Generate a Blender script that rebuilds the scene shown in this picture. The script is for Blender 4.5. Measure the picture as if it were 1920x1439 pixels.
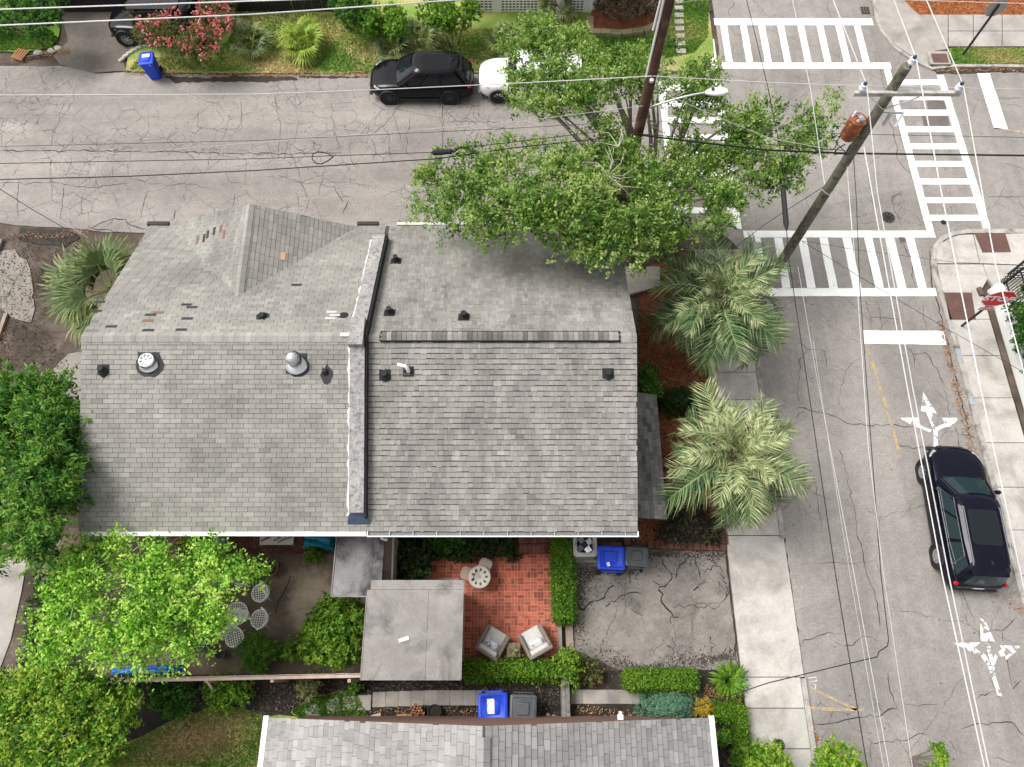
import bpy, math, random
import numpy as np
from mathutils import Vector, Matrix
R = math.radians
for o in list(bpy.data.objects):
    bpy.data.objects.remove(o)
SC = bpy.context.scene
COL = SC.collection
# ------------------------------------------------------------------ camera, sky, sun, exposure
FOC, TILT, CAMZ = 1330.0, R(22.5), 24.8
cd = bpy.data.cameras.new('camera')
cam = bpy.data.objects.new('camera', cd)
COL.objects.link(cam)
cd.sensor_width = 36
cd.lens = FOC / 1920 * 36
cd.clip_end = 1000
cam.location = (0, 0, CAMZ)
cam.rotation_euler = (TILT, 0, 0)
SC.camera = cam

SUN_EL, SUN_AZ = R(57), R(289)          # azimuth clockwise from +Y: soft light out of the north west
wd = bpy.data.worlds.new('World')
SC.world = wd
wd.use_nodes = True
wn = wd.node_tree.nodes
wl = wd.node_tree.links
for n in list(wn):
    wn.remove(n)
w_out = wn.new('ShaderNodeOutputWorld')
w_bg = wn.new('ShaderNodeBackground')
w_sky = wn.new('ShaderNodeTexSky')
w_sky.sky_type = 'NISHITA'
w_sky.sun_disc = False
w_sky.sun_elevation = SUN_EL
w_sky.sun_rotation = SUN_AZ
w_sky.air_density = 1.0
w_sky.dust_density = 4.0
w_sky.ozone_density = 1.0
w_hs = wn.new('ShaderNodeHueSaturation')   # overcast: the blue is mostly veiled
w_hs.inputs['Saturation'].default_value = 0.12
wl.new(w_sky.outputs[0], w_hs.inputs['Color'])
wl.new(w_hs.outputs[0], w_bg.inputs['Color'])
w_bg.inputs['Strength'].default_value = 0.13
wl.new(w_bg.outputs[0], w_out.inputs['Surface'])
sd = bpy.data.lights.new('sun', 'SUN')
sd.energy = 1.5
sd.angle = R(26)
sd.color = (1.0, 0.965, 0.92)
sun = bpy.data.objects.new('sun', sd)
COL.objects.link(sun)
sdir = Vector((math.sin(SUN_AZ) * math.cos(SUN_EL), math.cos(SUN_AZ) * math.cos(SUN_EL), math.sin(SUN_EL)))
sun.rotation_euler = sdir.to_track_quat('Z', 'Y').to_euler()
sun.location = sdir * 60
SC.view_settings.view_transform = 'Standard'
SC.view_settings.look = 'None'
SC.view_settings.exposure = 0.87
SC.view_settings.gamma = 1.0
SC.view_settings.use_curve_mapping = False
SC.cycles.use_denoising = True
SC.cycles.max_bounces = 6
SC.cycles.diffuse_bounces = 3
SC.cycles.transparent_max_bounces = 4

# ------------------------------------------------------------------ helpers
CT, ST = math.cos(TILT), math.sin(TILT)

def P(px, py, z=0.0):
    """image pixel cast back through the camera: the place at height z that the photograph shows at pixel px,py (1920 wide)"""
    u, v = px - 960.0, py - 719.5
    den = FOC * CT + v * ST
    D = CAMZ - z
    return Vector((D * u / den, D * (FOC * ST - v * CT) / den, z))

def PL(pts, z=0.0):
    return [P(a, b, z) for a, b in pts]

def ray(px, py):
    return P(px, py, CAMZ - 1.0) - Vector((0, 0, CAMZ))

def on_plane(px, py, p0, n):
    d = ray(px, py)
    o = Vector((0, 0, CAMZ))
    return o + d * ((p0 - o).dot(n) / d.dot(n))

rng = random.Random(7)
NR = np.random.default_rng(11)

def tag(o, label=None, cat=None, group=None, kind=None):
    if label: o['label'] = label
    if cat: o['category'] = cat
    if group: o['group'] = group
    if kind: o['kind'] = kind
    return o

def T(name, label, cat, loc=(0, 0, 0), group=None, rz=0.0):
    o = bpy.data.objects.new(name, None)
    o.empty_display_size = 0.2
    o.location = loc
    o.rotation_euler = (0, 0, rz)
    COL.objects.link(o)
    return tag(o, label, cat, group)

def wloc(o):
    p = Vector((0, 0, 0))
    while o is not None:
        p += o.location
        o = o.parent
    return p

def link(name, me, parent=None):
    o = bpy.data.objects.new(name, me)
    COL.objects.link(o)
    if parent is not None:
        o.parent = parent
    return o

def dup(root, loc=None, rz=None, label=None, group=None):
    r = root.copy()
    COL.objects.link(r)
    if loc is not None: r.location = loc
    if rz is not None: r.rotation_euler = (0, 0, rz)
    if label: r['label'] = label
    if group: r['group'] = group
    for ch in list(root.children):
        c = ch.copy()
        COL.objects.link(c)
        c.parent = r
        for g in list(ch.children):
            d = g.copy()
            COL.objects.link(d)
            d.parent = c
    return r

class MB:
    def __init__(s):
        s.v, s.f, s.m, s.t = [], [], [], []
        s.mi, s.tone = 0, 0.5
    def add(s, vs, fs):
        b = len(s.v)
        s.v.extend([tuple(v) for v in vs])
        for f in fs:
            s.f.append([b + i for i in f])
            s.m.append(s.mi)
            s.t.append(s.tone)
        return s
    def poly(s, pts):
        return s.add(pts, [list(range(len(pts)))])
    def quad(s, a, b, c, d):
        return s.add([a, b, c, d], [[0, 1, 2, 3]])
    def prism(s, pts, z0, z1, bottom=False):
        n = len(pts)
        a = sum(pts[i][0] * pts[(i + 1) % n][1] - pts[(i + 1) % n][0] * pts[i][1] for i in range(n))
        if a < 0: pts = list(pts)[::-1]
        vs = [(p[0], p[1], z0) for p in pts] + [(p[0], p[1], z1) for p in pts]
        fs = [[i, (i + 1) % n, n + (i + 1) % n, n + i] for i in range(n)] + [list(range(n, 2 * n))]
        if bottom: fs.append(list(range(n - 1, -1, -1)))
        return s.add(vs, fs)
    def box(s, c, d, rz=0.0, M=None):
        x, y, z = d[0] / 2, d[1] / 2, d[2] / 2
        vs = [Vector((a, b, e)) for e in (-z, z) for a, b in ((-x, -y), (x, -y), (x, y), (-x, y))]
        if M is None:
            M = Matrix.Rotation(rz, 3, 'Z')
        vs = [M @ v + Vector(c) for v in vs]
        return s.add(vs, [[3, 2, 1, 0], [4, 5, 6, 7], [0, 1, 5, 4], [1, 2, 6, 5], [2, 3, 7, 6], [3, 0, 4, 7]])
    def bar(s, a, b, w, h=None, up=(0, 0, 1)):
        a, b = Vector(a), Vector(b)
        h = h or w
        d = (b - a)
        L = d.length
        if L < 1e-6: return s
        x = d / L
        upv = Vector(up)
        if abs(x.dot(upv)) > 0.99: upv = Vector((0, 1, 0))
        y = upv.cross(x).normalized()
        z = x.cross(y)
        M = Matrix((x, y, z)).transposed()
        return s.box((a + b) / 2, (L, w, h), M=M)
    def loft(s, rings, cap0=True, cap1=True, closed=True):
        n = len(rings[0])
        vs = [p for r in rings for p in r]
        fs = []
        for k in range(len(rings) - 1):
            for i in range(n if closed else n - 1):
                j = (i + 1) % n
                fs.append([k * n + i, k * n + j, (k + 1) * n + j, (k + 1) * n + i])
        if cap0: fs.append(list(range(n - 1, -1, -1)))
        if cap1: fs.append([(len(rings) - 1) * n + i for i in range(n)])
        return s.add(vs, fs)
    def tube(s, pts, r, n=6, caps=True):
        pts = [Vector(p) for p in pts]
        rings = []
        t0 = (pts[1] - pts[0]).normalized()
        ref = Vector((0, 0, 1)) if abs(t0.z) < 0.9 else Vector((1, 0, 0))
        x = t0.cross(ref).normalized()
        for i, p in enumerate(pts):
            t = (pts[min(i + 1, len(pts) - 1)] - pts[max(i - 1, 0)])
            if t.length < 1e-9: t = t0
            t.normalize()
            x = (x - t * x.dot(t))
            if x.length < 1e-6: x = t.orthogonal()
            x.normalize()
            y = t.cross(x)
            rr = r[i] if isinstance(r, (list, tuple)) else r
            rings.append([p + (x * math.cos(2 * math.pi * k / n) + y * math.sin(2 * math.pi * k / n)) * rr for k in range(n)])
        return s.loft(rings, caps, caps)
    def lathe(s, prof, c=(0, 0, 0), n=20, cap0=False, cap1=True, axis='Z'):
        c = Vector(c)
        rings = []
        for r, z in prof:
            ring = []
            for k in range(n):
                a = 2 * math.pi * k / n
                if axis == 'Z': q = Vector((r * math.cos(a), r * math.sin(a), z))
                elif axis == 'Y': q = Vector((r * math.sin(a), z, r * math.cos(a)))
                else: q = Vector((z, r * math.cos(a), r * math.sin(a)))
                ring.append(c + q)
            rings.append(ring)
        return s.loft(rings, cap0, cap1)
    def rbox(s, c, d, r=0.03, seg=3, M=None, top=None):
        """box with rounded upright edges and softened top/bottom; top = (sx, sy) taper"""
        tx, ty = top or (1, 1)
        e = min(r, d[2] * 0.4) * 0.7
        M = M or Matrix.Identity(3)
        rings = []
        for z, k, ins in ((-d[2] / 2, 0, e), (-d[2] / 2 + e, 0.1, 0), (d[2] / 2 - e, 0.95, 0), (d[2] / 2, 1, e)):
            sx, sy = 1 + (tx - 1) * k, 1 + (ty - 1) * k
            rings.append([M @ Vector((p[0], p[1], z)) + Vector(c) for p in rrect(d[0] * sx - 2 * ins, d[1] * sy - 2 * ins, max(r - ins * 0.5, 0.005), seg)])
        return s.loft(rings)
    def mesh(s, name, mats, smooth=None, off=None):
        me = bpy.data.meshes.new(name)
        vs = s.v
        if off is not None:
            vs = [(a - off[0], b - off[1], c - off[2]) for a, b, c in vs]
        me.from_pydata(vs, [], s.f)
        for m in (mats if isinstance(mats, (list, tuple)) else [mats]):
            me.materials.append(m)
        me.polygons.foreach_set('material_index', s.m)
        at = me.attributes.new('tone', 'FLOAT', 'FACE')
        at.data.foreach_set('value', s.t)
        if smooth is not None:
            me.polygons.foreach_set('use_smooth', [True] * len(me.polygons))
            me.update()
            try: me.set_sharp_from_angle(angle=R(smooth))
            except Exception: pass
        me.update()
        return me
    def build(s, name, mats, parent=None, smooth=None, local=False, kind=None):
        off = None if (parent is None or local) else wloc(parent)
        o = link(name, s.mesh(name, mats, smooth, off), parent)
        if kind: o['kind'] = kind
        return o
    def build_at(s, name, mats, loc, smooth=None):
        o = link(name, s.mesh(name, mats, smooth, loc))
        o.location = loc
        return o

def rrect(w, d, r, seg=3):
    r = min(r, w / 2 - 1e-4, d / 2 - 1e-4)
    out = []
    for cx, cy, a0 in ((w / 2 - r, d / 2 - r, 0), (-w / 2 + r, d / 2 - r, 90), (-w / 2 + r, -d / 2 + r, 180), (w / 2 - r, -d / 2 + r, 270)):
        for k in range(seg + 1):
            a = R(a0 + 90 * k / seg)
            out.append((cx + r * math.cos(a), cy + r * math.sin(a)))
    return out

# ------------------------------------------------------------------ materials
def nodes_of(name):
    m = bpy.data.materials.new(name)
    m.use_nodes = True
    nt = m.node_tree
    b = nt.nodes['Principled BSDF']
    return m, nt, b

def nd(nt, typ, **kw):
    n = nt.nodes.new(typ)
    for k, v in kw.items():
        setattr(n, k, v)
    return n

def noise(nt, co, scale, detail=5.0, rough=0.6, dist=0.0):
    n = nd(nt, 'ShaderNodeTexNoise')
    n.inputs['Scale'].default_value = scale
    n.inputs['Detail'].default_value = detail
    n.inputs['Roughness'].default_value = rough
    n.inputs['Distortion'].default_value = dist
    if co is not None: nt.links.new(co, n.inputs['Vector'])
    return n.outputs['Fac']

def ramp(nt, fac, stops):
    n = nd(nt, 'ShaderNodeValToRGB')
    cr = n.color_ramp
    while len(cr.elements) < len(stops): cr.elements.new(0.5)
    for e, (p, c) in zip(cr.elements, stops):
        e.position = p
        e.color = (c[0], c[1], c[2], 1) if isinstance(c, (tuple, list)) else (c, c, c, 1)
    if fac is not None: nt.links.new(fac, n.inputs['Fac'])
    return n.outputs['Color']

def mixc(nt, fac, a, b, mode='MIX'):
    n = nd(nt, 'ShaderNodeMix', data_type='RGBA', blend_type=mode)
    for sock, val in ((n.inputs[0], fac), (n.inputs[6], a), (n.inputs[7], b)):
        if hasattr(val, 'is_output') or isinstance(val, bpy.types.NodeSocket): nt.links.new(val, sock)
        elif isinstance(val, (int, float)) and sock.type == 'VALUE': sock.default_value = val
        elif isinstance(val, (int, float)): sock.default_value = (val, val, val, 1)
        else: sock.default_value = (val[0], val[1], val[2], 1)
    return n.outputs[2]

def math_n(nt, op, a, b=0.0):
    n = nd(nt, 'ShaderNodeMath', operation=op)
    for sock, val in ((n.inputs[0], a), (n.inputs[1], b)):
        if isinstance(val, bpy.types.NodeSocket): nt.links.new(val, sock)
        else: sock.default_value = val
    return n.outputs[0]

def bump(nt, b, h, strength=0.3, dist=0.01):
    n = nd(nt, 'ShaderNodeBump')
    n.inputs['Strength'].default_value = strength
    n.inputs['Distance'].default_value = dist
    nt.links.new(h, n.inputs['Height'])
    nt.links.new(n.outputs[0], b.inputs['Normal'])

def coords(nt):
    return nd(nt, 'ShaderNodeNewGeometry').outputs['Position']

def stretched(nt, co, s):
    n = nd(nt, 'ShaderNodeVectorMath', operation='MULTIPLY')
    nt.links.new(co, n.inputs[0])
    n.inputs[1].default_value = s
    return n.outputs[0]

def scol(c, k):
    return (min(c[0] * k, 1), min(c[1] * k, 1), min(c[2] * k, 1))

def mk(name, c, var=0.18, scale=3.0, fine=60.0, fvar=0.12, rough=0.8, metal=0.0, bmp=0.15, stain=None, tone=None, tvar=0.3, spec=0.35, coat=0.0, streak=None):
    """worn surface: base colour, broad variation, fine grain, optional stain colour and optional per-piece tone"""
    m, nt, b = nodes_of(name)
    co = coords(nt)
    n1 = noise(nt, co, scale, 5, 0.62)
    col = ramp(nt, n1, [(0.28, scol(c, 1 - var)), (0.72, scol(c, 1 + var))])
    if stain:
        n3 = noise(nt, co, stain[1], 6, 0.65, 0.4)
        f = ramp(nt, n3, [(stain[2], 0.0), (stain[3], 1.0)])
        col = mixc(nt, f, col, stain[0])
    if streak:
        f = ramp(nt, noise(nt, stretched(nt, co, streak[0]), 1.0, 5, 0.7), [(0.38, 1 - streak[1]), (0.62, 1 + streak[1] * 0.6)])
        col = mixc(nt, 1.0, col, f, 'MULTIPLY')
    n2 = noise(nt, co, fine, 3, 0.7)
    g = ramp(nt, n2, [(0.25, 1 - fvar), (0.75, 1 + fvar)])
    col = mixc(nt, 1.0, col, g, 'MULTIPLY')
    if tone:
        if tone == 'obj':
            sep = nd(nt, 'ShaderNodeObjectInfo').outputs['Color']
            s2 = nd(nt, 'ShaderNodeSeparateColor')
            nt.links.new(sep, s2.inputs[0])
            tv = s2.outputs[0]
        else:
            a = nd(nt, 'ShaderNodeAttribute', attribute_name='tone')
            tv = a.outputs['Fac']
        tr = ramp(nt, tv, [(0, 1 - tvar), (1, 1 + tvar)])
        col = mixc(nt, 1.0, col, tr, 'MULTIPLY')
    nt.links.new(col, b.inputs['Base Color'])
    b.inputs['Roughness'].default_value = rough
    b.inputs['Metallic'].default_value = metal
    b.inputs['Specular IOR Level'].default_value = spec
    if coat: b.inputs['Coat Weight'].default_value = coat
    if bmp: bump(nt, b, n2, bmp, 0.01)
    return m

def leafmat(name, stops, trans=0.38, rough=0.55):
    m, nt, b = nodes_of(name)
    a = nd(nt, 'ShaderNodeAttribute', attribute_name='tone')
    col = ramp(nt, a.outputs['Fac'], stops)
    nt.links.new(col, b.inputs['Base Color'])
    b.inputs['Roughness'].default_value = rough
    b.inputs['Specular IOR Level'].default_value = 0.25
    t = nd(nt, 'ShaderNodeBsdfTranslucent')
    nt.links.new(mixc(nt, 1.0, col, (1.3, 1.35, 0.7), 'MULTIPLY'), t.inputs['Color'])
    mx = nd(nt, 'ShaderNodeMixShader')
    mx.inputs[0].default_value = trans
    nt.links.new(b.outputs[0], mx.inputs[1])
    nt.links.new(t.outputs[0], mx.inputs[2])
    nt.links.new(mx.outputs[0], nt.nodes['Material Output'].inputs['Surface'])
    return m

def crackmask(nt, co, scale, width, wob=0.35, wscale=2.2):
    nz = nd(nt, 'ShaderNodeTexNoise')
    nz.inputs['Scale'].default_value = wscale
    nz.inputs['Detail'].default_value = 6
    nz.inputs['Roughness'].default_value = 0.65
    nt.links.new(co, nz.inputs['Vector'])
    mp = nd(nt, 'ShaderNodeVectorMath', operation='MULTIPLY_ADD')
    nt.links.new(nz.outputs['Color'], mp.inputs[0])
    mp.inputs[1].default_value = (wob, wob, 0)
    nt.links.new(co, mp.inputs[2])
    v = nd(nt, 'ShaderNodeTexVoronoi', feature='DISTANCE_TO_EDGE', voronoi_dimensions='2D')
    v.inputs['Scale'].default_value = scale
    nt.links.new(mp.outputs[0], v.inputs['Vector'])
    return ramp(nt, v.outputs['Distance'], [(0.0, 1.0), (width, 0.0)])

def asphalt(name, c, cr=((0.45, 0.006, 0.50, 0.58), (1.6, 0.016, 0.56, 0.62)), stain=((0.15, 0.145, 0.14), 0.35, 0.5, 0.75), dark=(0.035, 0.033, 0.03), lane=None):
    m, nt, b = nodes_of(name)
    co = coords(nt)
    n1 = noise(nt, co, 0.6, 6, 0.65)
    col = ramp(nt, n1, [(0.3, scol(c, 0.88)), (0.7, scol(c, 1.1))])
    if stain:
        n3 = noise(nt, co, stain[1], 6, 0.7, 0.3)
        col = mixc(nt, ramp(nt, n3, [(stain[2], 0.0), (stain[3], 0.85)]), col, stain[0])
    if lane:
        col = mixc(nt, 1.0, col, ramp(nt, noise(nt, stretched(nt, co, lane), 1.0, 4, 0.6), [(0.32, 0.84), (0.68, 1.12)]), 'MULTIPLY')
        pt = nd(nt, 'ShaderNodeTexVoronoi', voronoi_dimensions='2D')
        pt.inputs['Scale'].default_value = 0.22
        nt.links.new(stretched(nt, co, (1, 1.4, 1)), pt.inputs['Vector'])
        sp = nd(nt, 'ShaderNodeSeparateColor')
        nt.links.new(pt.outputs['Color'], sp.inputs[0])
        col = mixc(nt, 1.0, col, ramp(nt, sp.outputs[0], [(0.0, 0.92), (1.0, 1.07)]), 'MULTIPLY')
    n2 = noise(nt, co, 13, 5, 0.85)
    col = mixc(nt, 1.0, col, ramp(nt, n2, [(0.25, 0.62), (0.75, 1.36)]), 'MULTIPLY')
    n4 = noise(nt, co, 3.1, 4, 0.7)
    col = mixc(nt, 1.0, col, ramp(nt, n4, [(0.3, 0.90), (0.7, 1.09)]), 'MULTIPLY')
    # spots of tar, gum and leaves
    vs = nd(nt, 'ShaderNodeTexVoronoi', voronoi_dimensions='2D')
    vs.inputs['Scale'].default_value = 1.15
    vs.inputs['Randomness'].default_value = 1.0
    nt.links.new(co, vs.inputs['Vector'])
    col = mixc(nt, math_n(nt, 'MULTIPLY', ramp(nt, vs.outputs['Distance'], [(0.02, 0.8), (0.045, 0.0)]), ramp(nt, noise(nt, co, 1.9, 2, 0.5), [(0.5, 0.0), (0.6, 1.0)])), col, (0.05, 0.045, 0.04))
    hs = None
    for sc, wdt, a, e in cr:
        k = crackmask(nt, co, sc, wdt)
        msk = ramp(nt, noise(nt, co, 0.23 if sc < 1 else 0.3, 3, 0.5), [(a, 0.0), (e, 0.9)])
        k = math_n(nt, 'MULTIPLY', k, msk)
        k = math_n(nt, 'MULTIPLY', k, ramp(nt, noise(nt, co, 1.3, 4, 0.7), [(0.40, 0.12), (0.56, 1.0)]))
        col = mixc(nt, k, col, dark)
        hs = k if hs is None else math_n(nt, 'MAXIMUM', hs, k)
    nt.links.new(col, b.inputs['Base Color'])
    b.inputs['Roughness'].default_value = 0.88
    b.inputs['Specular IOR Level'].default_value = 0.25
    h = math_n(nt, 'SUBTRACT', math_n(nt, 'MULTIPLY', n2, 0.5), hs)
    bump(nt, b, h, 0.35, 0.012)
    return m

def multi(name, stops, scale=0.6, fine=25, fvar=0.3, rough=0.9, dist=0.3, bmp=0.5, det=7):
    m, nt, b = nodes_of(name)
    co = coords(nt)
    col = ramp(nt, noise(nt, co, scale, det, 0.68, dist), stops)
    n2 = noise(nt, co, fine, 4, 0.75)
    col = mixc(nt, 1.0, col, ramp(nt, n2, [(0.25, 1 - fvar), (0.75, 1 + fvar)]), 'MULTIPLY')
    nt.links.new(col, b.inputs['Base Color'])
    b.inputs['Roughness'].default_value = rough
    b.inputs['Specular IOR Level'].default_value = 0.2
    bump(nt, b, n2, bmp, 0.03)
    return m

def glassy(name, c=(0.01, 0.013, 0.016), rough=0.06):
    m, nt, b = nodes_of(name)
    b.inputs['Base Color'].default_value = (*c, 1)
    b.inputs['Roughness'].default_value = rough
    b.inputs['Specular IOR Level'].default_value = 0.3
    return m

def paint(name, c, rough=0.2, flake=0.15):
    m, nt, b = nodes_of(name)
    co = coords(nt)
    col = ramp(nt, noise(nt, co, 4, 5, 0.6), [(0.3, scol(c, 1 - flake)), (0.7, scol(c, 1 + flake))])
    nt.links.new(col, b.inputs['Base Color'])
    r = ramp(nt, noise(nt, co, 9, 5, 0.6), [(0.3, rough * 0.7), (0.75, rough * 1.5)])
    nt.links.new(r, b.inputs['Roughness'])
    b.inputs['Specular IOR Level'].default_value = 0.24
    return m

M = {}
M['soil'] = multi('soil', [(0.3, (0.035, 0.027, 0.021)), (0.5, (0.085, 0.065, 0.051)), (0.68, (0.17, 0.135, 0.108))], 0.55, 16, 0.3)
M['dirt'] = mk('dirt', (0.04, 0.034, 0.029), 0.3, 3, 16, 0.3, 0.95)
M['blacksoil'] = multi('blacksoil', [(0.3, (0.018, 0.016, 0.014)), (0.55, (0.04, 0.034, 0.028)), (0.75, (0.09, 0.075, 0.06))], 1.1, 26, 0.45)
M['asphalt'] = asphalt('asphalt', (0.272, 0.247, 0.226), cr=((0.42, 0.010, 0.36, 0.46), (1.15, 0.026, 0.46, 0.51), (2.6, 0.048, 0.56, 0.62)), stain=((0.185, 0.17, 0.158), 0.25, 0.46, 0.75), lane=(0.05, 0.9, 1))
M['asphalt_side'] = asphalt('asphalt_side', (0.268, 0.246, 0.226), cr=((0.33, 0.005, 0.40, 0.5), (1.3, 0.016, 0.56, 0.61)), stain=((0.175, 0.163, 0.153), 0.3, 0.46, 0.75), lane=(0.9, 0.05, 1))
M['oldslab'] = asphalt('oldslab', (0.245, 0.222, 0.196), cr=((0.5, 0.010, 0.42, 0.5), (1.6, 0.022, 0.52, 0.57)), stain=((0.085, 0.08, 0.075), 0.6, 0.44, 0.66))
M['brokenslab'] = asphalt('brokenslab', (0.26, 0.235, 0.205), cr=((1.0, 0.03, 0.3, 0.4), (2.4, 0.03, 0.52, 0.57)), stain=((0.17, 0.145, 0.12), 0.6, 0.45, 0.65))
M['driveasph'] = asphalt('driveasph', (0.15, 0.128, 0.112), cr=((0.4, 0.004, 0.5, 0.6),), stain=((0.10, 0.088, 0.08), 0.5, 0.45, 0.7))
M['concrete'] = mk('concrete', (0.45, 0.422, 0.388), 0.14, 1.4, 16, 0.14, 0.85, stain=((0.25, 0.225, 0.195), 0.8, 0.46, 0.74), tone='attr', tvar=0.14)
M['concrete_old'] = mk('concrete_old', (0.34, 0.315, 0.285), 0.18, 1.2, 45, 0.2, 0.88, stain=((0.19, 0.175, 0.155), 0.8, 0.48, 0.75), tone='attr', tvar=0.16)
M['kerb'] = mk('kerb', (0.36, 0.34, 0.31), 0.25, 2.5, 40, 0.2, 0.88, stain=((0.12, 0.10, 0.08), 2.0, 0.5, 0.7))
def yardmat():
    m = multi('yard', [(0.3, (0.085, 0.066, 0.05)), (0.5, (0.135, 0.105, 0.08)), (0.62, (0.21, 0.165, 0.125)), (0.8, (0.33, 0.265, 0.2))], 0.45, 16, 0.2, bmp=0.2)
    nt = m.node_tree
    b = nt.nodes['Principled BSDF']
    src = b.inputs['Base Color'].links[0].from_socket
    co = coords(nt)
    c = P(588, 1118)                       # a worn pale bare spot of the yard floor
    d = nd(nt, 'ShaderNodeVectorMath', operation='DISTANCE')
    nt.links.new(stretched(nt, co, (1.0, 0.8, 0)), d.inputs[0])
    d.inputs[1].default_value = (c.x, c.y * 0.8, 0)
    k = math_n(nt, 'ADD', math_n(nt, 'MULTIPLY', d.outputs['Value'], 0.55), math_n(nt, 'MULTIPLY', noise(nt, co, 1.6, 5, 0.7), 0.9))
    nt.links.new(mixc(nt, ramp(nt, k, [(0.55, 0.95), (1.15, 0.0)]), src, (0.50, 0.40, 0.30)), b.inputs['Base Color'])
    return m
M['yard'] = yardmat()
M['mulch'] = multi('mulch', [(0.3, (0.085, 0.028, 0.014)), (0.55, (0.19, 0.066, 0.03)), (0.78, (0.30, 0.13, 0.065))], 3.0, 30, 0.5)
M['orange_mulch'] = multi('orange_mulch', [(0.3, (0.20, 0.06, 0.02)), (0.55, (0.34, 0.115, 0.04)), (0.78, (0.42, 0.19, 0.085))], 2.5, 30, 0.4)
M['lawn'] = multi('lawn', [(0.32, (0.13, 0.22, 0.04)), (0.48, (0.21, 0.29, 0.065)), (0.57, (0.36, 0.32, 0.13)), (0.7, (0.54, 0.40, 0.22))], 0.5, 20, 0.4)
M['greenlawn'] = multi('greenlawn', [(0.3, (0.075, 0.16, 0.022)), (0.55, (0.15, 0.25, 0.035)), (0.8, (0.26, 0.27, 0.08))], 0.6, 20, 0.4)
M['white_paint'] = mk('white_paint', (0.77, 0.765, 0.74), 0.07, 1.2, 14, 0.10, 0.75, bmp=0.05, stain=((0.40, 0.38, 0.365), 2.6, 0.60, 0.75))
M['yellow_paint'] = mk('yellow_paint', (0.45, 0.32, 0.14), 0.15, 3, 14, 0.2, 0.8, stain=((0.26, 0.235, 0.20), 3.0, 0.44, 0.54))
M['crack'] = mk('crack', (0.032, 0.029, 0.026), 0.3, 3, 40, 0.2, 0.95)
M['worn_arrow'] = mk('worn_arrow', (0.72, 0.72, 0.70), 0.08, 3, 14, 0.1, 0.75, stain=((0.24, 0.222, 0.205), 4.5, 0.515, 0.55))
M['tactile'] = mk('tactile', (0.115, 0.06, 0.05), 0.2, 3, 40, 0.2, 0.8)
M['iron'] = mk('iron', (0.02, 0.02, 0.021), 0.2, 4, 40, 0.2, 0.5, metal=0.3)
M['rustiron'] = mk('rustiron', (0.11, 0.08, 0.065), 0.3, 5, 40, 0.25, 0.8)
for k, s in (('shingle_tab', (0.258, 0.248, 0.224)), ('shingle_arch', (0.246, 0.234, 0.215)), ('shingle_far', (0.292, 0.281, 0.272))):
    for t in ('attr', 'obj'):
        M[k + '_' + t] = mk(k + '_' + t, s, 0.07, 0.8, 55, 0.22, 0.92, tone=t, tvar=0.5, spec=0.15, bmp=0.35, stain=((s[0] * 0.66, s[1] * 0.66, s[2] * 0.66), 0.5, 0.48, 0.8), streak=((0.5, 4.5, 1) if k == 'shingle_far' else (3.2, 0.28, 1), 0.12 if k == 'shingle_arch' else 0.07))
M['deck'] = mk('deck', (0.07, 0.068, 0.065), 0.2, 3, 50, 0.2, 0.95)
M['parapet'] = mk('parapet', (0.30, 0.285, 0.275), 0.2, 2.2, 16, 0.35, 0.92, bmp=0.5, stain=((0.115, 0.11, 0.105), 6.5, 0.48, 0.7))
M['plaster'] = mk('plaster', (0.72, 0.71, 0.67), 0.08, 4, 40, 0.12, 0.85)
M['flashing'] = mk('flashing', (0.012, 0.012, 0.014), 0.2, 4, 40, 0.2, 0.7)
M['blueflash'] = mk('blueflash', (0.05, 0.07, 0.11), 0.2, 4, 40, 0.2, 0.5)
M['white'] = mk('white', (0.78, 0.78, 0.76), 0.05, 2, 40, 0.06, 0.45, bmp=0.03)
M['offwhite'] = mk('offwhite', (0.6, 0.58, 0.53), 0.1, 3, 40, 0.1, 0.6)
M['galv'] = mk('galv', (0.62, 0.63, 0.64), 0.12, 6, 50, 0.1, 0.32, metal=0.75)
M['blackrubber'] = mk('blackrubber', (0.016, 0.016, 0.017), 0.2, 6, 60, 0.2, 0.75)
M['tar'] = mk('tar', (0.035, 0.035, 0.037), 0.25, 6, 50, 0.2, 0.8)
M['membrane_dark'] = mk('membrane_dark', (0.20, 0.192, 0.19), 0.3, 0.9, 16, 0.14, 0.7, stain=((0.035, 0.034, 0.035), 0.8, 0.44, 0.62), bmp=0.1)
M['stucco'] = mk('stucco', (0.30, 0.24, 0.185), 0.14, 1.5, 40, 0.15, 0.9, stain=((0.16, 0.13, 0.10), 1.2, 0.5, 0.8))
M['wallbrick'] = mk('wallbrick', (0.26, 0.15, 0.115), 0.25, 8, 50, 0.2, 0.9, stain=((0.33, 0.22, 0.17), 3, 0.55, 0.8))
M['membrane'] = mk('membrane', (0.245, 0.228, 0.212), 0.26, 0.8, 16, 0.14, 0.7, stain=((0.085, 0.082, 0.08), 0.75, 0.46, 0.66), bmp=0.1)
for t in ('attr', 'obj'):
    M['brick_' + t] = mk('brick_' + t, (0.44, 0.115, 0.066), 0.22, 2.0, 16, 0.2, 0.88, tone=t, tvar=0.40, stain=((0.27, 0.08, 0.055), 1.3, 0.47, 0.72))
M['mortar'] = mk('mortar', (0.52, 0.31, 0.23), 0.2, 4, 60, 0.2, 0.95)
M['darkbrick'] = mk('darkbrick', (0.145, 0.062, 0.045), 0.3, 3, 50, 0.25, 0.9, tone='attr', tvar=0.4)  # older brick; shadow at the steps is put into its dark colour
M['wood_pole'] = mk('wood_pole', (0.15, 0.142, 0.105), 0.35, 5, 60, 0.3, 0.92, stain=((0.05, 0.055, 0.03), 3.5, 0.5, 0.66), bmp=0.6)
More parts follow.
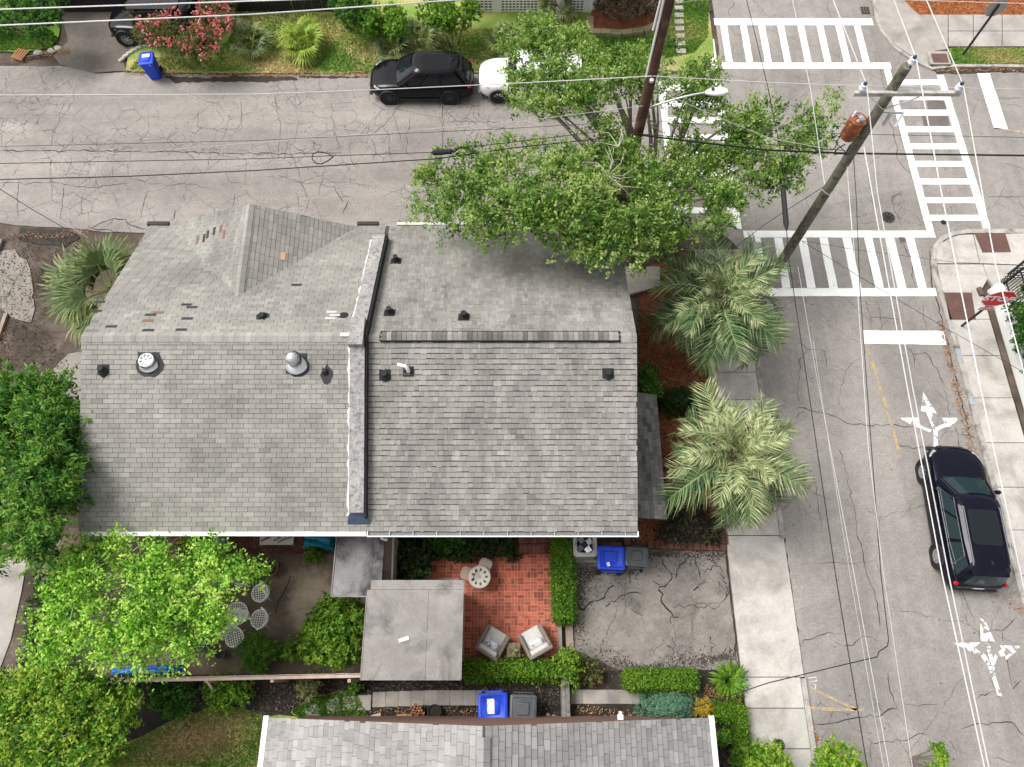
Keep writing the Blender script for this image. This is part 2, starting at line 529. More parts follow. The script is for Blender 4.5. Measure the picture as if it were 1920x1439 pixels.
M['wood_brown'] = mk('wood_brown', (0.085, 0.038, 0.028), 0.35, 3, 60, 0.3, 0.85, stain=((0.19, 0.15, 0.13), 1.5, 0.55, 0.75), bmp=0.5)
M['wood_arm'] = mk('wood_arm', (0.42, 0.40, 0.36), 0.2, 5, 60, 0.25, 0.9, stain=((0.2, 0.19, 0.165), 4, 0.52, 0.7))
M['wood_fence'] = mk('wood_fence', (0.46, 0.36, 0.30), 0.15, 4, 60, 0.2, 0.9, tone='attr', tvar=0.25)
M['wood_grey'] = mk('wood_grey', (0.20, 0.19, 0.175), 0.3, 5, 60, 0.3, 0.95, stain=((0.06, 0.055, 0.05), 4, 0.5, 0.7))
M['wood_warm'] = mk('wood_warm', (0.36, 0.18, 0.08), 0.25, 5, 60, 0.25, 0.9)
M['bark'] = mk('bark', (0.20, 0.17, 0.14), 0.3, 6, 50, 0.35, 0.95, bmp=0.6)
M['palebark'] = mk('palebark', (0.48, 0.43, 0.38), 0.2, 6, 50, 0.25, 0.95, bmp=0.4)
M['rust'] = multi('rust', [(0.36, (0.13, 0.085, 0.075)), (0.46, (0.20, 0.07, 0.045)), (0.54, (0.33, 0.09, 0.025)), (0.62, (0.42, 0.16, 0.06)), (0.7, (0.45, 0.38, 0.33))], 4.2, 40, 0.25, 0.7)
M['porcelain'] = mk('porcelain', (0.62, 0.65, 0.72), 0.1, 8, 50, 0.05, 0.2)
M['darkmetal'] = mk('darkmetal', (0.03, 0.035, 0.05), 0.2, 8, 50, 0.1, 0.35)
M['bin_blue'] = mk('bin_blue', (0.012, 0.055, 0.55), 0.16, 4, 14, 0.10, 0.45, bmp=0.05, stain=((0.07, 0.12, 0.42), 5.0, 0.56, 0.75))
M['bin_grey'] = mk('bin_grey', (0.075, 0.08, 0.085), 0.15, 4, 40, 0.1, 0.45, bmp=0.05)
M['sticker'] = mk('sticker', (0.72, 0.76, 0.78), 0.1, 18, 60, 0.15, 0.5, stain=((0.25, 0.3, 0.38), 22, 0.55, 0.6))
M['acgrey'] = mk('acgrey', (0.46, 0.45, 0.43), 0.1, 3, 40, 0.06, 0.5)
M['wirewhite'] = mk('wirewhite', (0.54, 0.53, 0.52), 0.08, 2, 30, 0.05, 0.5, metal=0.1)
M['wirethin'] = mk('wirethin', (0.42, 0.41, 0.40), 0.1, 2, 30, 0.05, 0.6)
M['wireblack'] = mk('wireblack', (0.014, 0.014, 0.015), 0.2, 2, 30, 0.1, 0.7)
M['red'] = mk('red', (0.60, 0.012, 0.025), 0.06, 5, 40, 0.05, 0.4, bmp=0.02)
M['signgrey'] = mk('signgrey', (0.33, 0.32, 0.31), 0.1, 5, 40, 0.08, 0.5, metal=0.5)
M['tyre'] = mk('tyre', (0.018, 0.018, 0.019), 0.2, 9, 60, 0.15, 0.85)
M['rim_dark'] = mk('rim_dark', (0.06, 0.06, 0.065), 0.15, 9, 60, 0.1, 0.35, metal=0.6)
M['rim_silver'] = mk('rim_silver', (0.4, 0.4, 0.41), 0.12, 9, 60, 0.1, 0.35, metal=0.6)
M['carblack'] = paint('carblack', (0.004, 0.004, 0.005), 0.12)
M['carnavy'] = paint('carnavy', (0.003, 0.0035, 0.010), 0.08)
M['carwhite'] = paint('carwhite', (0.74, 0.74, 0.73), 0.25, 0.05)
M['softtop'] = mk('softtop', (0.03, 0.03, 0.033), 0.15, 5, 60, 0.2, 0.85)
M['glass'] = glassy('glass')
M['glass_blue'] = glassy('glass_blue', (0.018, 0.034, 0.038), 0.07)
M['chrome'] = mk('chrome', (0.72, 0.73, 0.75), 0.04, 5, 40, 0.03, 0.2, metal=0.9, bmp=0)
M['blacktrim'] = mk('blacktrim', (0.02, 0.02, 0.021), 0.15, 6, 50, 0.1, 0.6)
M['greytrim'] = mk('greytrim', (0.16, 0.16, 0.165), 0.15, 6, 50, 0.1, 0.6)
M['lamp_glass'] = glassy('lamp_glass', (0.32, 0.34, 0.36), 0.1)
M['tail_red'] = glassy('tail_red', (0.34, 0.006, 0.008), 0.15)
M['wicker'] = mk('wicker', (0.21, 0.18, 0.155), 0.15, 30, 90, 0.35, 0.85, bmp=0.5)
M['cushion'] = mk('cushion', (0.52, 0.51, 0.47), 0.07, 5, 80, 0.08, 0.9)
M['pillow'] = mk('pillow', (0.66, 0.68, 0.70), 0.06, 6, 80, 0.05, 0.9, stain=((0.12, 0.24, 0.48), 7.0, 0.56, 0.6))
M['pinkcushion'] = mk('pinkcushion', (0.48, 0.36, 0.30), 0.1, 5, 80, 0.1, 0.9)
M['tabletop'] = mk('tabletop', (0.58, 0.54, 0.47), 0.1, 9, 60, 0.1, 0.7)
M['darkstone'] = mk('darkstone', (0.10, 0.10, 0.095), 0.2, 12, 60, 0.2, 0.7)
M['stone'] = mk('stone', (0.42, 0.40, 0.35), 0.22, 5, 50, 0.25, 0.9)
M['teal'] = mk('teal', (0.02, 0.27, 0.42), 0.2, 2.5, 50, 0.1, 0.45, stain=((0.012, 0.10, 0.2), 3.2, 0.5, 0.7))
M['kayakblue'] = mk('kayakblue', (0.02, 0.16, 0.6), 0.2, 2.5, 50, 0.08, 0.4)
M['turq'] = mk('turq', (0.05, 0.42, 0.40), 0.15, 3, 50, 0.08, 0.5)
M['orange'] = mk('orange', (0.52, 0.10, 0.02), 0.12, 4, 50, 0.08, 0.5)
M['terracotta'] = mk('terracotta', (0.19, 0.10, 0.07), 0.2, 5, 50, 0.15, 0.85)
M['lettering'] = mk('lettering', (0.8, 0.8, 0.8), 0.02, 4, 40, 0.02, 0.5, bmp=0)
M['litter'] = leafmat('litter', [(0, (0.12, 0.05, 0.02)), (0.4, (0.26, 0.11, 0.045)), (0.7, (0.36, 0.19, 0.09)), (1, (0.48, 0.36, 0.22))], 0.05, 0.9)
M['grassblade'] = leafmat('grassblade', [(0, (0.09, 0.21, 0.03)), (0.42, (0.20, 0.35, 0.06)), (0.64, (0.42, 0.41, 0.16)), (1, (0.66, 0.50, 0.30))], 0.2, 0.8)
M['hedgecore'] = mk('hedgecore', (0.035, 0.075, 0.02), 0.3, 6, 40, 0.3, 0.95)
L = {}
L['oak'] = leafmat('oak_leaf', [(0, (0.025, 0.075, 0.012)), (0.35, (0.088, 0.19, 0.026)), (0.7, (0.21, 0.34, 0.06)), (1, (0.41, 0.49, 0.18))])
L['dark'] = leafmat('dark_leaf', [(0, (0.014, 0.05, 0.010)), (0.4, (0.045, 0.15, 0.02)), (0.75, (0.11, 0.27, 0.035)), (1, (0.24, 0.38, 0.07))])
L['lime'] = leafmat('lime_leaf', [(0, (0.035, 0.12, 0.012)), (0.3, (0.12, 0.31, 0.025)), (0.6, (0.27, 0.54, 0.05)), (1, (0.52, 0.70, 0.15))], 0.35)
L['mid'] = leafmat('mid_leaf', [(0, (0.025, 0.085, 0.012)), (0.4, (0.08, 0.21, 0.02)), (0.72, (0.19, 0.36, 0.03)), (1, (0.38, 0.48, 0.07))])
L['ivy'] = leafmat('ivy_leaf', [(0, (0.012, 0.03, 0.010)), (0.5, (0.03, 0.065, 0.018)), (1, (0.09, 0.14, 0.04))])  # shade on the ivy bank and bed plants is put into these dark tones
L['hedge'] = leafmat('hedge_leaf', [(0, (0.03, 0.09, 0.012)), (0.4, (0.085, 0.2, 0.018)), (0.75, (0.16, 0.31, 0.025)), (1, (0.28, 0.4, 0.05))])
L['bronze'] = leafmat('bronze_leaf', [(0, (0.02, 0.022, 0.016)), (0.5, (0.055, 0.055, 0.038)), (0.8, (0.10, 0.09, 0.06)), (1, (0.26, 0.19, 0.13))])
L['juniper'] = leafmat('juniper_leaf', [(0, (0.03, 0.09, 0.055)), (0.5, (0.10, 0.24, 0.145)), (1, (0.27, 0.43, 0.28))])
L['yellow'] = leafmat('yellow_leaf', [(0, (0.25, 0.2, 0.02)), (0.5, (0.5, 0.36, 0.03)), (1, (0.62, 0.5, 0.1))])
L['pink'] = leafmat('pink_flower', [(0, (0.42, 0.07, 0.085)), (0.5, (0.62, 0.16, 0.17)), (1, (0.75, 0.38, 0.36))], 0.2)
L['oleander'] = leafmat('oleander_leaf', [(0, (0.05, 0.055, 0.02)), (0.4, (0.10, 0.12, 0.035)), (0.75, (0.19, 0.2, 0.07)), (1, (0.27, 0.2, 0.12))])
L['pindo'] = leafmat('pindo_leaf', [(0, (0.03, 0.065, 0.03)), (0.35, (0.085, 0.155, 0.06)), (0.7, (0.21, 0.28, 0.115)), (1, (0.50, 0.51, 0.28))], 0.2)
L['pindoyellow'] = leafmat('pindo_leaf_yellow', [(0, (0.045, 0.07, 0.028)), (0.4, (0.125, 0.155, 0.055)), (0.75, (0.265, 0.265, 0.105)), (1, (0.52, 0.44, 0.24))], 0.2)
L['dryfrond'] = leafmat('dry_frond', [(0, (0.10, 0.075, 0.045)), (0.5, (0.27, 0.21, 0.12)), (1, (0.48, 0.40, 0.26))], 0.1, 0.9)
L['sabal'] = leafmat('sabal_leaf', [(0, (0.045, 0.075, 0.03)), (0.4, (0.105, 0.15, 0.055)), (0.7, (0.22, 0.26, 0.09)), (1, (0.42, 0.40, 0.18))], 0.2)
L['palmetto'] = leafmat('palmetto_leaf', [(0, (0.07, 0.13, 0.02)), (0.4, (0.16, 0.26, 0.03)), (0.75, (0.28, 0.38, 0.05)), (1, (0.44, 0.42, 0.14))], 0.25)
# ================================================================== THE SETTING
def sheet(name, pts, z, mat, parent=None, kind='structure', thick=0.0):
    m = MB()
    pts = [(p[0], p[1]) for p in pts]
    if thick: m.prism(pts, z - thick, z)
    else:
        a = sum(pts[i][0] * pts[(i + 1) % len(pts)][1] - pts[(i + 1) % len(pts)][0] * pts[i][1] for i in range(len(pts)))
        if a < 0: pts = pts[::-1]
        m.poly([(p[0], p[1], z) for p in pts])
    o = m.build(name, mat, parent)
    if kind and parent is None: o['kind'] = kind
    return o

def jag(pts, step=0.5, amp=0.06, closed=False):
    """subdivide a world outline and make it uneven"""
    out = []
    n = len(pts)
    for i in range(n if closed else n - 1):
        a, b = Vector(pts[i]), Vector(pts[(i + 1) % n])
        k = max(1, int((b - a).length / step))
        for j in range(k):
            p = a.lerp(b, j / k)
            out.append(Vector((p.x + rng.uniform(-amp, amp), p.y + rng.uniform(-amp, amp), p.z)))
    if not closed: out.append(Vector(pts[-1]))
    return out

def V2(x, y, z=0.0): return Vector((x, y, z))
ground = sheet('ground', [(-160, -120), (160, -120), (160, 180), (-160, 180)], -0.03, M['soil'])

XW, XE = 9.45, 17.1                       # the side street's kerbs
YS, YN = 17.2, 25.7                       # the main street's kerbs
def arc(cx, cy, r, a0, a1, n=7):
    return [V2(cx + r * math.cos(R(a0 + (a1 - a0) * k / n)), cy + r * math.sin(R(a0 + (a1 - a0) * k / n))) for k in range(n + 1)]
n_edge = jag([V2(-90, 26.4)] + PL([(0, 125), (110, 124), (180, 138), (235, 136), (300, 140), (400, 141), (540, 141), (640, 139), (760, 139), (900, 139), (1150, 139)]), 0.6, 0.05)
nw = arc(XW - 1.4, YN + 1.7, 1.7, -90, 0)
ne = PL([(1635, 0), (1642, 40), (1652, 62), (1676, 92), (1706, 113), (1744, 131), (1800, 132)])
se = [V2(30, 17.15)] + PL([(1920, 435), (1800, 436), (1780, 440), (1762, 450), (1750, 466), (1747, 490), (1750, 520)])
road_pts = n_edge + nw + [V2(9.75, 90), V2(17.5, 90)] + ne + [V2(90, 25.9), V2(90, 17.15)] + se + [V2(XE, 11), V2(XE, -90), V2(XW, -90)] + arc(XW - 1.6, YS - 1.6, 1.6, 0, 90) + jag([V2(3, YS), V2(-8, YS - 0.05)] + PL([(280, 437), (200, 434), (130, 426), (70, 424), (0, 418)]), 0.7, 0.06) + [V2(-90, 17.3)]
# main street and intersection as one sheet of old asphalt, the side street as a slightly newer one
side = [p for p in road_pts]
main_pts = n_edge + [V2(XW - 0.2, YN)] + [V2(XW - 0.2, YS)] + jag([V2(3, YS), V2(-8, YS - 0.05)] + PL([(280, 437), (200, 434), (130, 426), (70, 424), (0, 418)]), 0.7, 0.06) + [V2(-90, 17.3)]
road = sheet('road', road_pts, 0.0, M['asphalt_side'])
road_w = sheet('road', main_pts, 0.004, M['asphalt'])

# ---- cracks: jagged ribbons sunk in the asphalt, one joined part of the road
def crack_lines():
    m = MB()
    def rib(px, w=0.022, z=0.008, amp=0.05):
        pts = jag(PL(px), 0.16, amp)
        prev = None
        for i, p in enumerate(pts):
            a, b = pts[max(i - 1, 0)], pts[min(i + 1, len(pts) - 1)]
            d = Vector((b.x - a.x, b.y - a.y, 0))
            if d.length < 1e-6: continue
            d.normalize()
            ww = w * (0.35 + 0.9 * rng.random()) * (1 if 0 < i < len(pts) - 1 else 0.2)
            n = Vector((-d.y, d.x, 0)) * ww / 2
            cur = (Vector((p.x, p.y, z)) + n, Vector((p.x, p.y, z)) - n)
            if prev: m.quad(prev[0], prev[1], cur[1], cur[0])
            prev = cur
    for px, w in (
        ([(0, 283), (60, 284), (120, 284), (155, 282), (200, 284), (330, 285), (420, 288), (520, 289), (640, 286)], 0.05),
        ([(140, 165), (138, 190), (115, 220), (100, 250), (97, 280)], 0.02),
        ([(150, 235), (175, 250)], 0.018), ([(374, 208), (370, 225), (371, 240), (390, 243), (410, 243), (445, 241), (455, 222), (450, 190)], 0.022),
        ([(515, 175), (520, 210), (528, 235), (524, 270), (520, 300)], 0.022), ([(530, 230), (565, 234), (590, 230)], 0.018),
        ([(745, 200), (735, 220), (718, 235), (695, 255)], 0.03), ([(718, 235), (730, 255), (728, 285), (740, 310)], 0.022),
        ([(768, 218), (770, 235), (762, 255), (764, 285)], 0.022), ([(829, 195), (830, 215), (832, 250), (828, 290)], 0.026), ([(832, 228), (870, 228), (940, 230)], 0.02),
        ([(625, 220), (625, 240), (650, 245), (690, 250)], 0.02), ([(0, 343), (45, 345), (100, 341), (150, 352), (190, 350), (240, 345)], 0.03), ([(35, 338), (33, 380), (36, 410)], 0.025),
        ([(120, 350), (118, 375), (112, 412)], 0.026), ([(157, 362), (152, 385), (153, 402)], 0.022), ([(276, 360), (270, 378), (262, 410)], 0.026), ([(330, 392), (326, 415)], 0.03), ([(345, 365), (347, 378)], 0.024), ([(440, 362), (436, 390)], 0.03),
        ([(395, 378), (394, 390)], 0.02), ([(350, 385), (357, 376)], 0.03), ([(555, 360), (560, 380), (558, 398)], 0.02), ([(632, 358), (645, 380)], 0.03), ([(652, 377), (642, 400)], 0.04), ([(630, 398), (630, 408)], 0.03),
        ([(170, 428), (215, 410), (235, 412), (245, 425), (275, 430)], 0.045), ([(165, 424), (180, 432), (200, 430), (215, 436)], 0.045), ([(215, 410), (200, 425)], 0.03),
        ([(420, 320), (430, 340), (470, 350)], 0.02), ([(240, 335), (300, 347), (350, 345), (400, 355)], 0.018), ([(520, 330), (570, 345), (640, 342), (700, 350)], 0.018), ([(600, 345), (625, 352), (637, 370)], 0.02),
        ([(700, 260), (704, 285), (698, 300)], 0.02), ([(575, 262), (600, 272), (598, 290)], 0.018), ([(655, 265), (660, 300), (670, 320)], 0.018),
        ([(1664, 215), (1676, 250), (1684, 305), (1700, 320), (1720, 332)], 0.03), ([(1640, 105), (1650, 130), (1655, 155), (1662, 170)], 0.022), ([(1545, 140), (1550, 165), (1580, 186), (1595, 192)], 0.016),
        ([(1675, 365), (1672, 380), (1683, 410), (1690, 425)], 0.028), ([(1675, 372), (1692, 362)], 0.024), ([(1683, 385), (1705, 375)], 0.02), ([(1612, 420), (1640, 417)], 0.02),
        ([(1692, 452), (1700, 470), (1712, 495), (1710, 515), (1717, 540)], 0.034), ([(1622, 560), (1632, 595), (1685, 600)], 0.022), ([(1632, 595), (1634, 615)], 0.02), ([(1728, 560), (1735, 610), (1740, 640)], 0.016),
        ([(1495, 640), (1515, 655), (1545, 660), (1550, 690)], 0.02), ([(1515, 655), (1500, 675), (1497, 715)], 0.026), ([(1700, 650), (1712, 665), (1735, 660), (1755, 690), (1770, 720)], 0.03), ([(1712, 665), (1715, 690)], 0.03),
        ([(1490, 765), (1510, 767), (1560, 778), (1590, 793), (1625, 797), (1690, 799), (1710, 800)], 0.03), ([(1493, 720), (1500, 755)], 0.02), ([(1490, 788), (1510, 767)], 0.02),
        ([(1680, 833), (1710, 840), (1745, 835)], 0.026), ([(1575, 840), (1585, 880), (1600, 950), (1608, 1000), (1618, 1040), (1628, 1085), (1640, 1110), (1650, 1180)], 0.024), ([(1770, 725), (1778, 760), (1780, 790)], 0.02), ([(1790, 800), (1800, 840)], 0.024), ([(1800, 815), (1830, 821)], 0.02),
        ([(1525, 890), (1535, 945), (1540, 995)], 0.018), ([(1500, 1205), (1530, 1193), (1555, 1186), (1578, 1188)], 0.024), ([(1560, 1200), (1580, 1210), (1600, 1211), (1615, 1194), (1655, 1202)], 0.02),
        ([(1530, 1358), (1560, 1357), (1610, 1347), (1650, 1340), (1683, 1328), (1672, 1305), (1665, 1260)], 0.03), ([(1620, 1382), (1632, 1392), (1635, 1430)], 0.03), ([(1632, 1392), (1700, 1387), (1728, 1376), (1745, 1378)], 0.018), ([(1690, 1322), (1760, 1320)], 0.016),
        ([(1800, 1366), (1850, 1357), (1895, 1352), (1920, 1380)], 0.03), ([(1830, 1308), (1865, 1296)], 0.028), ([(1785, 1100), (1805, 1110), (1815, 1140), (1830, 1165)], 0.018), ([(1860, 1180), (1880, 1185), (1905, 1158)], 0.022), ([(1878, 1185), (1880, 1205)], 0.02), ([(1885, 1230), (1895, 1265), (1900, 1290), (1915, 1275)], 0.024), ([(1785, 1390), (1795, 1415)], 0.02), ([(1860, 1420), (1900, 1432)], 0.02),
        ([(1380, 5), (1366, 20), (1372, 45)], 0.02), ([(1370, 50), (1375, 65), (1395, 66)], 0.02), ([(1375, 85), (1372, 118)], 0.02), ([(1550, 0), (1552, 22), (1560, 35)], 0.018), ([(1850, 368), (1920, 370)], 0.02), ([(1845, 185), (1920, 185)], 0.018), ([(1880, 305), (1920, 318)], 0.018), ([(1461, 945), (1466, 985), (1478, 1070), (1490, 1150), (1500, 1230), (1506, 1275), (1512, 1320), (1522, 1400)], 0.06), ([(1362, 1036), (1370, 1120), (1378, 1200), (1384, 1252)], 0.05), ([(1745, 470), (1742, 500), (1750, 545), (1765, 600), (1780, 660), (1800, 740), (1822, 830)], 0.05), ([(1908, 370), (1920, 392)], 0.02),
    ):
        rib(px, w)
    return m
crk = crack_lines().build('crack', M['crack'], road)
crk['kind'] = 'stuff'
# darker square patches cut into the intersection
for k, pts in enumerate((((1738, 188), (1782, 187), (1786, 205), (1740, 207)), ((1728, 218), (1778, 217), (1780, 240), (1732, 238)))):
    sheet('asphalt_patch', jag(PL(pts), 0.2, 0.02, True), 0.006, M['driveasph'], road)

for pts in (((308, 143), (380, 146), (470, 143), (545, 144), (560, 150), (500, 155), (400, 154), (330, 156)), ((560, 143), (690, 144), (690, 147), (560, 147)), ((1750, 133), (1920, 131), (1920, 136), (1800, 139), (1756, 140))):
    sheet('gutter_stain', jag(PL(pts), 0.18, 0.05, True), 0.0065, M['dirt'], road)
# ---- painted markings
Z1 = 0.011
def mark(name, pts, z=Z1, mat=None, parent=None):
    return sheet(name, jag(pts, 0.3, 0.008, True), z, mat or M['white_paint'], parent)
def rect(x0, x1, y0, y1): return [V2(x0, y0), V2(x1, y0), V2(x1, y1), V2(x0, y1)]
def gy(py): return P(960, py).y
def crosswalk():
    o = T('crosswalk', None, None); o['kind'] = 'structure'; return o
cn = crosswalk()
mark('painted_line', rect(9.7, 17.3, gy(48), gy(35)), parent=cn)
mark('painted_line', rect(9.75, 17.6, gy(130), gy(118)), parent=cn)
for x in (10.12, 11.07, 11.94, 12.85, 13.8, 14.72, 15.62, 16.5):
    mark('stripe', rect(x - 0.16, x + 0.16, gy(117.5), gy(48.5)), parent=cn)
ce = crosswalk()
mark('painted_line', rect(17.22, 17.52, gy(446), gy(131)), parent=ce)
mark('painted_line', rect(19.6, 19.92, gy(429), gy(141)), parent=ce)
for y in (155, 183, 212, 243, 275, 308, 341, 376, 409):
    mark('stripe', rect(17.53, 19.59, gy(y + 5.5), gy(y - 5.5)), parent=ce)
cs = crosswalk()
mark('painted_line', rect(9.6, 17.21, gy(446), gy(433)), parent=cs)
mark('painted_line', rect(9.6, 16.95, gy(556), gy(541)), parent=cs)
for x in (10.1, 11.0, 12.0, 12.88, 13.83, 14.73, 15.63, 16.45):
    mark('stripe', rect(x - 0.17, x + 0.17, gy(540.5), gy(446.5)), parent=cs)
cw = crosswalk()
mark('painted_line', rect(9.25, 9.56, gy(430), gy(74)), parent=cw)
mark('painted_line', rect(6.7, 7.0, gy(425), gy(150)), parent=cw)
for y in (165, 195, 226, 258, 291, 325, 360, 395):
    mark('stripe', rect(7.01, 9.24, gy(y + 5.5), gy(y - 5.5)), parent=cw)
tag(mark('stop_line', PL([(1618, 620), (1770, 621), (1774, 647), (1620, 645)])), kind='structure')
tag(mark('stop_line', PL([(1832, 138), (1855, 138), (1890, 243), (1864, 242)])), kind='structure')
for pts in ([(1622, 646), (1628, 646), (1675, 798), (1669, 798)], [(1672, 805), (1677, 805), (1690, 860), (1685, 860)], [(1860, 241), (1864, 240), (1925, 247), (1925, 252)], [(1516, 1291), (1519, 1288), (1610, 1330), (1604, 1333)], [(1518, 1325), (1620, 1329), (1618, 1334), (1518, 1333)]):
    tag(mark('yellow_line', PL(pts), mat=M['yellow_paint']), kind='structure')
def arrowset(cx, cy, k, up, shift):
    """three-way lane arrow: stem, straight head and two curved turns; all as thin paint"""
    o = T('lane_arrow', None, None); o['kind'] = 'structure'
    q = lambda pts: [P(cx + a * k + shift * b, cy + b * k) for a, b in pts]
    mt = M['worn_arrow'] if up else M['worn_arrow']
    mark('arrow_head', q([(-3, -62), (22, -22), (12, -24), (-8, -26), (-5, -42)]), 0.012, mt, o)
    mark('arrow_stem', q([(2, -25), (12, -25), (23, 8), (16, 9)]), 0.012, mt, o)
    mark('turn_arrow', q([(-48, -14), (-8, -14), (-14, -5), (-2, 3), (14, 9), (8, 13), (-14, 4), (-22, 2), (-26, -1)]), 0.0125, mt, o)
    mark('turn_arrow', q([(30, -14), (66, -14), (48, 3), (40, 3), (26, 9), (20, 12), (16, 9), (24, 2), (38, -4)]), 0.0135, mt, o)
    mark('arrow_stem', q([(16, 9), (24, 9), (25, 44), (16, 44)]), 0.0145, mt, o)
    return o
arrowset(1734, 798, 1.0, True, 0.0)
a2 = T('lane_arrow', None, None); a2['kind'] = 'structure'
for nm, pts in (('arrow_head', [(1838, 1160), (1846, 1163), (1865, 1204), (1838, 1203)]), ('arrow_stem', [(1848, 1206), (1856, 1207), (1862, 1240), (1856, 1243)]),
                ('turn_arrow', [(1786, 1206), (1838, 1205), (1826, 1215), (1848, 1228), (1856, 1246), (1850, 1247), (1838, 1230), (1812, 1218)]),
                ('turn_arrow', [(1871, 1210), (1916, 1212), (1886, 1238), (1884, 1230), (1870, 1232), (1863, 1250), (1857, 1246), (1866, 1226), (1878, 1217)]),
                ('arrow_stem', [(1851, 1248), (1864, 1251), (1867, 1270), (1879, 1306), (1870, 1304), (1857, 1262)])):
    mark(nm, PL(pts), 0.012 + 0.001 * rng.random(), M['worn_arrow'], a2)
# faint survey scribble near the west kerb
sc_ = MB()
sc_.tube(PL([(1516, 1272), (1530, 1270), (1532, 1277), (1518, 1279), (1530, 1285), (1528, 1292)], 0.012), 0.012, 4)
tag(sc_.build('chalk_mark', M['white_paint']), kind='structure')

# ---- kerbs, pavements
def strip(pts, w, z0, z1, m):
    pts = [Vector(p) for p in pts]
    prev = None
    for i, p in enumerate(pts):
        a, b = pts[max(i - 1, 0)], pts[min(i + 1, len(pts) - 1)]
        d = Vector((b.x - a.x, b.y - a.y, 0)).normalized()
        n = Vector((-d.y, d.x, 0)) * w / 2
        cur = [(p.x + n.x, p.y + n.y, z0), (p.x + n.x, p.y + n.y, z1), (p.x - n.x, p.y - n.y, z1), (p.x - n.x, p.y - n.y, z0)]
        if prev: m.add(prev + cur, [[0, 1, 5, 4], [1, 2, 6, 5], [2, 3, 7, 6]])
        prev = cur
def kerb(pts, w=0.17, h=0.10):
    m = MB()
    pts = [Vector(p) for p in pts]
    # separate kerb stones of about two metres with a small gap
    acc = [pts[0]]
    strip(pts, w, -0.02, h, m)
    return tag(m.build('kerb', M['kerb']), kind='structure')
SZ = 0.09
sw_l = T('sidewalk', None, None, (8.4, 3, 0)); sw_l['kind'] = 'structure'
def slab(pts, parent, z=SZ, mat='concrete', tone=None):
    m = MB()
    m.tone = rng.uniform(0.25, 0.75) if tone is None else tone
    m.prism([(p[0], p[1]) for p in pts], z - 0.13, z + rng.uniform(-0.004, 0.004))
    return m.build('slab', M[mat], parent)
XL0, XL1 = 7.42, 9.27
ys = [gy(v) for v in (470, 530, 590, 650, 700, 751, 800, 850, 905, 960, 1005)] + [gy(1270), gy(1328), gy(1404), gy(1480), -5.0, -7, -9]
for a, b in zip(ys[:-1], ys[1:]):
    x0 = XL0 + (0.05 if a > 2 else 0.0)
    if abs(a - ys[10]) < 0.01:      # the long apron by the driveway: wide old pours
        mid = (a + b) / 2
        slab(rect(XL0, XL1 + 0.15, b + 0.012, a - 0.012), sw_l, SZ - 0.05, 'concrete', 0.6)
    else:
        slab(rect(x0, XL1, b + 0.012, a - 0.012), sw_l, SZ, 'concrete' if a > 0 else 'concrete', (0.65 if b > -1.2 else 0.3) + rng.uniform(-0.12, 0.12))
kerb([V2(XW - 0.08, 15.0), V2(XW - 0.08, gy(1010))])
kerb([V2(XW - 0.08, gy(1272)), V2(XW - 0.08, -10)])
sw_r = T('sidewalk', None, None, (18, 8, 0)); sw_r['kind'] = 'structure'
XR0, XR1 = 17.22, 18.72
ysr = [gy(v) for v in (495, 548, 601, 669, 748, 832, 915, 995, 1080, 1170, 1270, 1380)]
corner = PL([(1757, 494), (1754, 476), (1762, 458), (1782, 446), (1800, 441), (1824, 440)], SZ)
slab(corner + PL([(1836, 494)], SZ), sw_r, tone=0.62)
slab(PL([(1826, 440), (1920, 438), (1990, 438), (1990, 502), (1920, 497), (1838, 494)], SZ - 0.003), sw_r, tone=0.55)
slab(PL([(1757, 496), (1842, 496), (1852, 523), (1838, 547), (1768, 547)], SZ), sw_r, tone=0.66)
slab(PL([(1844, 496), (1990, 501), (1990, 566), (1905, 566), (1872, 548), (1853, 524)], SZ), sw_r, tone=0.6)
for a, b in zip(ysr[1:-1], ysr[2:]):
    slab(rect(XR0, XR1, b + 0.012, a - 0.012), sw_r, tone=rng.uniform(0.3, 0.7))
slab(rect(XR0, XR1, -8, ysr[-1] - 0.012), sw_r, tone=0.5)
for pts, c in (([(1770, 549), (1822, 549), (1830, 600), (1781, 600)], (1797, 572)), ([(1827, 438), (1885, 438), (1896, 473), (1842, 474)], (1858, 452))):
    tp = sheet('tactile_panel', PL(pts, SZ + 0.008), SZ + 0.010, M['tactile'], sw_r)
    lid = MB()
    lid.lathe([(0.30, 0), (0.30, 0.012), (0.25, 0.012), (0.25, 0.007), (0.0, 0.007)], P(c[0], c[1], SZ + 0.010), 22, cap1=False)
    lid.build('cover', M['tactile'], sw_r, smooth=30)
kerb(PL([(1920, 436), (1810, 436), (1785, 440), (1764, 450), (1752, 466), (1749, 490), (1752, 520)]) + [V2(XE + 0.06, 12), V2(XE + 0.06, -10)], 0.2)
# blue paint left on the kerb
bl = MB()
for y in (612, 664, 752):
    bl.box((XE + 0.06, gy(y), 0.103), (0.15, 0.32, 0.004))
bl.build('kerb_paint', mk('kerb_paint', (0.26, 0.33, 0.40), 0.2, 6, 40, 0.2, 0.8, stain=((0.36, 0.34, 0.31), 4, 0.45, 0.55)), sw_r)
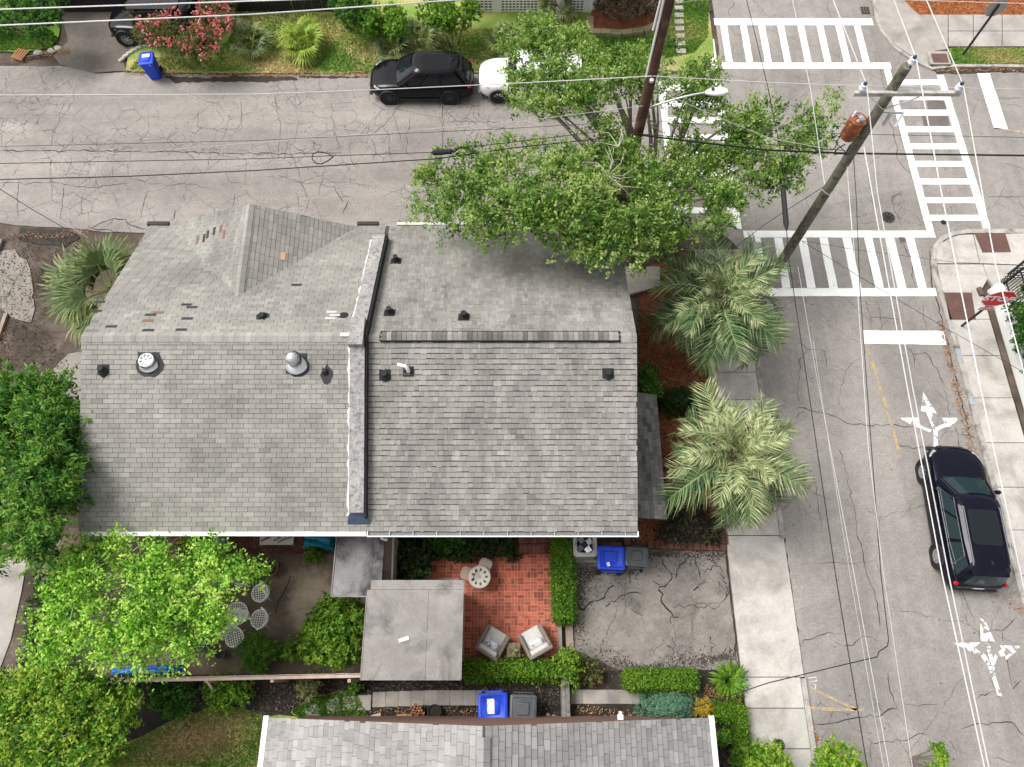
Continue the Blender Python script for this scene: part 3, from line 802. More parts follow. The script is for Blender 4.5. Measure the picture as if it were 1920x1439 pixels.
# north east corner
sw_n = T('sidewalk', None, None, (20, 28.5, 0)); sw_n['kind'] = 'structure'
slab(PL([(1640, -40), (1640, 0), (1645, 38), (1654, 58), (1678, 88), (1708, 108), (1738, 125), (1738, 100), (1775, 95), (1775, 31), (1722, 31), (1706, 18), (1690, 0), (1685, -40)]), sw_n, tone=0.35, mat='concrete_old')
for a, b in ((1777, 1822), (1824, 1876), (1878, 1935), (1937, 2040)):
    slab(PL([(a, 62), (b, 62), (b, 90), (a, 90)]), sw_n, tone=rng.uniform(0.3, 0.6), mat='concrete_old')
    slab(PL([(a, 31), (b, 31), (b, 61), (a, 61)]), sw_n, tone=rng.uniform(0.3, 0.6), mat='concrete_old')
kerb(PL([(1637, -60), (1637, 0), (1643, 38), (1652, 60), (1676, 91), (1706, 112), (1746, 131), (1790, 126), (1860, 126), (1990, 128)]), 0.15)
tag(sheet('grass_verge', PL([(1779, 92), (1990, 92), (1990, 124), (1785, 124)]), 0.05, M['lawn']), kind='structure')
tag(sheet('mulch_bed', PL([(1686, -60), (1690, 0), (1700, 18), (1722, 30), (1770, 31), (2060, 32), (2060, -60)]), 0.07, M['orange_mulch']), kind='structure')

# ---- north lawn, drive, beds
lawn_n = sheet('lawn', jag(PL([(236, 134), (300, 138), (420, 139), (540, 139), (760, 137), (900, 137), (1150, 137)]), 0.4, 0.05) + arc(XW - 1.5, YN + 1.8, 1.55, -90, 0) + [V2(9.7, 60), V2(-22, 60)] + PL([(262, 5), (250, 60)]), 0.03, M['lawn'])
green = sheet('lawn', jag(PL([(1000, 60), (1080, 70), (1105, 72), (1240, 68), (1252, 0), (1328, 0), (1326, 70), (1300, 100), (1180, 118), (980, 110)]), 0.4, 0.1, True), 0.036, M['greenlawn'])
green2 = sheet('lawn', jag(PL([(-60, 0), (112, 0), (112, 70), (96, 92), (40, 100), (-60, 98)]), 0.4, 0.06, True), 0.034, M['greenlawn'])
drive = sheet('driveway', jag(PL([(112, 10), (220, 12), (252, 92), (230, 112), (238, 134), (180, 137), (110, 122), (100, 104), (128, 78)]), 0.4, 0.05, True), 0.014, M['driveasph'])
stepm = T('garden_path', None, None, P(1275, 60)); stepm['kind'] = 'structure'
for x, y in ((1273, 3), (1273, 16), (1273, 29.5), (1273, 42), (1274, 55), (1275, 68.5), (1276, 82.5), (1277, 97)):
    c = P(x, y, 0.06)
    m = MB(); m.tone = rng.uniform(0.35, 0.65)
    m.box((c.x, c.y, 0.075), (0.43, 0.27, 0.06), rng.uniform(-0.04, 0.04))
    m.build('paver', M['concrete'], stepm)

# ---- around the house: soil strip west, beds east
tag(sheet('old_pavement', jag(PL([(-60, 478), (25, 470), (52, 490), (62, 550), (40, 590), (30, 560), (-60, 560)]), 0.35, 0.06, True), 0.0, M['brokenslab']), kind='structure')
tag(sheet('tar_patch', jag(PL([(40, 428), (128, 432), (150, 445), (120, 462), (70, 460), (30, 448)]), 0.3, 0.06, True), -0.004, M['dirt']), kind='structure')
tag(sheet('old_pavement', jag(PL([(-20, 552), (55, 550), (66, 580), (60, 605), (30, 600), (-20, 560)]), 0.35, 0.05, True), 0.004, M['brokenslab']), kind='structure')
tag(sheet('old_pavement', jag(PL([(100, 690), (128, 662), (200, 655), (260, 760), (150, 770), (110, 720)]), 0.35, 0.05, True), 0.0, M['brokenslab']), kind='structure')
tag(sheet('driveway_strip', PL([(-120, 1068), (52, 1040), (40, 1110), (20, 1200), (-10, 1280), (-150, 1290)]), 0.0, M['concrete_old']), kind='structure')
tag(sheet('mulch_bed', jag(PL([(1175, 505), (1200, 560), (1195, 700), (1195, 1020), (1360, 1026), (1352, 900), (1330, 740), (1322, 690), (1340, 560), (1320, 480)]), 0.4, 0.05, True), 0.02, M['mulch']), kind='structure')
pad = MB(); pad.prism([tuple(p)[:2] for p in PL([(1172, 504), (1236, 504), (1236, 540), (1178, 556)])], -0.02, 0.16)
tag(pad.build('concrete_pad', M['concrete_old']), kind='structure')
m = MB()
m.prism([tuple(p)[:2] for p in PL([(1326, 690), (1345, 690), (1345, 750), (1331, 750)])], 0, 0.12)
tag(m.build('wall_edging', M['stucco']), kind='structure')

tag(sheet('driveway', jag(PL([(1074, 1034), (1358, 1034), (1364, 1080), (1376, 1180), (1384, 1254), (1330, 1258), (1265, 1250), (1220, 1262), (1160, 1255), (1118, 1238), (1070, 1216)]), 0.4, 0.035, True), 0.006, M['oldslab']), kind='structure')
dcr = MB()
_m = dcr
def rib2(px, w, z=0.012, amp=0.075):
    pts = jag(PL(px), 0.11, amp)
    prev = None
    for i, p in enumerate(pts):
        a, b = pts[max(i - 1, 0)], pts[min(i + 1, len(pts) - 1)]
        d = Vector((b.x - a.x, b.y - a.y, 0))
        if d.length < 1e-6: continue
        d.normalize()
        n = Vector((-d.y, d.x, 0)) * w * (0.35 + 0.8 * rng.random()) / 2
        cur = (Vector((p.x, p.y, z)) + n, Vector((p.x, p.y, z)) - n)
        if prev: dcr.quad(prev[0], prev[1], cur[1], cur[0])
        prev = cur
for px, w in (([(1235, 1048), (1250, 1060), (1262, 1085), (1238, 1105), (1225, 1090)], 0.06), ([(1262, 1085), (1275, 1060), (1290, 1040)], 0.05), ([(1238, 1105), (1242, 1130), (1258, 1150), (1272, 1158)], 0.06), ([(1300, 1045), (1310, 1075), (1345, 1060), (1362, 1095)], 0.05), ([(1362, 1095), (1362, 1118), (1345, 1140), (1262, 1138)], 0.035), ([(1330, 1040), (1345, 1060)], 0.05),
              ([(1345, 1090), (1362, 1118)], 0.04), ([(1310, 1075), (1318, 1092), (1300, 1108)], 0.05), ([(1148, 1095), (1130, 1118), (1100, 1138), (1082, 1140)], 0.07), ([(1200, 1112), (1165, 1118), (1135, 1138)], 0.05), ([(1258, 1150), (1262, 1180), (1265, 1195), (1262, 1235)], 0.03), ([(1330, 1195), (1340, 1210), (1333, 1225)], 0.05), ([(1186, 1060), (1160, 1140), (1115, 1240)], 0.018), ([(1290, 1040), (1300, 1045)], 0.05), ([(1185, 1140), (1205, 1155)], 0.03)):
    rib2(px, w * 0.85)
tag(dcr.build('driveway_crack', M['crack']), kind='stuff')
# brick border of the bed beside the driveway
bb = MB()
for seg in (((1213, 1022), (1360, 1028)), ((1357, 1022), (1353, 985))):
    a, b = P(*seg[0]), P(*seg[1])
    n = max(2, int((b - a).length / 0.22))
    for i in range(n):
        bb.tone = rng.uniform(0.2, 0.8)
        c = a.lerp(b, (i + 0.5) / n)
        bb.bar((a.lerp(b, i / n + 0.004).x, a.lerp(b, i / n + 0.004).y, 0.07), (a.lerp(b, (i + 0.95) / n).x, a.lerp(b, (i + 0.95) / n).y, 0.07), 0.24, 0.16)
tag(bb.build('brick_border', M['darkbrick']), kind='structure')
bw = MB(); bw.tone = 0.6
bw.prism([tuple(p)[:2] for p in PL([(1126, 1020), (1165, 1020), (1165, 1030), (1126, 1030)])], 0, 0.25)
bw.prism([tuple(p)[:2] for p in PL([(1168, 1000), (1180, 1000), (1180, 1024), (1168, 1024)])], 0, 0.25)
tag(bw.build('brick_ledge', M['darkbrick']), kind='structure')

# ---- south strip: black soil, pavers, lawn
tag(sheet('planting_bed', PL([(-80, 1262), (1075, 1258), (1180, 1258), (1385, 1255), (1400, 1345), (1420, 1500), (-80, 1500)]), -0.012, M['blacksoil']), kind='structure')
tag(sheet('lawn', jag(PL([(150, 1520), (240, 1390), (330, 1345), (420, 1325), (500, 1340), (640, 1360), (640, 1520)]), 0.4, 0.08, True), 0.0, M['lawn']), kind='structure')
tag(sheet('lawn', jag(PL([(545, 1333), (580, 1312), (640, 1296), (668, 1300), (680, 1335), (700, 1345), (560, 1350)]), 0.3, 0.05, True), 0.006, M['greenlawn']), kind='structure')
pv = T('garden_path', None, None, P(800, 1310)); pv['kind'] = 'structure'
def paver(x, y, w, d, rot=0, tone=None, name='paver'):
    c = P(x, y, 0.02)
    m = MB(); m.tone = rng.uniform(0.2, 0.6) if tone is None else tone
    m.rbox((c.x, c.y, 0.012), (w, d, 0.06), 0.02, 2, Matrix.Rotation(rot, 3, 'Z'))
    return m.build(name, M['concrete_old'], pv)
paver(586, 1336, 0.42, 0.40, 0.42, 0.8); paver(625, 1323, 0.42, 0.42, 0.22, 0.8); paver(655, 1319, 0.42, 0.42, 0.05, 0.45); paver(683, 1318, 0.44, 0.46, 0.02, 0.5)
for i in range(10):
    paver(711 + i * 24.2, 1312 - min(i, 4) * 0.8, 0.41, 0.45, rng.uniform(-0.03, 0.03), 0.45 if i in (0, 4) else rng.uniform(0.05, 0.3))
for i in range(6):
    paver(1081 + i * 23, 1307, 0.40, 0.42, rng.uniform(-0.02, 0.02), (0.1, 0.7, 0.7, 0.2, 0.5, 0.1)[i])
# ---- the back yard under the bright tree, and the brick patio
yard = sheet('yard', PL([(130, 990), (640, 990), (700, 1010), (700, 1262), (120, 1268), (60, 1240), (80, 1050)]), -0.005, M['yard'])
m = MB()
strip(jag(PL([(545, 1080), (535, 1105), (522, 1130), (516, 1150)], 0.0), 0.2, 0.02), 0.03, -0.01, 0.004, m)
m.build('crack', M['crack'], yard)
patio = sheet('patio', PL([(798, 1040), (870, 1000), (1050, 1000), (1052, 1242), (866, 1244), (866, 1100), (798, 1092)]), 0.0, M['mortar'])
x0, x1 = P(872, 1150).x, P(1046, 1200).x
y0, y1 = gy(1241), gy(1006)
bricks = []
mod = 0.2205
def inside_patio(x, y):
    if x0 < x < x1 and y0 < y < y1: return True
    return P(800, 1060).x < x < x0 + 0.02 and gy(1090) < y < gy(1042)
nx = int((x1 - P(800, 1060).x) / mod) + 2
ny = int((y1 - y0) / mod) + 2
for i in range(nx):
    for j in range(ny):
        bx, by = x1 - (i + 0.5) * mod, y0 + (j + 0.5) * mod
        if not inside_patio(bx, by): continue
        hor = (i + j) % 2 == 0
        if rng.random() < 0.18: hor = not hor
        for s in (-1, 1):
            if hor: bricks.append((bx, by + s * mod / 4, mod - 0.018, mod / 2 - 0.016))
            else: bricks.append((bx + s * mod / 4, by, mod / 2 - 0.016, mod - 0.018))
def brick_box(m, b, z=0.012):
    h = z + rng.uniform(-0.004, 0.004)
    m.box((b[0], b[1], h - 0.02), (b[2], b[3], 0.04), rng.uniform(-0.015, 0.015))
bricks.sort(key=lambda b: b[1])          # nearest to the camera foot first
mh, mv = MB(), MB()
mh.box((0, 0, -0.02), (mod - 0.018, mod / 2 - 0.016, 0.04)); mv.box((0, 0, -0.02), (mod / 2 - 0.016, mod - 0.018, 0.04))
mesh_h, mesh_v = mh.mesh('brick', M['brick_obj']), mv.mesh('brick', M['brick_obj'])
for b in bricks[:300]:
    o = link('brick', mesh_h if b[2] > b[3] else mesh_v, patio)
    o.location = (b[0], b[1], 0.012 + rng.uniform(-0.003, 0.003))
    o.rotation_euler = (0, 0, rng.uniform(-0.02, 0.02))
    t = rng.random(); o.color = (t, t, t, 1)
m = MB()
for b in bricks[300:]:
    m.tone = rng.random()
    brick_box(m, b)
m.build('bricks', M['brick_attr'], patio, kind='stuff')
# brick steps up to the back door, and the brick apron by the west half
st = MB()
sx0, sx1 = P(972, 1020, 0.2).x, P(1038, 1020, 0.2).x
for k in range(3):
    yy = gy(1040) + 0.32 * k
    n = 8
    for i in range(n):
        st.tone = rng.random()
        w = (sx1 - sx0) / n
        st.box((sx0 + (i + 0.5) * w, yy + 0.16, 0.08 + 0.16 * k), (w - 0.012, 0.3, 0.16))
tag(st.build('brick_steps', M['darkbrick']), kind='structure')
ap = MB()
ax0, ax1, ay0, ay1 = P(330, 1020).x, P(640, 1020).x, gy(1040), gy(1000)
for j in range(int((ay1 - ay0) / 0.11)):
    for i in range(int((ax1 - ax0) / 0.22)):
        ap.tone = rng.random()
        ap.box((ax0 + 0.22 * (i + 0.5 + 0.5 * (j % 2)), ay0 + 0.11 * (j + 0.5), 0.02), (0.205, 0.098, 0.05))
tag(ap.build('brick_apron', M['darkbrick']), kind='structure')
tag(sheet('planting_bed', PL([(720, 1000), (972, 1000), (972, 1042), (802, 1046), (800, 1090), (720, 1092)]), 0.014, M['blacksoil']), kind='structure')
# ================================================================== THE HOUSE
ZE = 4.0
YF, YB = P(960, 997, ZE).y, P(960, 424, ZE).y
YR = (YF + YB) / 2
ZR = ZE + 2.06
HX0, HX1 = -12.66, 3.67
PX0, PX1 = -4.70, -4.27          # the party wall's parapet
KS = (ZR - ZE) / (YR - YF)
UPF = Vector((0, 1, KS)).normalized()
UPB = Vector((0, -1, KS)).normalized()
NF = Vector((0, -KS, 1)).normalized()
NB = Vector((0, KS, 1)).normalized()
SLOPE = math.hypot(YR - YF, ZR - ZE)
house = T('brick_house', 'long double house with grey shingle roof parted by a parapet wall', 'house', ((HX0 + HX1) / 2, YR, 0))

# walls with gable ends, built as one shell
wx0, wx1, wy0, wy1 = HX0 + 0.32, HX1 - 0.3, YF + 0.62, YB - 0.5
zf = ZE + (wy0 - YF) * KS - 0.16
m = MB()
prof = [(wy0, 0), (wy1, 0), (wy1, zf), (YR, ZR - 0.2), (wy0, zf)]
vs = [(wx0, a, b) for a, b in prof] + [(wx1, a, b) for a, b in prof]
m.add(vs, [[0, 4, 3, 2, 1], [5, 6, 7, 8, 9]] + [[i, (i + 1) % 5, 5 + (i + 1) % 5, 5 + i] for i in range(5)])
m.build('wall', M['wallbrick'], house)
for x in (-11.2, -9.0, -6.4, -1.2, 2.4):
    f = MB()
    for sx in (-0.5, 0.5): f.box((x + sx, wy0 - 0.015, 1.9), (0.09, 0.06, 1.5))
    for sz in (1.15, 1.9, 2.65): f.box((x, wy0 - 0.015, sz), (0.91, 0.06, 0.09))
    fo = f.build('window', M['white'], house)
    g = MB(); g.box((x, wy0 - 0.004, 1.9), (0.9, 0.02, 1.4)); g.build('pane', M['glass'], fo)
d = MB(); d.box(((sx0 + sx1) / 2, wy0 - 0.02, 1.55), (0.95, 0.06, 2.05)); do = d.build('door', M['white'], house)
d = MB(); d.box(((sx0 + sx1) / 2 + 0.36, wy0 - 0.07, 1.5), (0.05, 0.06, 0.14)); d.build('handle', M['darkmetal'], do)

# the roof deck
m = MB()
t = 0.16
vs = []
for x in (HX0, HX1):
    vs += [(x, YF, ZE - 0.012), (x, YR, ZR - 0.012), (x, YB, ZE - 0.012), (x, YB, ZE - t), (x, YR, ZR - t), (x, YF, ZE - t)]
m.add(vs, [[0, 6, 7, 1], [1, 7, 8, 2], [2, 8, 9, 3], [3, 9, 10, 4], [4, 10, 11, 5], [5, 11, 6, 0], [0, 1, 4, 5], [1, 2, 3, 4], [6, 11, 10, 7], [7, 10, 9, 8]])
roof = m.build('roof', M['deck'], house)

# dormer: a gabled cross roof on the north west slope
db = on_plane(447, 556, Vector((0, YB, ZE)), NB)
DZ = db.z
dA = P(469, 383, DZ)
dA = Vector((dA.x, dA.y, DZ))
dL = P(320, 418, ZE + 0.03); dR = P(669, 426, ZE + 0.03)
m = MB()
for a, b, c in ((dL, db, dA), (db, dR, dA)):
    m.add([a, b, c], [[0, 1, 2]])
m.add([dL, dA, dR, dL - Vector((0, 0, .05)), dR - Vector((0, 0, .05))], [[0, 1, 2]])
m.build('dormer', M['deck'], house)
m = MB()
m.add([dL + Vector((0.25, -.18, -.1)), dR + Vector((-0.25, -.18, -.1)), dA + Vector((0, -.18, -.12))], [[0, 1, 2]])
m.build('dormer_gable', M['white'], house)

# ---- shingles: every tab is a wedge of its own
SH = []     # (corner points 8, material key, tone, projected size)
CAM = Vector((0, 0, CAMZ))
def shingle(O, u, v, n, u0, u1, v0, v1, th, key, tone, lift=0.004):
    a, b = O + u * u0 + v * v0, O + u * u1 + v * v0
    c, d = O + u * u1 + v * v1, O + u * u0 + v * v1
    pts = [a + n * th, b + n * th, c + n * lift, d + n * lift, a - n * 0.004, b - n * 0.004, c - n * 0.004, d - n * 0.004]
    ctr = (a + c) / 2
    r = CAM - ctr
    size = (u1 - u0) * (v1 - v0) * n.dot(r.normalized()) / r.length_squared
    SH.append((pts, key, tone, size))
SF = [[0, 1, 2, 3], [4, 5, 1, 0], [5, 6, 2, 1], [7, 4, 0, 3], [6, 7, 3, 2]]
def cover(O, u, v, n, vmax, ivals, exp, key, widths, tonef, th=0.011, gap=0.010, vgap=0.010):
    rows = int(vmax / exp + 0.5)
    ex = vmax / rows
    for r in range(rows):
        v0, v1 = r * ex, (r + 1) * ex - vgap  # vgap bares the dark deck, standing in for each course's shadow line
        for ua, ub in ivals((v0 + v1) / 2):
            x = ua - widths(r, True)
            while x < ub - 0.02:
                w = widths(r, False)
                a, b = max(x, ua), min(x + w - gap, ub)
                if b - a > 0.03:
                    jit = rng.uniform(-0.004, 0.004)
                    if key == 'arch': jit += rng.choice((-0.010, -0.002, 0.006, 0.012))
                    shingle(O, u, v, n, a, b, v0 + jit, v1, th * rng.uniform(0.75, 1.35), key, tonef(r, (a + b) / 2))
                x += w
U = Vector((1, 0, 0))
def tab_w(r, first):
    if first: return 0.165 * (r % 2) + rng.uniform(0, 0.004) + 0.02 * math.sin(r * 1.7)
    return 0.330
def tab_tone(r, x):
    return min(1, max(0, 0.5 + rng.gauss(0, 0.07) + 0.06 * math.sin(x * 0.5 + r * 0.21)))
wob = {}
def arch_w(r, first):
    if first: return rng.uniform(0.02, 0.3)
    return rng.choice((0.08, 0.11, 0.13, 0.15, 0.17, 0.2, 0.24))
def arch_tone(r, x, k=0.62):
    # dimensional shingles: blended dark and light tabs, streaked down the slope
    s = math.sin(x * 5.1 + math.sin(r * 0.35) * 1.3) * 0.10 + math.sin(x * 2.3 + r * 0.12) * 0.07
    return min(1, max(0, 0.5 + s * k + rng.gauss(0, 0.09)))
LW = PX0 - HX0
def whole(a, b): return lambda v: [(a, b)]
# front slopes
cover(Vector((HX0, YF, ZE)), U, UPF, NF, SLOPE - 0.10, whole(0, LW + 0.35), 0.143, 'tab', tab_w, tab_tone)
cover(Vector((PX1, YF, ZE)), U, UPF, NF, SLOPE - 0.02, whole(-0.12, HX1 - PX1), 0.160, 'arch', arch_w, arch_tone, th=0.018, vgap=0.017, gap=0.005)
# back slopes: u runs west here so that u x v = n
UB = Vector((-1, 0, 0))
OB = Vector((HX1, YB, ZE))
def uB(p): return (Vector(p) - OB).dot(UB)
def vB(p): return (Vector(p) - OB).dot(UPB)
vb, ub_ = vB(db), uB(db)
uL, uR = uB(dL), uB(dR)
def back_left(v):
    a, b = HX1 - PX0, HX1 - HX0
    if v >= vb: return [(a, b)]
    k = max(0.0, v / vb)
    return [(a - 0.3, uR + (ub_ - uR) * k + 0.2), (uL + (ub_ - uL) * k - 0.2, b)]
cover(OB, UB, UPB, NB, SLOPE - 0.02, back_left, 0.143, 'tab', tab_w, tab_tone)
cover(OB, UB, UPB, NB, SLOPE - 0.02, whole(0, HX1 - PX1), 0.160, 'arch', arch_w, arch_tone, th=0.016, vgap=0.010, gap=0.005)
# dormer slopes: courses run with the dormer's ridge
for low, sgn in ((dL, 1), (dR, -1)):
    rdir = (dA - db).normalized()
    nn = (low - db).cross(dA - db)
    if nn.z < 0: nn = -nn
    nn.normalize()
    up = (nn.cross(rdir))
    if up.z < 0: up = -up
    up.normalize()
    uu = up.cross(nn).normalized()
    O = low.copy()
    H_ = (dA - O).dot(up)
    ua_, ubb = (dA - O).dot(uu), (db - O).dot(uu)
    def iv(v, H_=H_, ua_=ua_, ubb=ubb):
        k = min(1, max(0, v / H_))
        a, b = ua_ * k, ubb * k
        return [(a, b + 0.2)] if a < b else [(b - 0.2, a)]
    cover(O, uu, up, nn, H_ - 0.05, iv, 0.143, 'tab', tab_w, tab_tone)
# porch lean-to on the east wall (the house's shade is put into its darker covering colour)
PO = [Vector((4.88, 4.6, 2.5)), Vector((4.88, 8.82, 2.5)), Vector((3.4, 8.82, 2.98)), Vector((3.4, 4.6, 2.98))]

SH.sort(key=lambda s: -s[3])
def shingle_mesh(pts, mat):
    c = sum(pts, Vector()) / 8
    me = bpy.data.meshes.new('shingle')
    me.from_pydata([tuple(p - c) for p in pts], [], SF)
    me.materials.append(mat)
    return me, c
rl = wloc(roof)
for pts, key, tone, _ in SH[:300]:
    me, c = shingle_mesh(pts, M['shingle_%s_obj' % key])
    o = link('shingle', me, roof)
    o.location = c - rl
    o.color = (tone, tone, tone, 1)
m = MB()
for pts, key, tone, _ in SH[300:]:
    m.mi = 0 if key == 'tab' else 1
    m.tone = tone
    m.add(pts, SF)
m.build('shingles', [M['shingle_tab_attr'], M['shingle_arch_attr']], roof, kind='stuff')

# ridge caps (bent pieces), the raised ridge vent, hip cap of the dormer
def caps(m, a, b, step, half, d1, d2, lift, gap=0.008, tonef=None):
    n = max(1, int((b - a).length / step))
    for i in range(n):
        p, q = a.lerp(b, i / n), a.lerp(b, (i + 1) / n - gap / (b - a).length)
        m.tone = tonef() if tonef else 0.5 + rng.gauss(0, 0.12)
        up = Vector((0, 0, lift + 0.006 * (i % 2)))
        l1, l2 = d1 * half, d2 * half
        m.add([p + up + l1, q + up + l1, q + up + Vector((0, 0, .02)), p + up + Vector((0, 0, .02)), p + up + l2, q + up + l2,
               p + l1, q + l1, p + l2, q + l2], [[0, 1, 2, 3], [3, 2, 5, 4], [6, 7, 1, 0], [4, 5, 9, 8], [0, 3, 4], [1, 5, 2]])
m = MB()
caps(m, Vector((HX0, YR, ZR)), Vector((PX0 - 0.1, YR, ZR)), 0.16, 0.17, -UPF, -UPB, 0.02, 0.002, lambda: 0.66 + rng.gauss(0, 0.06))
m.build('ridge_cap', M['shingle_tab_attr'], house)
m = MB()
caps(m, db, dA, 0.16, 0.15, Vector((-0.93, 0, -0.36)), Vector((0.93, 0, -0.36)), 0.022, 0.002, lambda: 0.62 + rng.gauss(0, 0.06))
m.build('ridge_cap', M['shingle_tab_attr'], house)
m = MB()
caps(m, Vector((PX1 + 0.45, YR, ZR)), Vector((P(1161, 632, ZR + 0.1).x, YR, ZR)), 0.145, 0.15, -UPF, -UPB, 0.095, 0.01, lambda: min(1, max(0, rng.gauss(0.30, 0.26))))
rv = m.build('ridge_vent', M['shingle_arch_attr'], house)
m = MB()
xa, xb = PX1 + 0.40, P(1162, 632, ZR + 0.1).x + 0.03
for d_ in (UPF, UPB):
    c = Vector(((xa + xb) / 2, YR, ZR + 0.06)) - d_ * 0.152
    m.box(c, (xb - xa, 0.045, 0.075))
m.build('vent_edge', M['flashing'], rv)
m = MB()
caps(m, Vector((PX1 + 0.05, YR, ZR)), Vector((xa - 0.02, YR, ZR)), 0.145, 0.16, -UPF, -UPB, 0.02, 0.004)
m.build('ridge_cap', M['shingle_arch_attr'], house)
m = MB()
caps(m, Vector((xb + 0.02, YR, ZR)), Vector((HX1, YR, ZR)), 0.145, 0.16, -UPF, -UPB, 0.02, 0.004)
m.build('ridge_cap', M['shingle_arch_attr'], house)

# parapet of the party wall, following both slopes, in pieces
def roofz(y): return ZE + (y - YF) * KS if y < YR else ZE + (YB - y) * KS
def wallpiece(m, ya, yb, xa, xb, h0, h1, edge=0.0):
    za, zb = roofz(ya), roofz(yb)
    n = max(1, int(abs(yb - ya) / 0.14))
    rings = []
    for i in range(n + 1):
        k = i / n
        y = ya + (yb - ya) * k
        z = za + (zb - za) * k
        e0, e1 = rng.uniform(-edge, edge), rng.uniform(-edge, edge) * 0.4
        rings.append([(xa + e0, y, z + h0), (xb + e1, y, z + h0), (xb + e1, y, z + h1), (xa + e0, y, z + h1)])
    m.loft(rings)
m = MB()
yend = on_plane(668, 962, Vector((0, YF, ZE + 0.3)), NF).y
ytop = on_plane(703, 440, Vector((0, YB, ZE + 0.35)), NB).y
wallpiece(m, yend, YR - 0.42, PX0, PX1, -0.1, 0.34, 0.006)
wallpiece(m, YR + 0.46, ytop, PX0 + 0.02, PX1, -0.1, 0.36, 0.006)
par = m.build('parapet', M['parapet'], house)
m = MB()
m.prism([(PX0 - 0.02, YR - 0.43), (PX1 - 0.03, YR - 0.43), (PX1 - 0.02, YR + 0.47), (PX0, YR + 0.47)], ZR - 0.3, ZR + 0.37)
m.build('parapet', M['parapet'], house)
m = MB()                                        # ragged lime plaster on the west face
wallpiece(m, yend - 0.05, YR - 0.1, PX0 - 0.075, PX0 - 0.004, 0.012, 0.13, 0.035)
wallpiece(m, YR - 0.05, ytop - 0.1, PX0 - 0.08, PX0 + 0.016, 0.012, 0.15, 0.03)
m.box((PX0 - 0.16, YR + 0.02, ZR + 0.06), (0.32, 0.10, 0.10))
m.build('plaster', M['plaster'], par)
m = MB()                                        # black flashing on the east face
wallpiece(m, yend - 0.12, YR + 0.03, PX1 + 0.003, PX1 + 0.06, 0.0, 0.30)
wallpiece(m, YR + 0.03, ytop + 0.05, PX1 + 0.003, PX1 + 0.07, 0.0, 0.32)
m.build('flashing', M['flashing'], par)
m = MB()
fz = roofz(yend - 0.2)
m.add([(PX0 - 0.03, yend - 0.01, roofz(yend) + 0.2), (PX1 + 0.05, yend - 0.01, roofz(yend) + 0.2), (PX1 + 0.14, yend - 0.26, roofz(yend - 0.26) + 0.03), (PX0 - 0.1, yend - 0.26, roofz(yend - 0.26) + 0.03)], [[3, 2, 1, 0]])
m.build('flashing', M['blueflash'], par)

# gutters
gl = MB()
n = 7
for i in range(n):
    a, b = HX0 + 0.12 + (PX0 + 0.45 - HX0 - 0.12) * i / n, HX0 + 0.12 + (PX0 + 0.45 - HX0 - 0.12) * (i + 1) / n - 0.012
    gl.box(((a + b) / 2, YF - 0.065, ZE - 0.06 - 0.003 * rng.random()), (b - a, 0.125, 0.12))
gl.build('gutter', M['white'], house)
gr = MB()
ga, gb = PX0 + 0.50, HX1
gr.box(((ga + gb) / 2, YF - 0.135, ZE - 0.065), (gb - ga, 0.026, 0.13))
gr.box(((ga + gb) / 2, YF - 0.06, ZE - 0.125), (gb - ga, 0.115, 0.012))
gr.box((ga - 0.02, YF - 0.07, ZE - 0.065), (0.03, 0.16, 0.14)); gr.box((gb + 0.01, YF - 0.07, ZE - 0.065), (0.03, 0.16, 0.14))
g2 = gr.build('gutter', M['white'], house)
h = MB(); h.box(((ga + gb) / 2, YF - 0.055, ZE - 0.075), (gb - ga - 0.05, 0.10, 0.05)); h.build('gutter_bed', M['greytrim'], g2)
for i in range(11):
    h = MB(); h.box((ga + 0.62 + i * (gb - ga - 0.7) / 10.4, YF - 0.065, ZE + 0.0), (0.018, 0.13, 0.02)); h.build('hanger', M['acgrey'], g2)
h = MB(); h.box((ga - 0.30, YF - 0.06, ZE - 0.035), (0.28, 0.12, 0.06)); h.build('leaf_clog', M['rustiron'], g2)
dsp = MB(); dsp.tube([(ga + 0.35, YF - 0.1, ZE - 0.14), (ga + 0.36, YF - 0.14, ZE - 0.35), (ga + 0.45, YF - 0.16, ZE - 0.5), (ga + 0.45, wy0 - 0.06, ZE - 0.9), (ga + 0.45, wy0 - 0.06, 0.2)], 0.045, 8)
dsp.build('downspout', M['white'], house)
bk = MB()
bk.box((P(297, 418, ZE).x, YB + 0.10, ZE - 0.02), (0.75, 0.14, 0.11))
bk.box((P(690, 420, ZE).x, YB + 0.10, ZE - 0.02), (0.75, 0.13, 0.11))
bk.build('gutter', M['tar'], house)
bk = MB(); bk.box(((PX0 + 0.35 + HX1) / 2 + 0.3, YB + 0.09, ZE - 0.03), (HX1 - PX0 - 0.4, 0.10, 0.09)); bk.build('gutter', M['offwhite'], house)

# pipes, vents and turbines
def rp(px, py):
    """point on the roof seen at a pixel"""
    f = on_plane(px, py, Vector((0, YF, ZE)), NF)
    return (f, NF, UPF) if f.y < YR else (lambda b: (b, NB, UPB))(on_plane(px, py, Vector((0, YB, ZE)), NB))
def pipe(px, py, r, h, base=True, mat='blackrubber', lab=None, hood=None):
    p, n, up = rp(px, py)
    m = MB()
    m.tube([p, p + Vector((0, 0, h))], [r * 1.05, r], 12)
    m.lathe([(r * 2.0, 0.0), (r * 1.5, 0.06), (r * 1.05, 0.13)], p, 14, cap1=False)
    o = m.build('vent_pipe', M[mat], house, smooth=40)
    if lab: o['label'] = lab
    if base:
        f = MB()
        x = Vector((1, 0, 0)); M3 = Matrix((x, up, n)).transposed()
        dn = -up
        f.box(p + up * 0.04 + n * 0.016, (0.34, 0.30, 0.012), M=M3)
        f.build('base_flashing', M['flashing'], o)
    return o
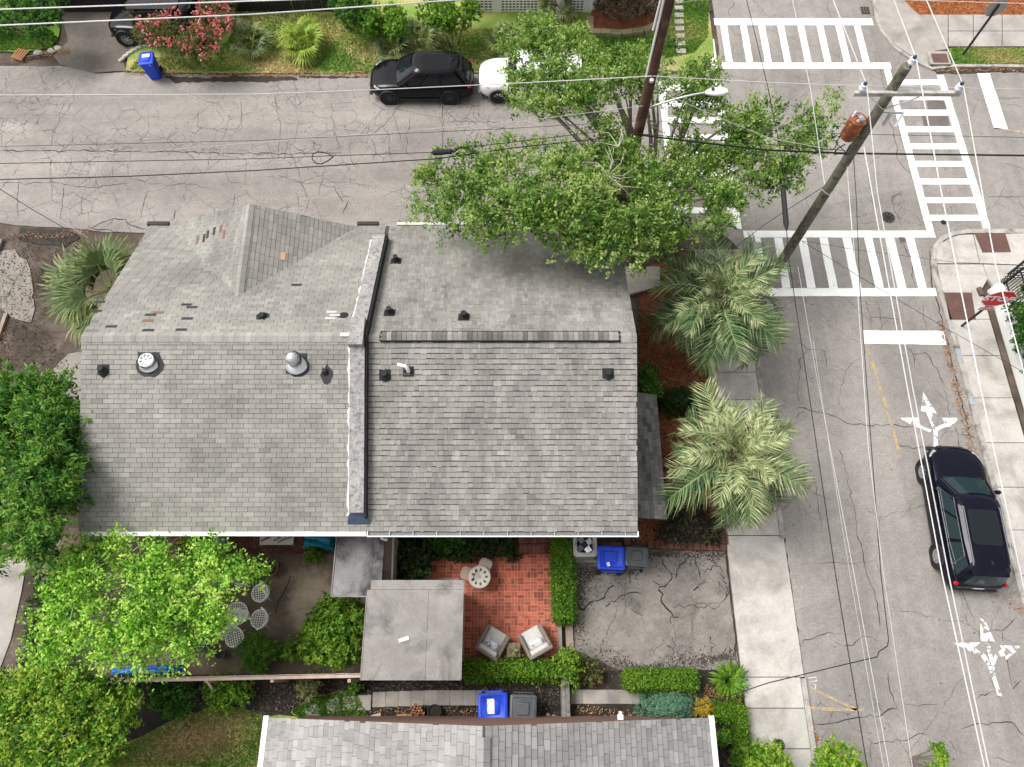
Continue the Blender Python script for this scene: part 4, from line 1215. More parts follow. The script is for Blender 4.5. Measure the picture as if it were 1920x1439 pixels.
pipe(743, 489, 0.075, 0.28); pipe(731, 586, 0.075, 0.28); pipe(870, 594, 0.085, 0.26)
pipe(194, 696, 0.085, 0.22); pipe(722, 706, 0.085, 0.22); pipe(1140, 703, 0.085, 0.20)
def patch(px, py, w, d, mat='tar', ragged=0.05, name='tar_patch'):
    p, n, up = rp(px, py)
    m = MB()
    pts = [p + n * 0.017 + Vector((1, 0, 0)) * (math.cos(a) * w / 2 * (1 + rng.uniform(-ragged, ragged) * 3)) + up * (math.sin(a) * d / 2 * (1 + rng.uniform(-ragged, ragged) * 3)) for a in [2 * math.pi * k / 16 for k in range(16)]]
    m.prism([(0, 0), (1, 0), (1, 1)], 0, 0) if False else m.poly(pts)
    low = [q - n * 0.016 for q in pts]
    m.add(pts + low, [[i, 16 + i, 16 + (i + 1) % 16, (i + 1) % 16] for i in range(16)])
    return m.build(name, M[mat], house)
patch(613, 704, 0.34, 0.55, ragged=0.08); pipe(610, 698, 0.06, 0.14, False)
patch(492, 594, 0.45, 0.30, ragged=0.07); pipe(492, 594, 0.08, 0.12, False)
patch(195, 698, 0.26, 0.36, ragged=0.06)
patch(643, 592, 0.36, 0.26, ragged=0.07, mat='flashing')
p, n, up = rp(766, 697)                          # white plastic pipe with an elbow on a black square
m = MB(); m.box(p + n * 0.012, (0.32, 0.30, 0.014), M=Matrix((Vector((1, 0, 0)), up, n)).transposed()); m.build('base_flashing', M['flashing'], house)
m = MB(); m.tube([p, p + Vector((0, 0, 0.22)), p + Vector((-0.05, 0.04, 0.30)), p + Vector((-0.28, 0.09, 0.30))], 0.055, 10); m.build('vent_pipe', M['white'], house, smooth=50)['label'] = 'white elbow vent pipe'
def turbine(px, py, closed):
    p, n, up = rp(px, py)
    m = MB()
    m.lathe([(0.34, 0.0), (0.29, 0.07), (0.20, 0.14), (0.19, 0.24)] if closed else [(0.31, 0.0), (0.27, 0.04), (0.235, 0.09), (0.235, 0.12)], p + Vector((0, 0, -0.03)), 22, cap1=False)
    o = m.build('turbine_vent', M['galv'], house, smooth=35)
    m = MB()
    x = Vector((1, 0, 0)); m.box(p + up * 0.0 + n * 0.018, (0.62, 0.60, 0.012), M=Matrix((x, up, n)).transposed()); m.build('base_flashing', M['tar'], o)
    f = MB()
    c = p + Vector((0, 0, 0.22 if closed else 0.09))
    k = 18
    R0 = 0.235
    if closed:
        for i in range(k):
            a0, a1 = 2 * math.pi * i / k, 2 * math.pi * (i + 1.25) / k
            prev = None
            for j in range(7):
                th = j / 6
                ph = R(-38 + 122 * th)
                r = 0.235 * math.cos(ph)
                z = 0.235 * math.sin(ph) * 0.9 + 0.13
                tw = th * 0.55
                q = [c + Vector((r * math.cos(a0 + tw), r * math.sin(a0 + tw), z)), c + Vector((r * 0.86 * math.cos(a1 + tw), r * 0.86 * math.sin(a1 + tw), z))]
                if prev: f.quad(prev[0], prev[1], q[1], q[0])
                prev = q
        f.lathe([(0.05, 0.335), (0.04, 0.35), (0, 0.355)], c, 10)
        f.build('turbine_head', M['galv'], o)
        b = MB(); b.lathe([(0.15, 0.0), (0.16, 0.13), (0.12, 0.24), (0.03, 0.31)], c, 14); b.build('turbine_core', M['darkmetal'], o)
    else:
        f.lathe([(0.21, 0.0), (0.215, 0.10), (0.195, 0.105), (0.18, 0.08), (0.18, 0.0)], c, 24, cap1=False)
        for i in range(4):
            a = R(45 * i)
            f.bar(c + Vector((0.2 * math.cos(a), 0.2 * math.sin(a), 0.09)), c - Vector((0.2 * math.cos(a), 0.2 * math.sin(a), -0.09)), 0.03, 0.02)
        f.build('turbine_collar', M['white'], o, smooth=40)
        b = MB(); b.lathe([(0.2, 0.03), (0.12, 0.06), (0.0, 0.075)], c, 16); b.build('turbine_core', M['galv'], o)
    return o
patch(281, 684, 0.82, 0.76, ragged=0.03); patch(559, 688, 0.66, 0.62, ragged=0.03)
turbine(279, 680, False)['label'] = 'open round vent collar without its turbine'
turbine(556, 682, True)['label'] = 'shiny ribbed turbine vent'
# slipped, scarred and bare shingles
for px, py, mt in ((187, 567, 'tar'), (181, 584, 'tar'), (209, 613, 'tar'), (283, 591, 'tar'), (278, 602, 'terracotta'), (297, 587, 'terracotta'), (278, 620, 'tar'), (340, 619, 'tar'), (351, 598, 'tar'), (350, 572, 'tar'), (360, 577, 'tar'), (556, 535, 'tar'), (622, 586, 'acgrey'), (619, 598, 'acgrey'), (628, 592, 'acgrey')):
    p, n, up = rp(px, py)
    m = MB(); m.box(p + n * 0.014, (0.32, 0.095, 0.012), M=Matrix((Vector((1, 0, 0)), up, n)).transposed()); m.build('damaged_shingle', M[mt], house)
for px, py, mt in ((371, 450, 'terracotta'), (383, 447, 'tar'), (390, 440, 'tar'), (402, 434, 'tar'), (414, 430, 'terracotta'), (420, 440, 'terracotta')):
    nn = (dL - db).cross(dA - db); nn = nn if nn.z > 0 else -nn; nn.normalize()
    rd = (dA - db).normalized(); q = on_plane(px, py, db, nn)
    m = MB(); m.box(q + nn * 0.014, (0.30, 0.10, 0.012), M=Matrix((rd, nn.cross(rd), nn)).transposed()); m.build('damaged_shingle', M[mt], house)
nn = (dR - db).cross(dA - db); nn = nn if nn.z > 0 else -nn; nn.normalize()
q = on_plane(531, 481, db, nn); rd = (dA - db).normalized()
m = MB(); m.box(q + nn * 0.015, (0.28, 0.14, 0.014), M=Matrix((rd, nn.cross(rd), nn)).transposed()); m.build('damaged_shingle', mk('bare_wood', (0.55, 0.28, 0.17), 0.1), house)

# porch lean-to: a part of the house with its own small shingles
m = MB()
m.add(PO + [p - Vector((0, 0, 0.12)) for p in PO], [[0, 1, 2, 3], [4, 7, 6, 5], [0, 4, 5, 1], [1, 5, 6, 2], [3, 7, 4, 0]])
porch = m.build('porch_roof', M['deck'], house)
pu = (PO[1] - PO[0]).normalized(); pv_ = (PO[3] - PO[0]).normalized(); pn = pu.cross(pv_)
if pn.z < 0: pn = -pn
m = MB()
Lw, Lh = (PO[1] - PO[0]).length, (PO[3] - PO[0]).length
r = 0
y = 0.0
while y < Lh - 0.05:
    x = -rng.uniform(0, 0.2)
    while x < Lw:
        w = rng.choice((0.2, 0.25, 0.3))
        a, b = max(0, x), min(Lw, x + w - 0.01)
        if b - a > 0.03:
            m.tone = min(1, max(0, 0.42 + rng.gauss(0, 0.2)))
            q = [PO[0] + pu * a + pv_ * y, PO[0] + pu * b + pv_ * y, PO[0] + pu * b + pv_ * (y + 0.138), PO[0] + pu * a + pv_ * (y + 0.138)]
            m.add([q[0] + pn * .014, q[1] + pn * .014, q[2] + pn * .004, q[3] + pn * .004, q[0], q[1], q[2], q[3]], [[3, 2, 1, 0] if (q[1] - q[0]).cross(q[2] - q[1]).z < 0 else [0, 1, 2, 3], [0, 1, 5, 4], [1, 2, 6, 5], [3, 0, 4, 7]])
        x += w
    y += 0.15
m.build('shingles', mk('shingle_porch', (0.155, 0.152, 0.15), 0.15, 1.2, 55, 0.22, 0.92, tone='attr', tvar=0.5), porch)  # shadow of the house on the lean-to is painted into this dark colour

# ================================================================== flat roofed outbuilding with its link wing
GZ = 2.7
def gp(pts, z=GZ): return [tuple(P(a, b, z))[:2] for a, b in pts]
gar = T('flat_roof_shed', 'low building with pale stained flat roof sheets, between patio and yard', 'outbuilding', P(778, 1180, 0))
gx0, gx1 = P(688, 1112, GZ).x, P(869, 1090, GZ).x
gy0, gy1 = P(780, 1275, GZ).y, P(780, 1088, GZ).y
w0, w1, v0_, v1_ = P(626, 1060, GZ).x, P(718, 1050, GZ).x, P(660, 1119, GZ).y, P(660, 1000, GZ).y
ysplit = P(760, 1106, GZ).y
xs = P(800, 1200, GZ).x
sheets = [rect(gx0, xs - 0.004, gy0, ysplit - 0.004), rect(xs + 0.004, gx1, gy0, ysplit - 0.004), rect(gx0 + 0.1, gx1, ysplit + 0.004, gy1), rect(w0, gx0 + 0.092, v0_, v1_), rect(gx0 + 0.1, w1, gy1 + 0.004, v1_)]
for i, s in enumerate(sheets):
    m = MB(); m.prism([(p.x, p.y) for p in s], GZ - 0.14, GZ + (0.0, 0.004, -0.004, -0.012, -0.016)[i], True)
    m.build('roof_sheet', M['membrane_dark' if i in (3, 4) else 'membrane'], gar)
m = MB(); 
for a, b in (((gx0, gy0), (gx1, gy0)), ((gx1, gy0), (gx1, gy1)), ((gx0, gy0), (gx0, v0_)), ((w0, v0_), (gx0, v0_)), ((w0, v0_), (w0, v1_))):
    m.bar((a[0], a[1], GZ - 0.03), (b[0], b[1], GZ - 0.03), 0.028, 0.09)
m.build('roof_edge', M['membrane'], gar)
m = MB()
m.prism([(gx0 + .2, gy0 + .2), (gx1 - .2, gy0 + .2), (gx1 - .2, gy1 - .1), (gx0 + .2, gy1 - .1)], -0.02, GZ - 0.14)
m.build('wall', M['stucco'], gar)
m = MB(); m.prism([(gx0 + .3, gy1 - 0.1), (w1 - .1, gy1 - 0.1), (w1 - .1, v1_), (gx0 + .3, v1_)], -0.02, GZ - 0.17); m.build('wall', M['stucco'], gar)
for q in ((w0 + .12, v0_ + .12), (w0 + .12, v1_ - .3)):
    m = MB(); m.box((q[0], q[1], GZ / 2 - 0.08), (0.12, 0.12, GZ - 0.16)); m.build('post', M['offwhite'], gar)
m = MB(); c = P(757, 1199, GZ + 0.012); m.box(c, (0.30, 0.10, 0.014), R(18)); m.build('repair_strip', M['white'], gar)
m = MB(); m.box((gx1 - .19, gy0 + 1.3, 1.05), (0.05, 0.9, 2.05)); dd = m.build('door', M['wood_warm'], gar)
m = MB(); m.box((gx1 - .15, gy0 + 1.62, 1.05), (0.06, 0.04, 0.14)); m.build('handle', M['darkmetal'], dd)
# low wall between the link wing and the planting bed
m = MB()
m.prism(gp([(721, 1003), (738, 1003), (735, 1087), (719, 1087)], 1.9), -0.02, 1.9)
c = P(729, 1045, 0)
o = m.build_at('garden_wall', M['stucco'], c)
tag(o, 'narrow tan stucco wall between the flat roof wing and the dark planting bed', 'wall')
m = MB(); m.bar(P(737.5, 1003, 1.93), P(735, 1087, 1.93), 0.05, 0.06); m.build('wall_cap', M['offwhite'], o)

# ================================================================== neighbour's gabled house at the foot of the photo
NZ = 3.2
nx0, nx1 = P(504, 1345, NZ).x, P(1329, 1345, NZ).x
nyE = P(504, 1346, NZ).y
nxr = (nx0 + nx1) / 2
nzr = NZ + (nxr - nx0) * 0.60
nyB = -16.0
neigh = T('brick_house', 'neighbouring house with light grey shingle roof and white gutters, by the south path', 'house', (nxr, -8, 0))
m = MB()
prof = [(nx0 + .35, 0), (nx1 - .35, 0), (nx1 - .35, NZ - .1), (nxr, nzr - .3), (nx0 + .35, NZ - .1)]
vs = [(a, nyE - 0.10, b) for a, b in prof] + [(a, nyB + .3, b) for a, b in prof]
m.add(vs, [[0, 1, 2, 3, 4], [5, 9, 8, 7, 6]] + [[i, 5 + i, 5 + (i + 1) % 5, (i + 1) % 5] for i in range(5)])
m.build('wall', M['wallbrick'], neigh)
m = MB()
vs = []
for y in (nyE - 0.03, nyB):
    vs += [(nx0, y, NZ - .012), (nxr, y, nzr - .012), (nx1, y, NZ - .012), (nx1, y, NZ - .14), (nxr, y, nzr - .14), (nx0, y, NZ - .14)]
m.add(vs, [[0, 1, 7, 6], [1, 2, 8, 7], [2, 3, 9, 8], [3, 4, 10, 9], [4, 5, 11, 10], [5, 0, 6, 11], [0, 5, 4, 1], [1, 4, 3, 2], [6, 7, 10, 11], [7, 8, 9, 10]])
nroof = m.build('roof', M['deck'], neigh)
SH.clear()
sl = math.hypot(nxr - nx0, nzr - NZ)
upW = Vector((nxr - nx0, 0, nzr - NZ)).normalized(); nW = Vector((-(nzr - NZ), 0, nxr - nx0)).normalized()
upE = Vector((-(nx1 - nxr), 0, nzr - NZ)).normalized(); nE_ = Vector((nzr - NZ, 0, nx1 - nxr)).normalized()
def far_w(r, first):
    if first: return rng.uniform(0.02, 0.3)
    return rng.choice((0.2, 0.24, 0.27, 0.3))
def far_tone(r, x): return min(1, max(0, 0.5 + rng.gauss(0, 0.10)))
cover(Vector((nx0, nyE - 5.2, NZ)), Vector((0, 1, 0)) if Vector((0, 1, 0)).cross(upW).dot(nW) > 0 else Vector((0, 1, 0)), upW, nW, sl - 0.02, whole(0, 5.2), 0.175, 'far', far_w, far_tone, th=0.018, vgap=0.016, gap=0.007)
cover(Vector((nx1, nyE - 5.2, NZ)), Vector((0, 1, 0)), upE, nE_, sl - 0.02, whole(0, 5.2), 0.175, 'far', far_w, far_tone, th=0.018, vgap=0.016, gap=0.007)
# the 300 that show largest lie inside the frame
def inframe(s):
    c = sum(s[0], Vector()) / 8
    D = CAMZ - c.z
    k = (FOC * ST * D - c.y * FOC * CT) / (c.y * ST + D * CT)
    return 719.5 + k < 1439
SH.sort(key=lambda s: (-1 if inframe(s) else 0, -s[3]))
rl = wloc(nroof)
for pts, key, tone, _ in SH[:300]:
    me, c = shingle_mesh(pts, M['shingle_far_obj'])
    o = link('shingle', me, nroof); o.location = c - rl; o.color = (tone, tone, tone, 1)
m = MB()
for pts, key, tone, _ in SH[300:]:
    m.tone = tone
    m.add(pts, SF)
m.build('shingles', M['shingle_far_attr'], nroof, kind='stuff')
# flip check happens in fixnormals below
m = MB()
a = P(907, 1383, nzr); caps(m, Vector((nxr, a.y, nzr)), Vector((nxr, nyE - 5, nzr)), 0.25, 0.17, -upW, -upE, 0.07, 0.006)
m.build('ridge_vent', M['shingle_far_attr'], neigh)
for x, s in ((nx0, -1), (nx1, 1)):
    m = MB()
    m.box((x + s * 0.07, (nyE + nyB) / 2 + 0.05, NZ - 0.03), (0.14, nyE - nyB, 0.12)); m.build('gutter', M['white'], neigh)
m = MB(); c = P(1163, 1345, 2.6); m.box(c, (0.16, 0.14, 0.10)); m.box(c + Vector((0, 0.1, 0.02)), (0.08, 0.1, 0.08)); m.build('wall_light', M['white'], neigh)
# ================================================================== POLES, LAMP, WIRES
def text(body, size, parent, loc, rot, mat, name='lettering', ext=0.004):
    cu = bpy.data.curves.new(name, 'FONT')
    cu.body = body; cu.size = size; cu.extrude = ext; cu.align_x = 'CENTER'; cu.align_y = 'CENTER'
    cu.resolution_u = 3
    cu.offset = size * .022
    cu.materials.append(mat)
    tmp = bpy.data.objects.new(name, cu)
    me = bpy.data.meshes.new_from_object(tmp)
    bpy.data.objects.remove(tmp)
    o = link(name, me)
    o.parent = parent; o.location = loc; o.rotation_euler = rot
    return o
# weathered pole with crossarm at the crossing
pb = P(1452, 512, 0)
PT = 10.35
ptop = P(1700, 124, PT)
pole2 = T('utility_pole', 'weathered greenish wooden pole with crossarm and rusty transformer', 'utility pole', pb)
pw = MB(); pw.tube([pb + Vector((0, 0, -0.1)), pb + (ptop - pb) * 0.5, ptop], [0.19, 0.165, 0.14], 14); pw.build('pole', M['wood_pole'], pole2, smooth=40)
def onpole(z): return pb + (ptop - pb) * (z / PT)
ca = onpole(9.55)
arm0, arm1 = P(1598, 166, 9.55), P(1797, 166, 9.55)
yy = ca.y - 0.17
m = MB(); m.box(((arm0.x + arm1.x) / 2, yy, 9.55), (arm1.x - arm0.x, 0.10, 0.125)); m.build('crossarm', M['wood_arm'], pole2)
m = MB()
for s in (-0.62, 0.75): m.bar((ca.x + s, yy - 0.06, 9.48), (ca.x, yy + 0.0, 8.95), 0.035, 0.02)
m.build('brace', M['galv'], pole2)
ins = []
for x in (arm0.x + 0.16, arm1.x - 0.16): ins.append(Vector((x, yy, 9.62)))
ins.append(ptop + Vector((0.05, -0.02, 0.02)))
for q in ins:
    m = MB(); m.lathe([(0.02, 0), (0.02, 0.1), (0.10, 0.11), (0.105, 0.15), (0.06, 0.2), (0.09, 0.22), (0.085, 0.26), (0.03, 0.27)], q, 14); io = m.build('insulator', M['porcelain'], pole2, smooth=50)
    m = MB(); m.lathe([(0.05, 0.262), (0.055, 0.31), (0.03, 0.345), (0.0, 0.35)], q, 12); m.build('insulator_cap', M['darkmetal'], io, smooth=50)
tq = P(1606, 236, 8.0)
tq = Vector((onpole(8).x - 0.46, onpole(8).y - 0.05, 0))
m = MB(); m.lathe([(0.02, 7.72), (0.22, 7.73), (0.245, 7.78), (0.245, 8.42), (0.26, 8.43), (0.26, 8.47), (0.2, 8.53), (0.0, 8.54)], tq, 22); tr = m.build('transformer', M['rust'], pole2, smooth=35)
m = MB()
for dx, dy in ((-0.05, -0.14), (-0.16, 0.06)): m.lathe([(0.05, 8.5), (0.055, 8.55), (0.035, 8.6), (0.05, 8.65), (0.02, 8.72)], tq + Vector((dx, dy, 0)), 10)
m.build('bushing', M['porcelain'], tr, smooth=40)
m = MB(); m.box((tq.x + 0.05, tq.y - 0.02, 8.545), (0.16, 0.24, 0.02), 0.3); m.build('lid_plate', M['signgrey'], tr)
m = MB()
for z in (7.8, 8.3): m.bar((tq.x + 0.2, tq.y, z), onpole(z), 0.08, 0.05)
m.build('bracket', M['galv'], tr)
m = MB()
m.tube([tq + Vector((-0.1, -0.26, 7.7)), tq + Vector((-0.3, -0.3, 7.5)), tq + Vector((-0.2, -0.2, 7.2)), onpole(7.1) + Vector((-0.15, -0.15, 0))], 0.022, 6)
m.tube([tq + Vector((0.05, -0.28, 7.7)), tq + Vector((0.0, -0.4, 7.4)), onpole(7.0) + Vector((-0.2, -0.1, 0))], 0.022, 6)
m.tube([tq + Vector((-0.05, -0.14, 8.7)), tq + Vector((-0.35, -0.2, 8.5)), tq + Vector((-0.42, -0.3, 7.8)), onpole(7.2) + Vector((-0.3, -0.2, 0))], 0.012, 5)
m.build('jumper', M['wireblack'], pole2)
m = MB()
q = onpole(8.7)
m.bar(q, q + Vector((0.75, -0.05, 0.0)), 0.05, 0.05); m.bar(q + Vector((0.75, -0.05, 0)), q + Vector((0.55, -0.35, -0.25)), 0.07, 0.07); m.tube([q + Vector((0.35, -0.1, 0.0)), q + Vector((0.28, -0.2, -0.32))], 0.05, 8)
m.build('fuse_cutout', M['galv'], pole2)
m = MB(); m.tube([onpole(5.2) + Vector((-0.22, 0.02, 0)), onpole(5.2) + Vector((0.0, -0.24, 0)), onpole(5.2) + Vector((0.22, 0.0, 0))], 0.02, 6); m.build('band', M['galv'], pole2)
# reddish pole rising out of the oak, with its street lamp
qb = Vector((4.25, 17.0, 0)); qt = P(1262, -30, 11.2)
pole1 = T('utility_pole', 'reddish brown wooden pole rising through the big oak tree beside the street lamp', 'utility pole', qb)
m = MB(); m.tube([qb, qb + (qt - qb) * 0.5, qt], [0.2, 0.175, 0.15], 14); m.build('pole', M['wood_brown'], pole1, smooth=40)
def onp1(z): return qb + (qt - qb) * (z / 11.2)
m = MB()
a = onp1(9.6); 
m.tube([a + Vector((-0.18, -0.08, -1.5)), a + Vector((-0.18, -0.1, 1.8))], 0.035, 8); m.tube([a + Vector((-0.28, -0.05, 0.2)), a + Vector((-0.24, -0.08, 1.8))], 0.03, 8)
m.build('conduit', M['white'], pole1, smooth=40)
m = MB(); m.tube([onp1(8.9) + Vector((0.2, -.1, 0)), onp1(8.2) + Vector((0.28, -.12, 0)), onp1(7.6) + Vector((0.16, -.12, 0))], 0.02, 6); m.lathe([(0.0, 0.0), (0.07, 0.02), (0.07, 0.1), (0, 0.12)], onp1(8.1) + Vector((-0.02, -0.24, 0)), 10); m.build('cable_clamp', M['wirewhite'], pole1)
lp0 = onp1(6.75); lp1 = P(1322, 174, 7.3)
lamp = T('street_lamp', 'grey cobra head street lamp on a curved arm over the crossing', 'street lamp', lp1)
m = MB(); pts = [lp0.lerp(lp1, k / 6) + Vector((0, 0, 0.35 * math.sin(math.pi * 0.5 * k / 6) - 0.35 * k / 6)) for k in range(7)]
m.tube(pts, 0.035, 8); m.build('arm', M['galv'], lamp, smooth=50)
dirx = Vector((lp1.x - lp0.x, lp1.y - lp0.y, 0)).normalized()
per = Vector((-dirx.y, dirx.x, 0))
m = MB()
rings = []
for s, w, h0, h1 in ((0, .05, -.03, .04), (.08, .10, -.05, .08), (.3, .17, -.07, .12), (.55, .17, -.06, .11), (.72, .09, -.04, .06)):
    c = lp1 + dirx * s
    rings.append([c + per * (w * math.cos(t)) + Vector((0, 0, (h1 if math.sin(t) > 0 else -h0) * math.sin(t))) for t in [2 * math.pi * k / 14 for k in range(14)]])
m.loft(rings); m.build('lamp_head', M['white'], lamp, smooth=50)
m = MB(); m.lathe([(0.05, 0.11), (0.05, 0.17), (0, 0.18)], lp1 + dirx * 0.22, 12); m.build('photocell', M['darkmetal'], lamp)
m = MB(); m.lathe([(0.11, -0.06), (0.08, -0.12), (0, -0.13)], lp1 + dirx * 0.45, 14); m.build('lens', M['lamp_glass'], lamp, smooth=50)

NW = 0
def wire(pts, r, mat, label, name='power_line', ext=(True, True), sag=0.0, group=None, cat='wire'):
    """pts: (px, py, z); a hung wire through those places"""
    q = [P(a, b, z) for a, b, z in pts]
    if ext[0]: q = [q[0] + (q[0] - q[1]) * (14 / (q[0] - q[1]).length)] + q
    if ext[1]: q = q + [q[-1] + (q[-1] - q[-2]) * (14 / (q[-1] - q[-2]).length)]
    fine = []
    for a, b in zip(q[:-1], q[1:]):
        k = max(1, int((b - a).length / 1.5))
        for i in range(k): fine.append(a.lerp(b, i / k))
    fine.append(q[-1])
    m = MB(); m.tube(fine, r * .66, 6)
    c = (q[0] + q[-1]) / 2
    o = m.build_at(name, mat, c, smooth=60)
    return tag(o, label, cat, group)
WW, WT, WB = M['wirewhite'], M['wirethin'], M['wireblack']
wire([(0, 18, 10), (480, 2, 10)], 0.030, WW, 'upper of two white wires across the top left corner')
wire([(0, 48, 9.8), (480, 27, 9.8), (860, 0, 9.8)], 0.030, WW, 'lower of two white wires crossing above the pink oleander')
k = onp1(9.15)
wire([(0, 179, 8.6), (480, 177, 8.8), (700, 169, 8.9), (960, 157, 9.0), (1222, 143, 9.1)], 0.020, WW, 'white wire passing over the black car to the reddish pole', ext=(True, False))
wire([(1224, 143, 9.1), (1440, 155, 9.2), (1600, 161, 9.3), (1920, 168, 9.3)], 0.015, WW, 'thin white wire from reddish pole past the crossarm', ext=(False, True))
wire([(0, 275, 7.6), (480, 264, 7.7), (960, 241, 7.8), (1200, 227, 7.9)], 0.011, WB, 'thinnest dark wire along the middle of the cracked street', ext=(True, False))
wire([(480, 268, 7.5), (960, 230, 7.7), (1205, 199, 7.9)], 0.012, WT, 'pale thin wire from the cracked street up to the reddish pole', ext=(True, False))
wire([(1220, 226, 7.9), (1440, 245, 7.9), (1600, 252, 7.8), (1920, 258, 7.8)], 0.012, WB, 'thin dark wire just above the thick black cable east of the oak', ext=(False, True))
o = wire([(0, 307, 7.0), (480, 298, 7.0), (640, 292, 7.0), (810, 286, 7.0), (880, 276, 7.05), (960, 267, 7.1), (1160, 243, 7.2)], 0.017, WB, 'black cable with a hanging loop and splice case above the street', ext=(True, False))
m = MB()
lo = [P(625 + dx, 294 + dy, 6.95) for dx, dy in ((0, 0), (-14, -7), (-28, -9), (-38, -5), (-40, 4), (-34, 12), (-22, 14), (-10, 8), (0, 0))]
m.tube(lo, 0.018, 6); m.build('loop', WB, o)
m = MB()
a, b = P(808, 287, 6.98), P(850, 284, 6.98)
m.tube([a, a.lerp(b, .08), a.lerp(b, .1), a.lerp(b, .9), a.lerp(b, .92), b], [.03, .05, .085, .085, .05, .03], 10); m.build('splice_case', M['blackrubber'], o, smooth=40)
m = MB(); m.tube(PL([(850, 286), (862, 277), (876, 277), (888, 287)], 6.98), 0.03, 6); m.build('loop', WB, o)
wire([(0, 337, 6.6), (240, 331, 6.6), (480, 320, 6.6), (820, 298, 6.7), (960, 278, 6.8), (1165, 256, 6.9)], 0.026, WB, 'thick black cable along the street just behind the dormer', ext=(True, False))
wire([(1205, 254, 6.9), (1300, 266, 6.9), (1440, 282, 6.9), (1590, 288, 6.9), (1920, 292, 6.9)], 0.045, WB, 'thickest black cable running east past the rusty transformer', ext=(False, True))
wire([(1180, 250, 7.1), (1440, 271, 7.1), (1585, 283, 7.0)], 0.018, WB, 'black cable from the oak to the transformer pole, above the thickest one', ext=(False, False))
wire([(1235, 172, 8.6), (1340, 217, 8.0), (1440, 259, 7.4), (1560, 281, 7.0)], 0.016, WT, 'pale slack wire sloping from reddish pole to the transformer pole', ext=(False, False))
wire([(0, 355, 5.5), (60, 393, 5.2), (150, 445, 4.6)], 0.018, WB, 'dark service wire dropping toward the fan palm, left one', ext=(True, False))
wire([(20, 362, 5.5), (90, 400, 5.2), (165, 446, 4.6)], 0.012, WT, 'thin service wire dropping toward the fan palm beside a darker one', ext=(True, False))
# along the side street
I0, I1, I2 = ins[0] + Vector((0.06, 0, 0.25)), ins[1] + Vector((0.06, 0, 0.25)), ins[2] + Vector((0.06, 0, 0.25))
def wire3(q, r, mat, label, ext=(True, True), name='power_line'):
    q = [Vector(p) for p in q]
    if ext[0]: q = [q[0] + (q[0] - q[1]) * (14 / (q[0] - q[1]).length)] + q
    if ext[1]: q = q + [q[-1] + (q[-1] - q[-2]) * (14 / (q[-1] - q[-2]).length)]
    m = MB(); m.tube(q, r * .60, 6)
    return tag(m.build_at(name, mat, (q[0] + q[-1]) / 2, smooth=60), label, 'wire')
wire3([P(1562, 0, 9.9), I0, P(1645, 360, 9.7), P(1710, 720, 9.5), P(1779, 1080, 9.4), P(1854, 1439, 9.3)], 0.024, WW, 'white wire over the left end of the crossarm, passing over the navy car')
wire3([P(1676, 0, 10.5), I2, P(1765, 360, 10.3), P(1803, 550, 10.2), P(1837, 720, 10.1), P(1915, 1080, 10.0)], 0.026, WW, 'white wire over the pole top insulator running down the east sidewalk')
wire3([P(1737, 0, 9.9), I1, P(1843, 370, 9.8), P(1868, 505, 9.8), P(1920, 700, 9.7)], 0.026, WW, 'white wire over the right end of the crossarm past the stop sign')
wire3([P(1620, 277, 8.6), P(1635, 360, 8.6), P(1700, 720, 8.5), P(1767, 1080, 8.5), P(1846, 1439, 8.4)], 0.024, WW, 'white wire starting below the crossarm and running beside the navy car', ext=(False, True))
wire3([P(1486, 0, 9.0), P(1520, 170, 9.0), P(1546, 346, 9.0)], 0.018, WW, 'short white wire crossing the zebra stripes west of the crossarm', ext=(True, False))
wire3([P(1588, 312, 7.6), P(1597, 432, 7.2)], 0.010, WW, 'short pale wire tail hanging below the rusty transformer', ext=(False, False))
wire3([P(1400, 0, 7.4), P(1440, 165, 7.2), P(1467, 300, 7.0), P(1471, 350, 6.9), P(1477, 470, 6.8), P(1490, 560, 6.8), P(1514, 720, 6.7), P(1567, 1080, 6.6), P(1626, 1439, 6.5)], 0.022, WB, 'black cable running the length of the side street near the palms')
m = MB(); a, b = P(1468, 352, 6.92), P(1475, 432, 6.86); m.tube([a, a.lerp(b, .08), a.lerp(b, .85), b], [.03, .085, .085, .03], 8)
sp = m.build_at('splice_case', M['blackrubber'], (a + b) / 2, smooth=40); tag(sp, 'long black splice case hanging beside the weathered pole', 'splice case')
wire3([P(1600, 290, 6.9), P(1606, 380, 6.8), P(1612, 535, 6.8), P(1625, 720, 6.7), P(1652, 1080, 6.5), P(1666, 1200, 6.4)], 0.020, WB, 'twisted black service cable ending above the painted lane arrow', ext=(False, False))
wire3([P(1666, 1200, 6.4), P(1664, 1212, 6.3), P(1648, 1222, 6.2), P(1645, 1232, 6.1), P(1560, 1252, 5.8), P(1440, 1281, 5.2), P(1330, 1318, 4.4), P(1229, 1347, 3.6)], 0.022, WB, 'twisted black service cable dropping to the neighbouring roof', ext=(False, False))
wire3([P(1534, 720, 7.5), P(1602, 1080, 7.4), P(1667, 1439, 7.3)], 0.010, WW, 'thin pale wire along the lane, right of the long black cable', ext=(False, True))
wire3([P(1496, 500, 7.6), P(1534, 722, 7.5)], 0.010, WT, 'thin pale wire leaving the weathered pole southward', ext=(False, False))
wire3([P(1590, 340, 7.8), P(1606, 520, 7.7), P(1628, 840, 7.6), P(1657, 1080, 7.5), P(1711, 1439, 7.4)], 0.011, WW, 'thin pale wire beside the twisted black service cable', ext=(False, True))
wire3([P(1525, 640, 7.4), P(1560, 870, 7.3), P(1594, 1080, 7.2), P(1657, 1439, 7.1)], 0.008, WT, 'faintest thin wire between the long black cable and the lane', ext=(False, True))
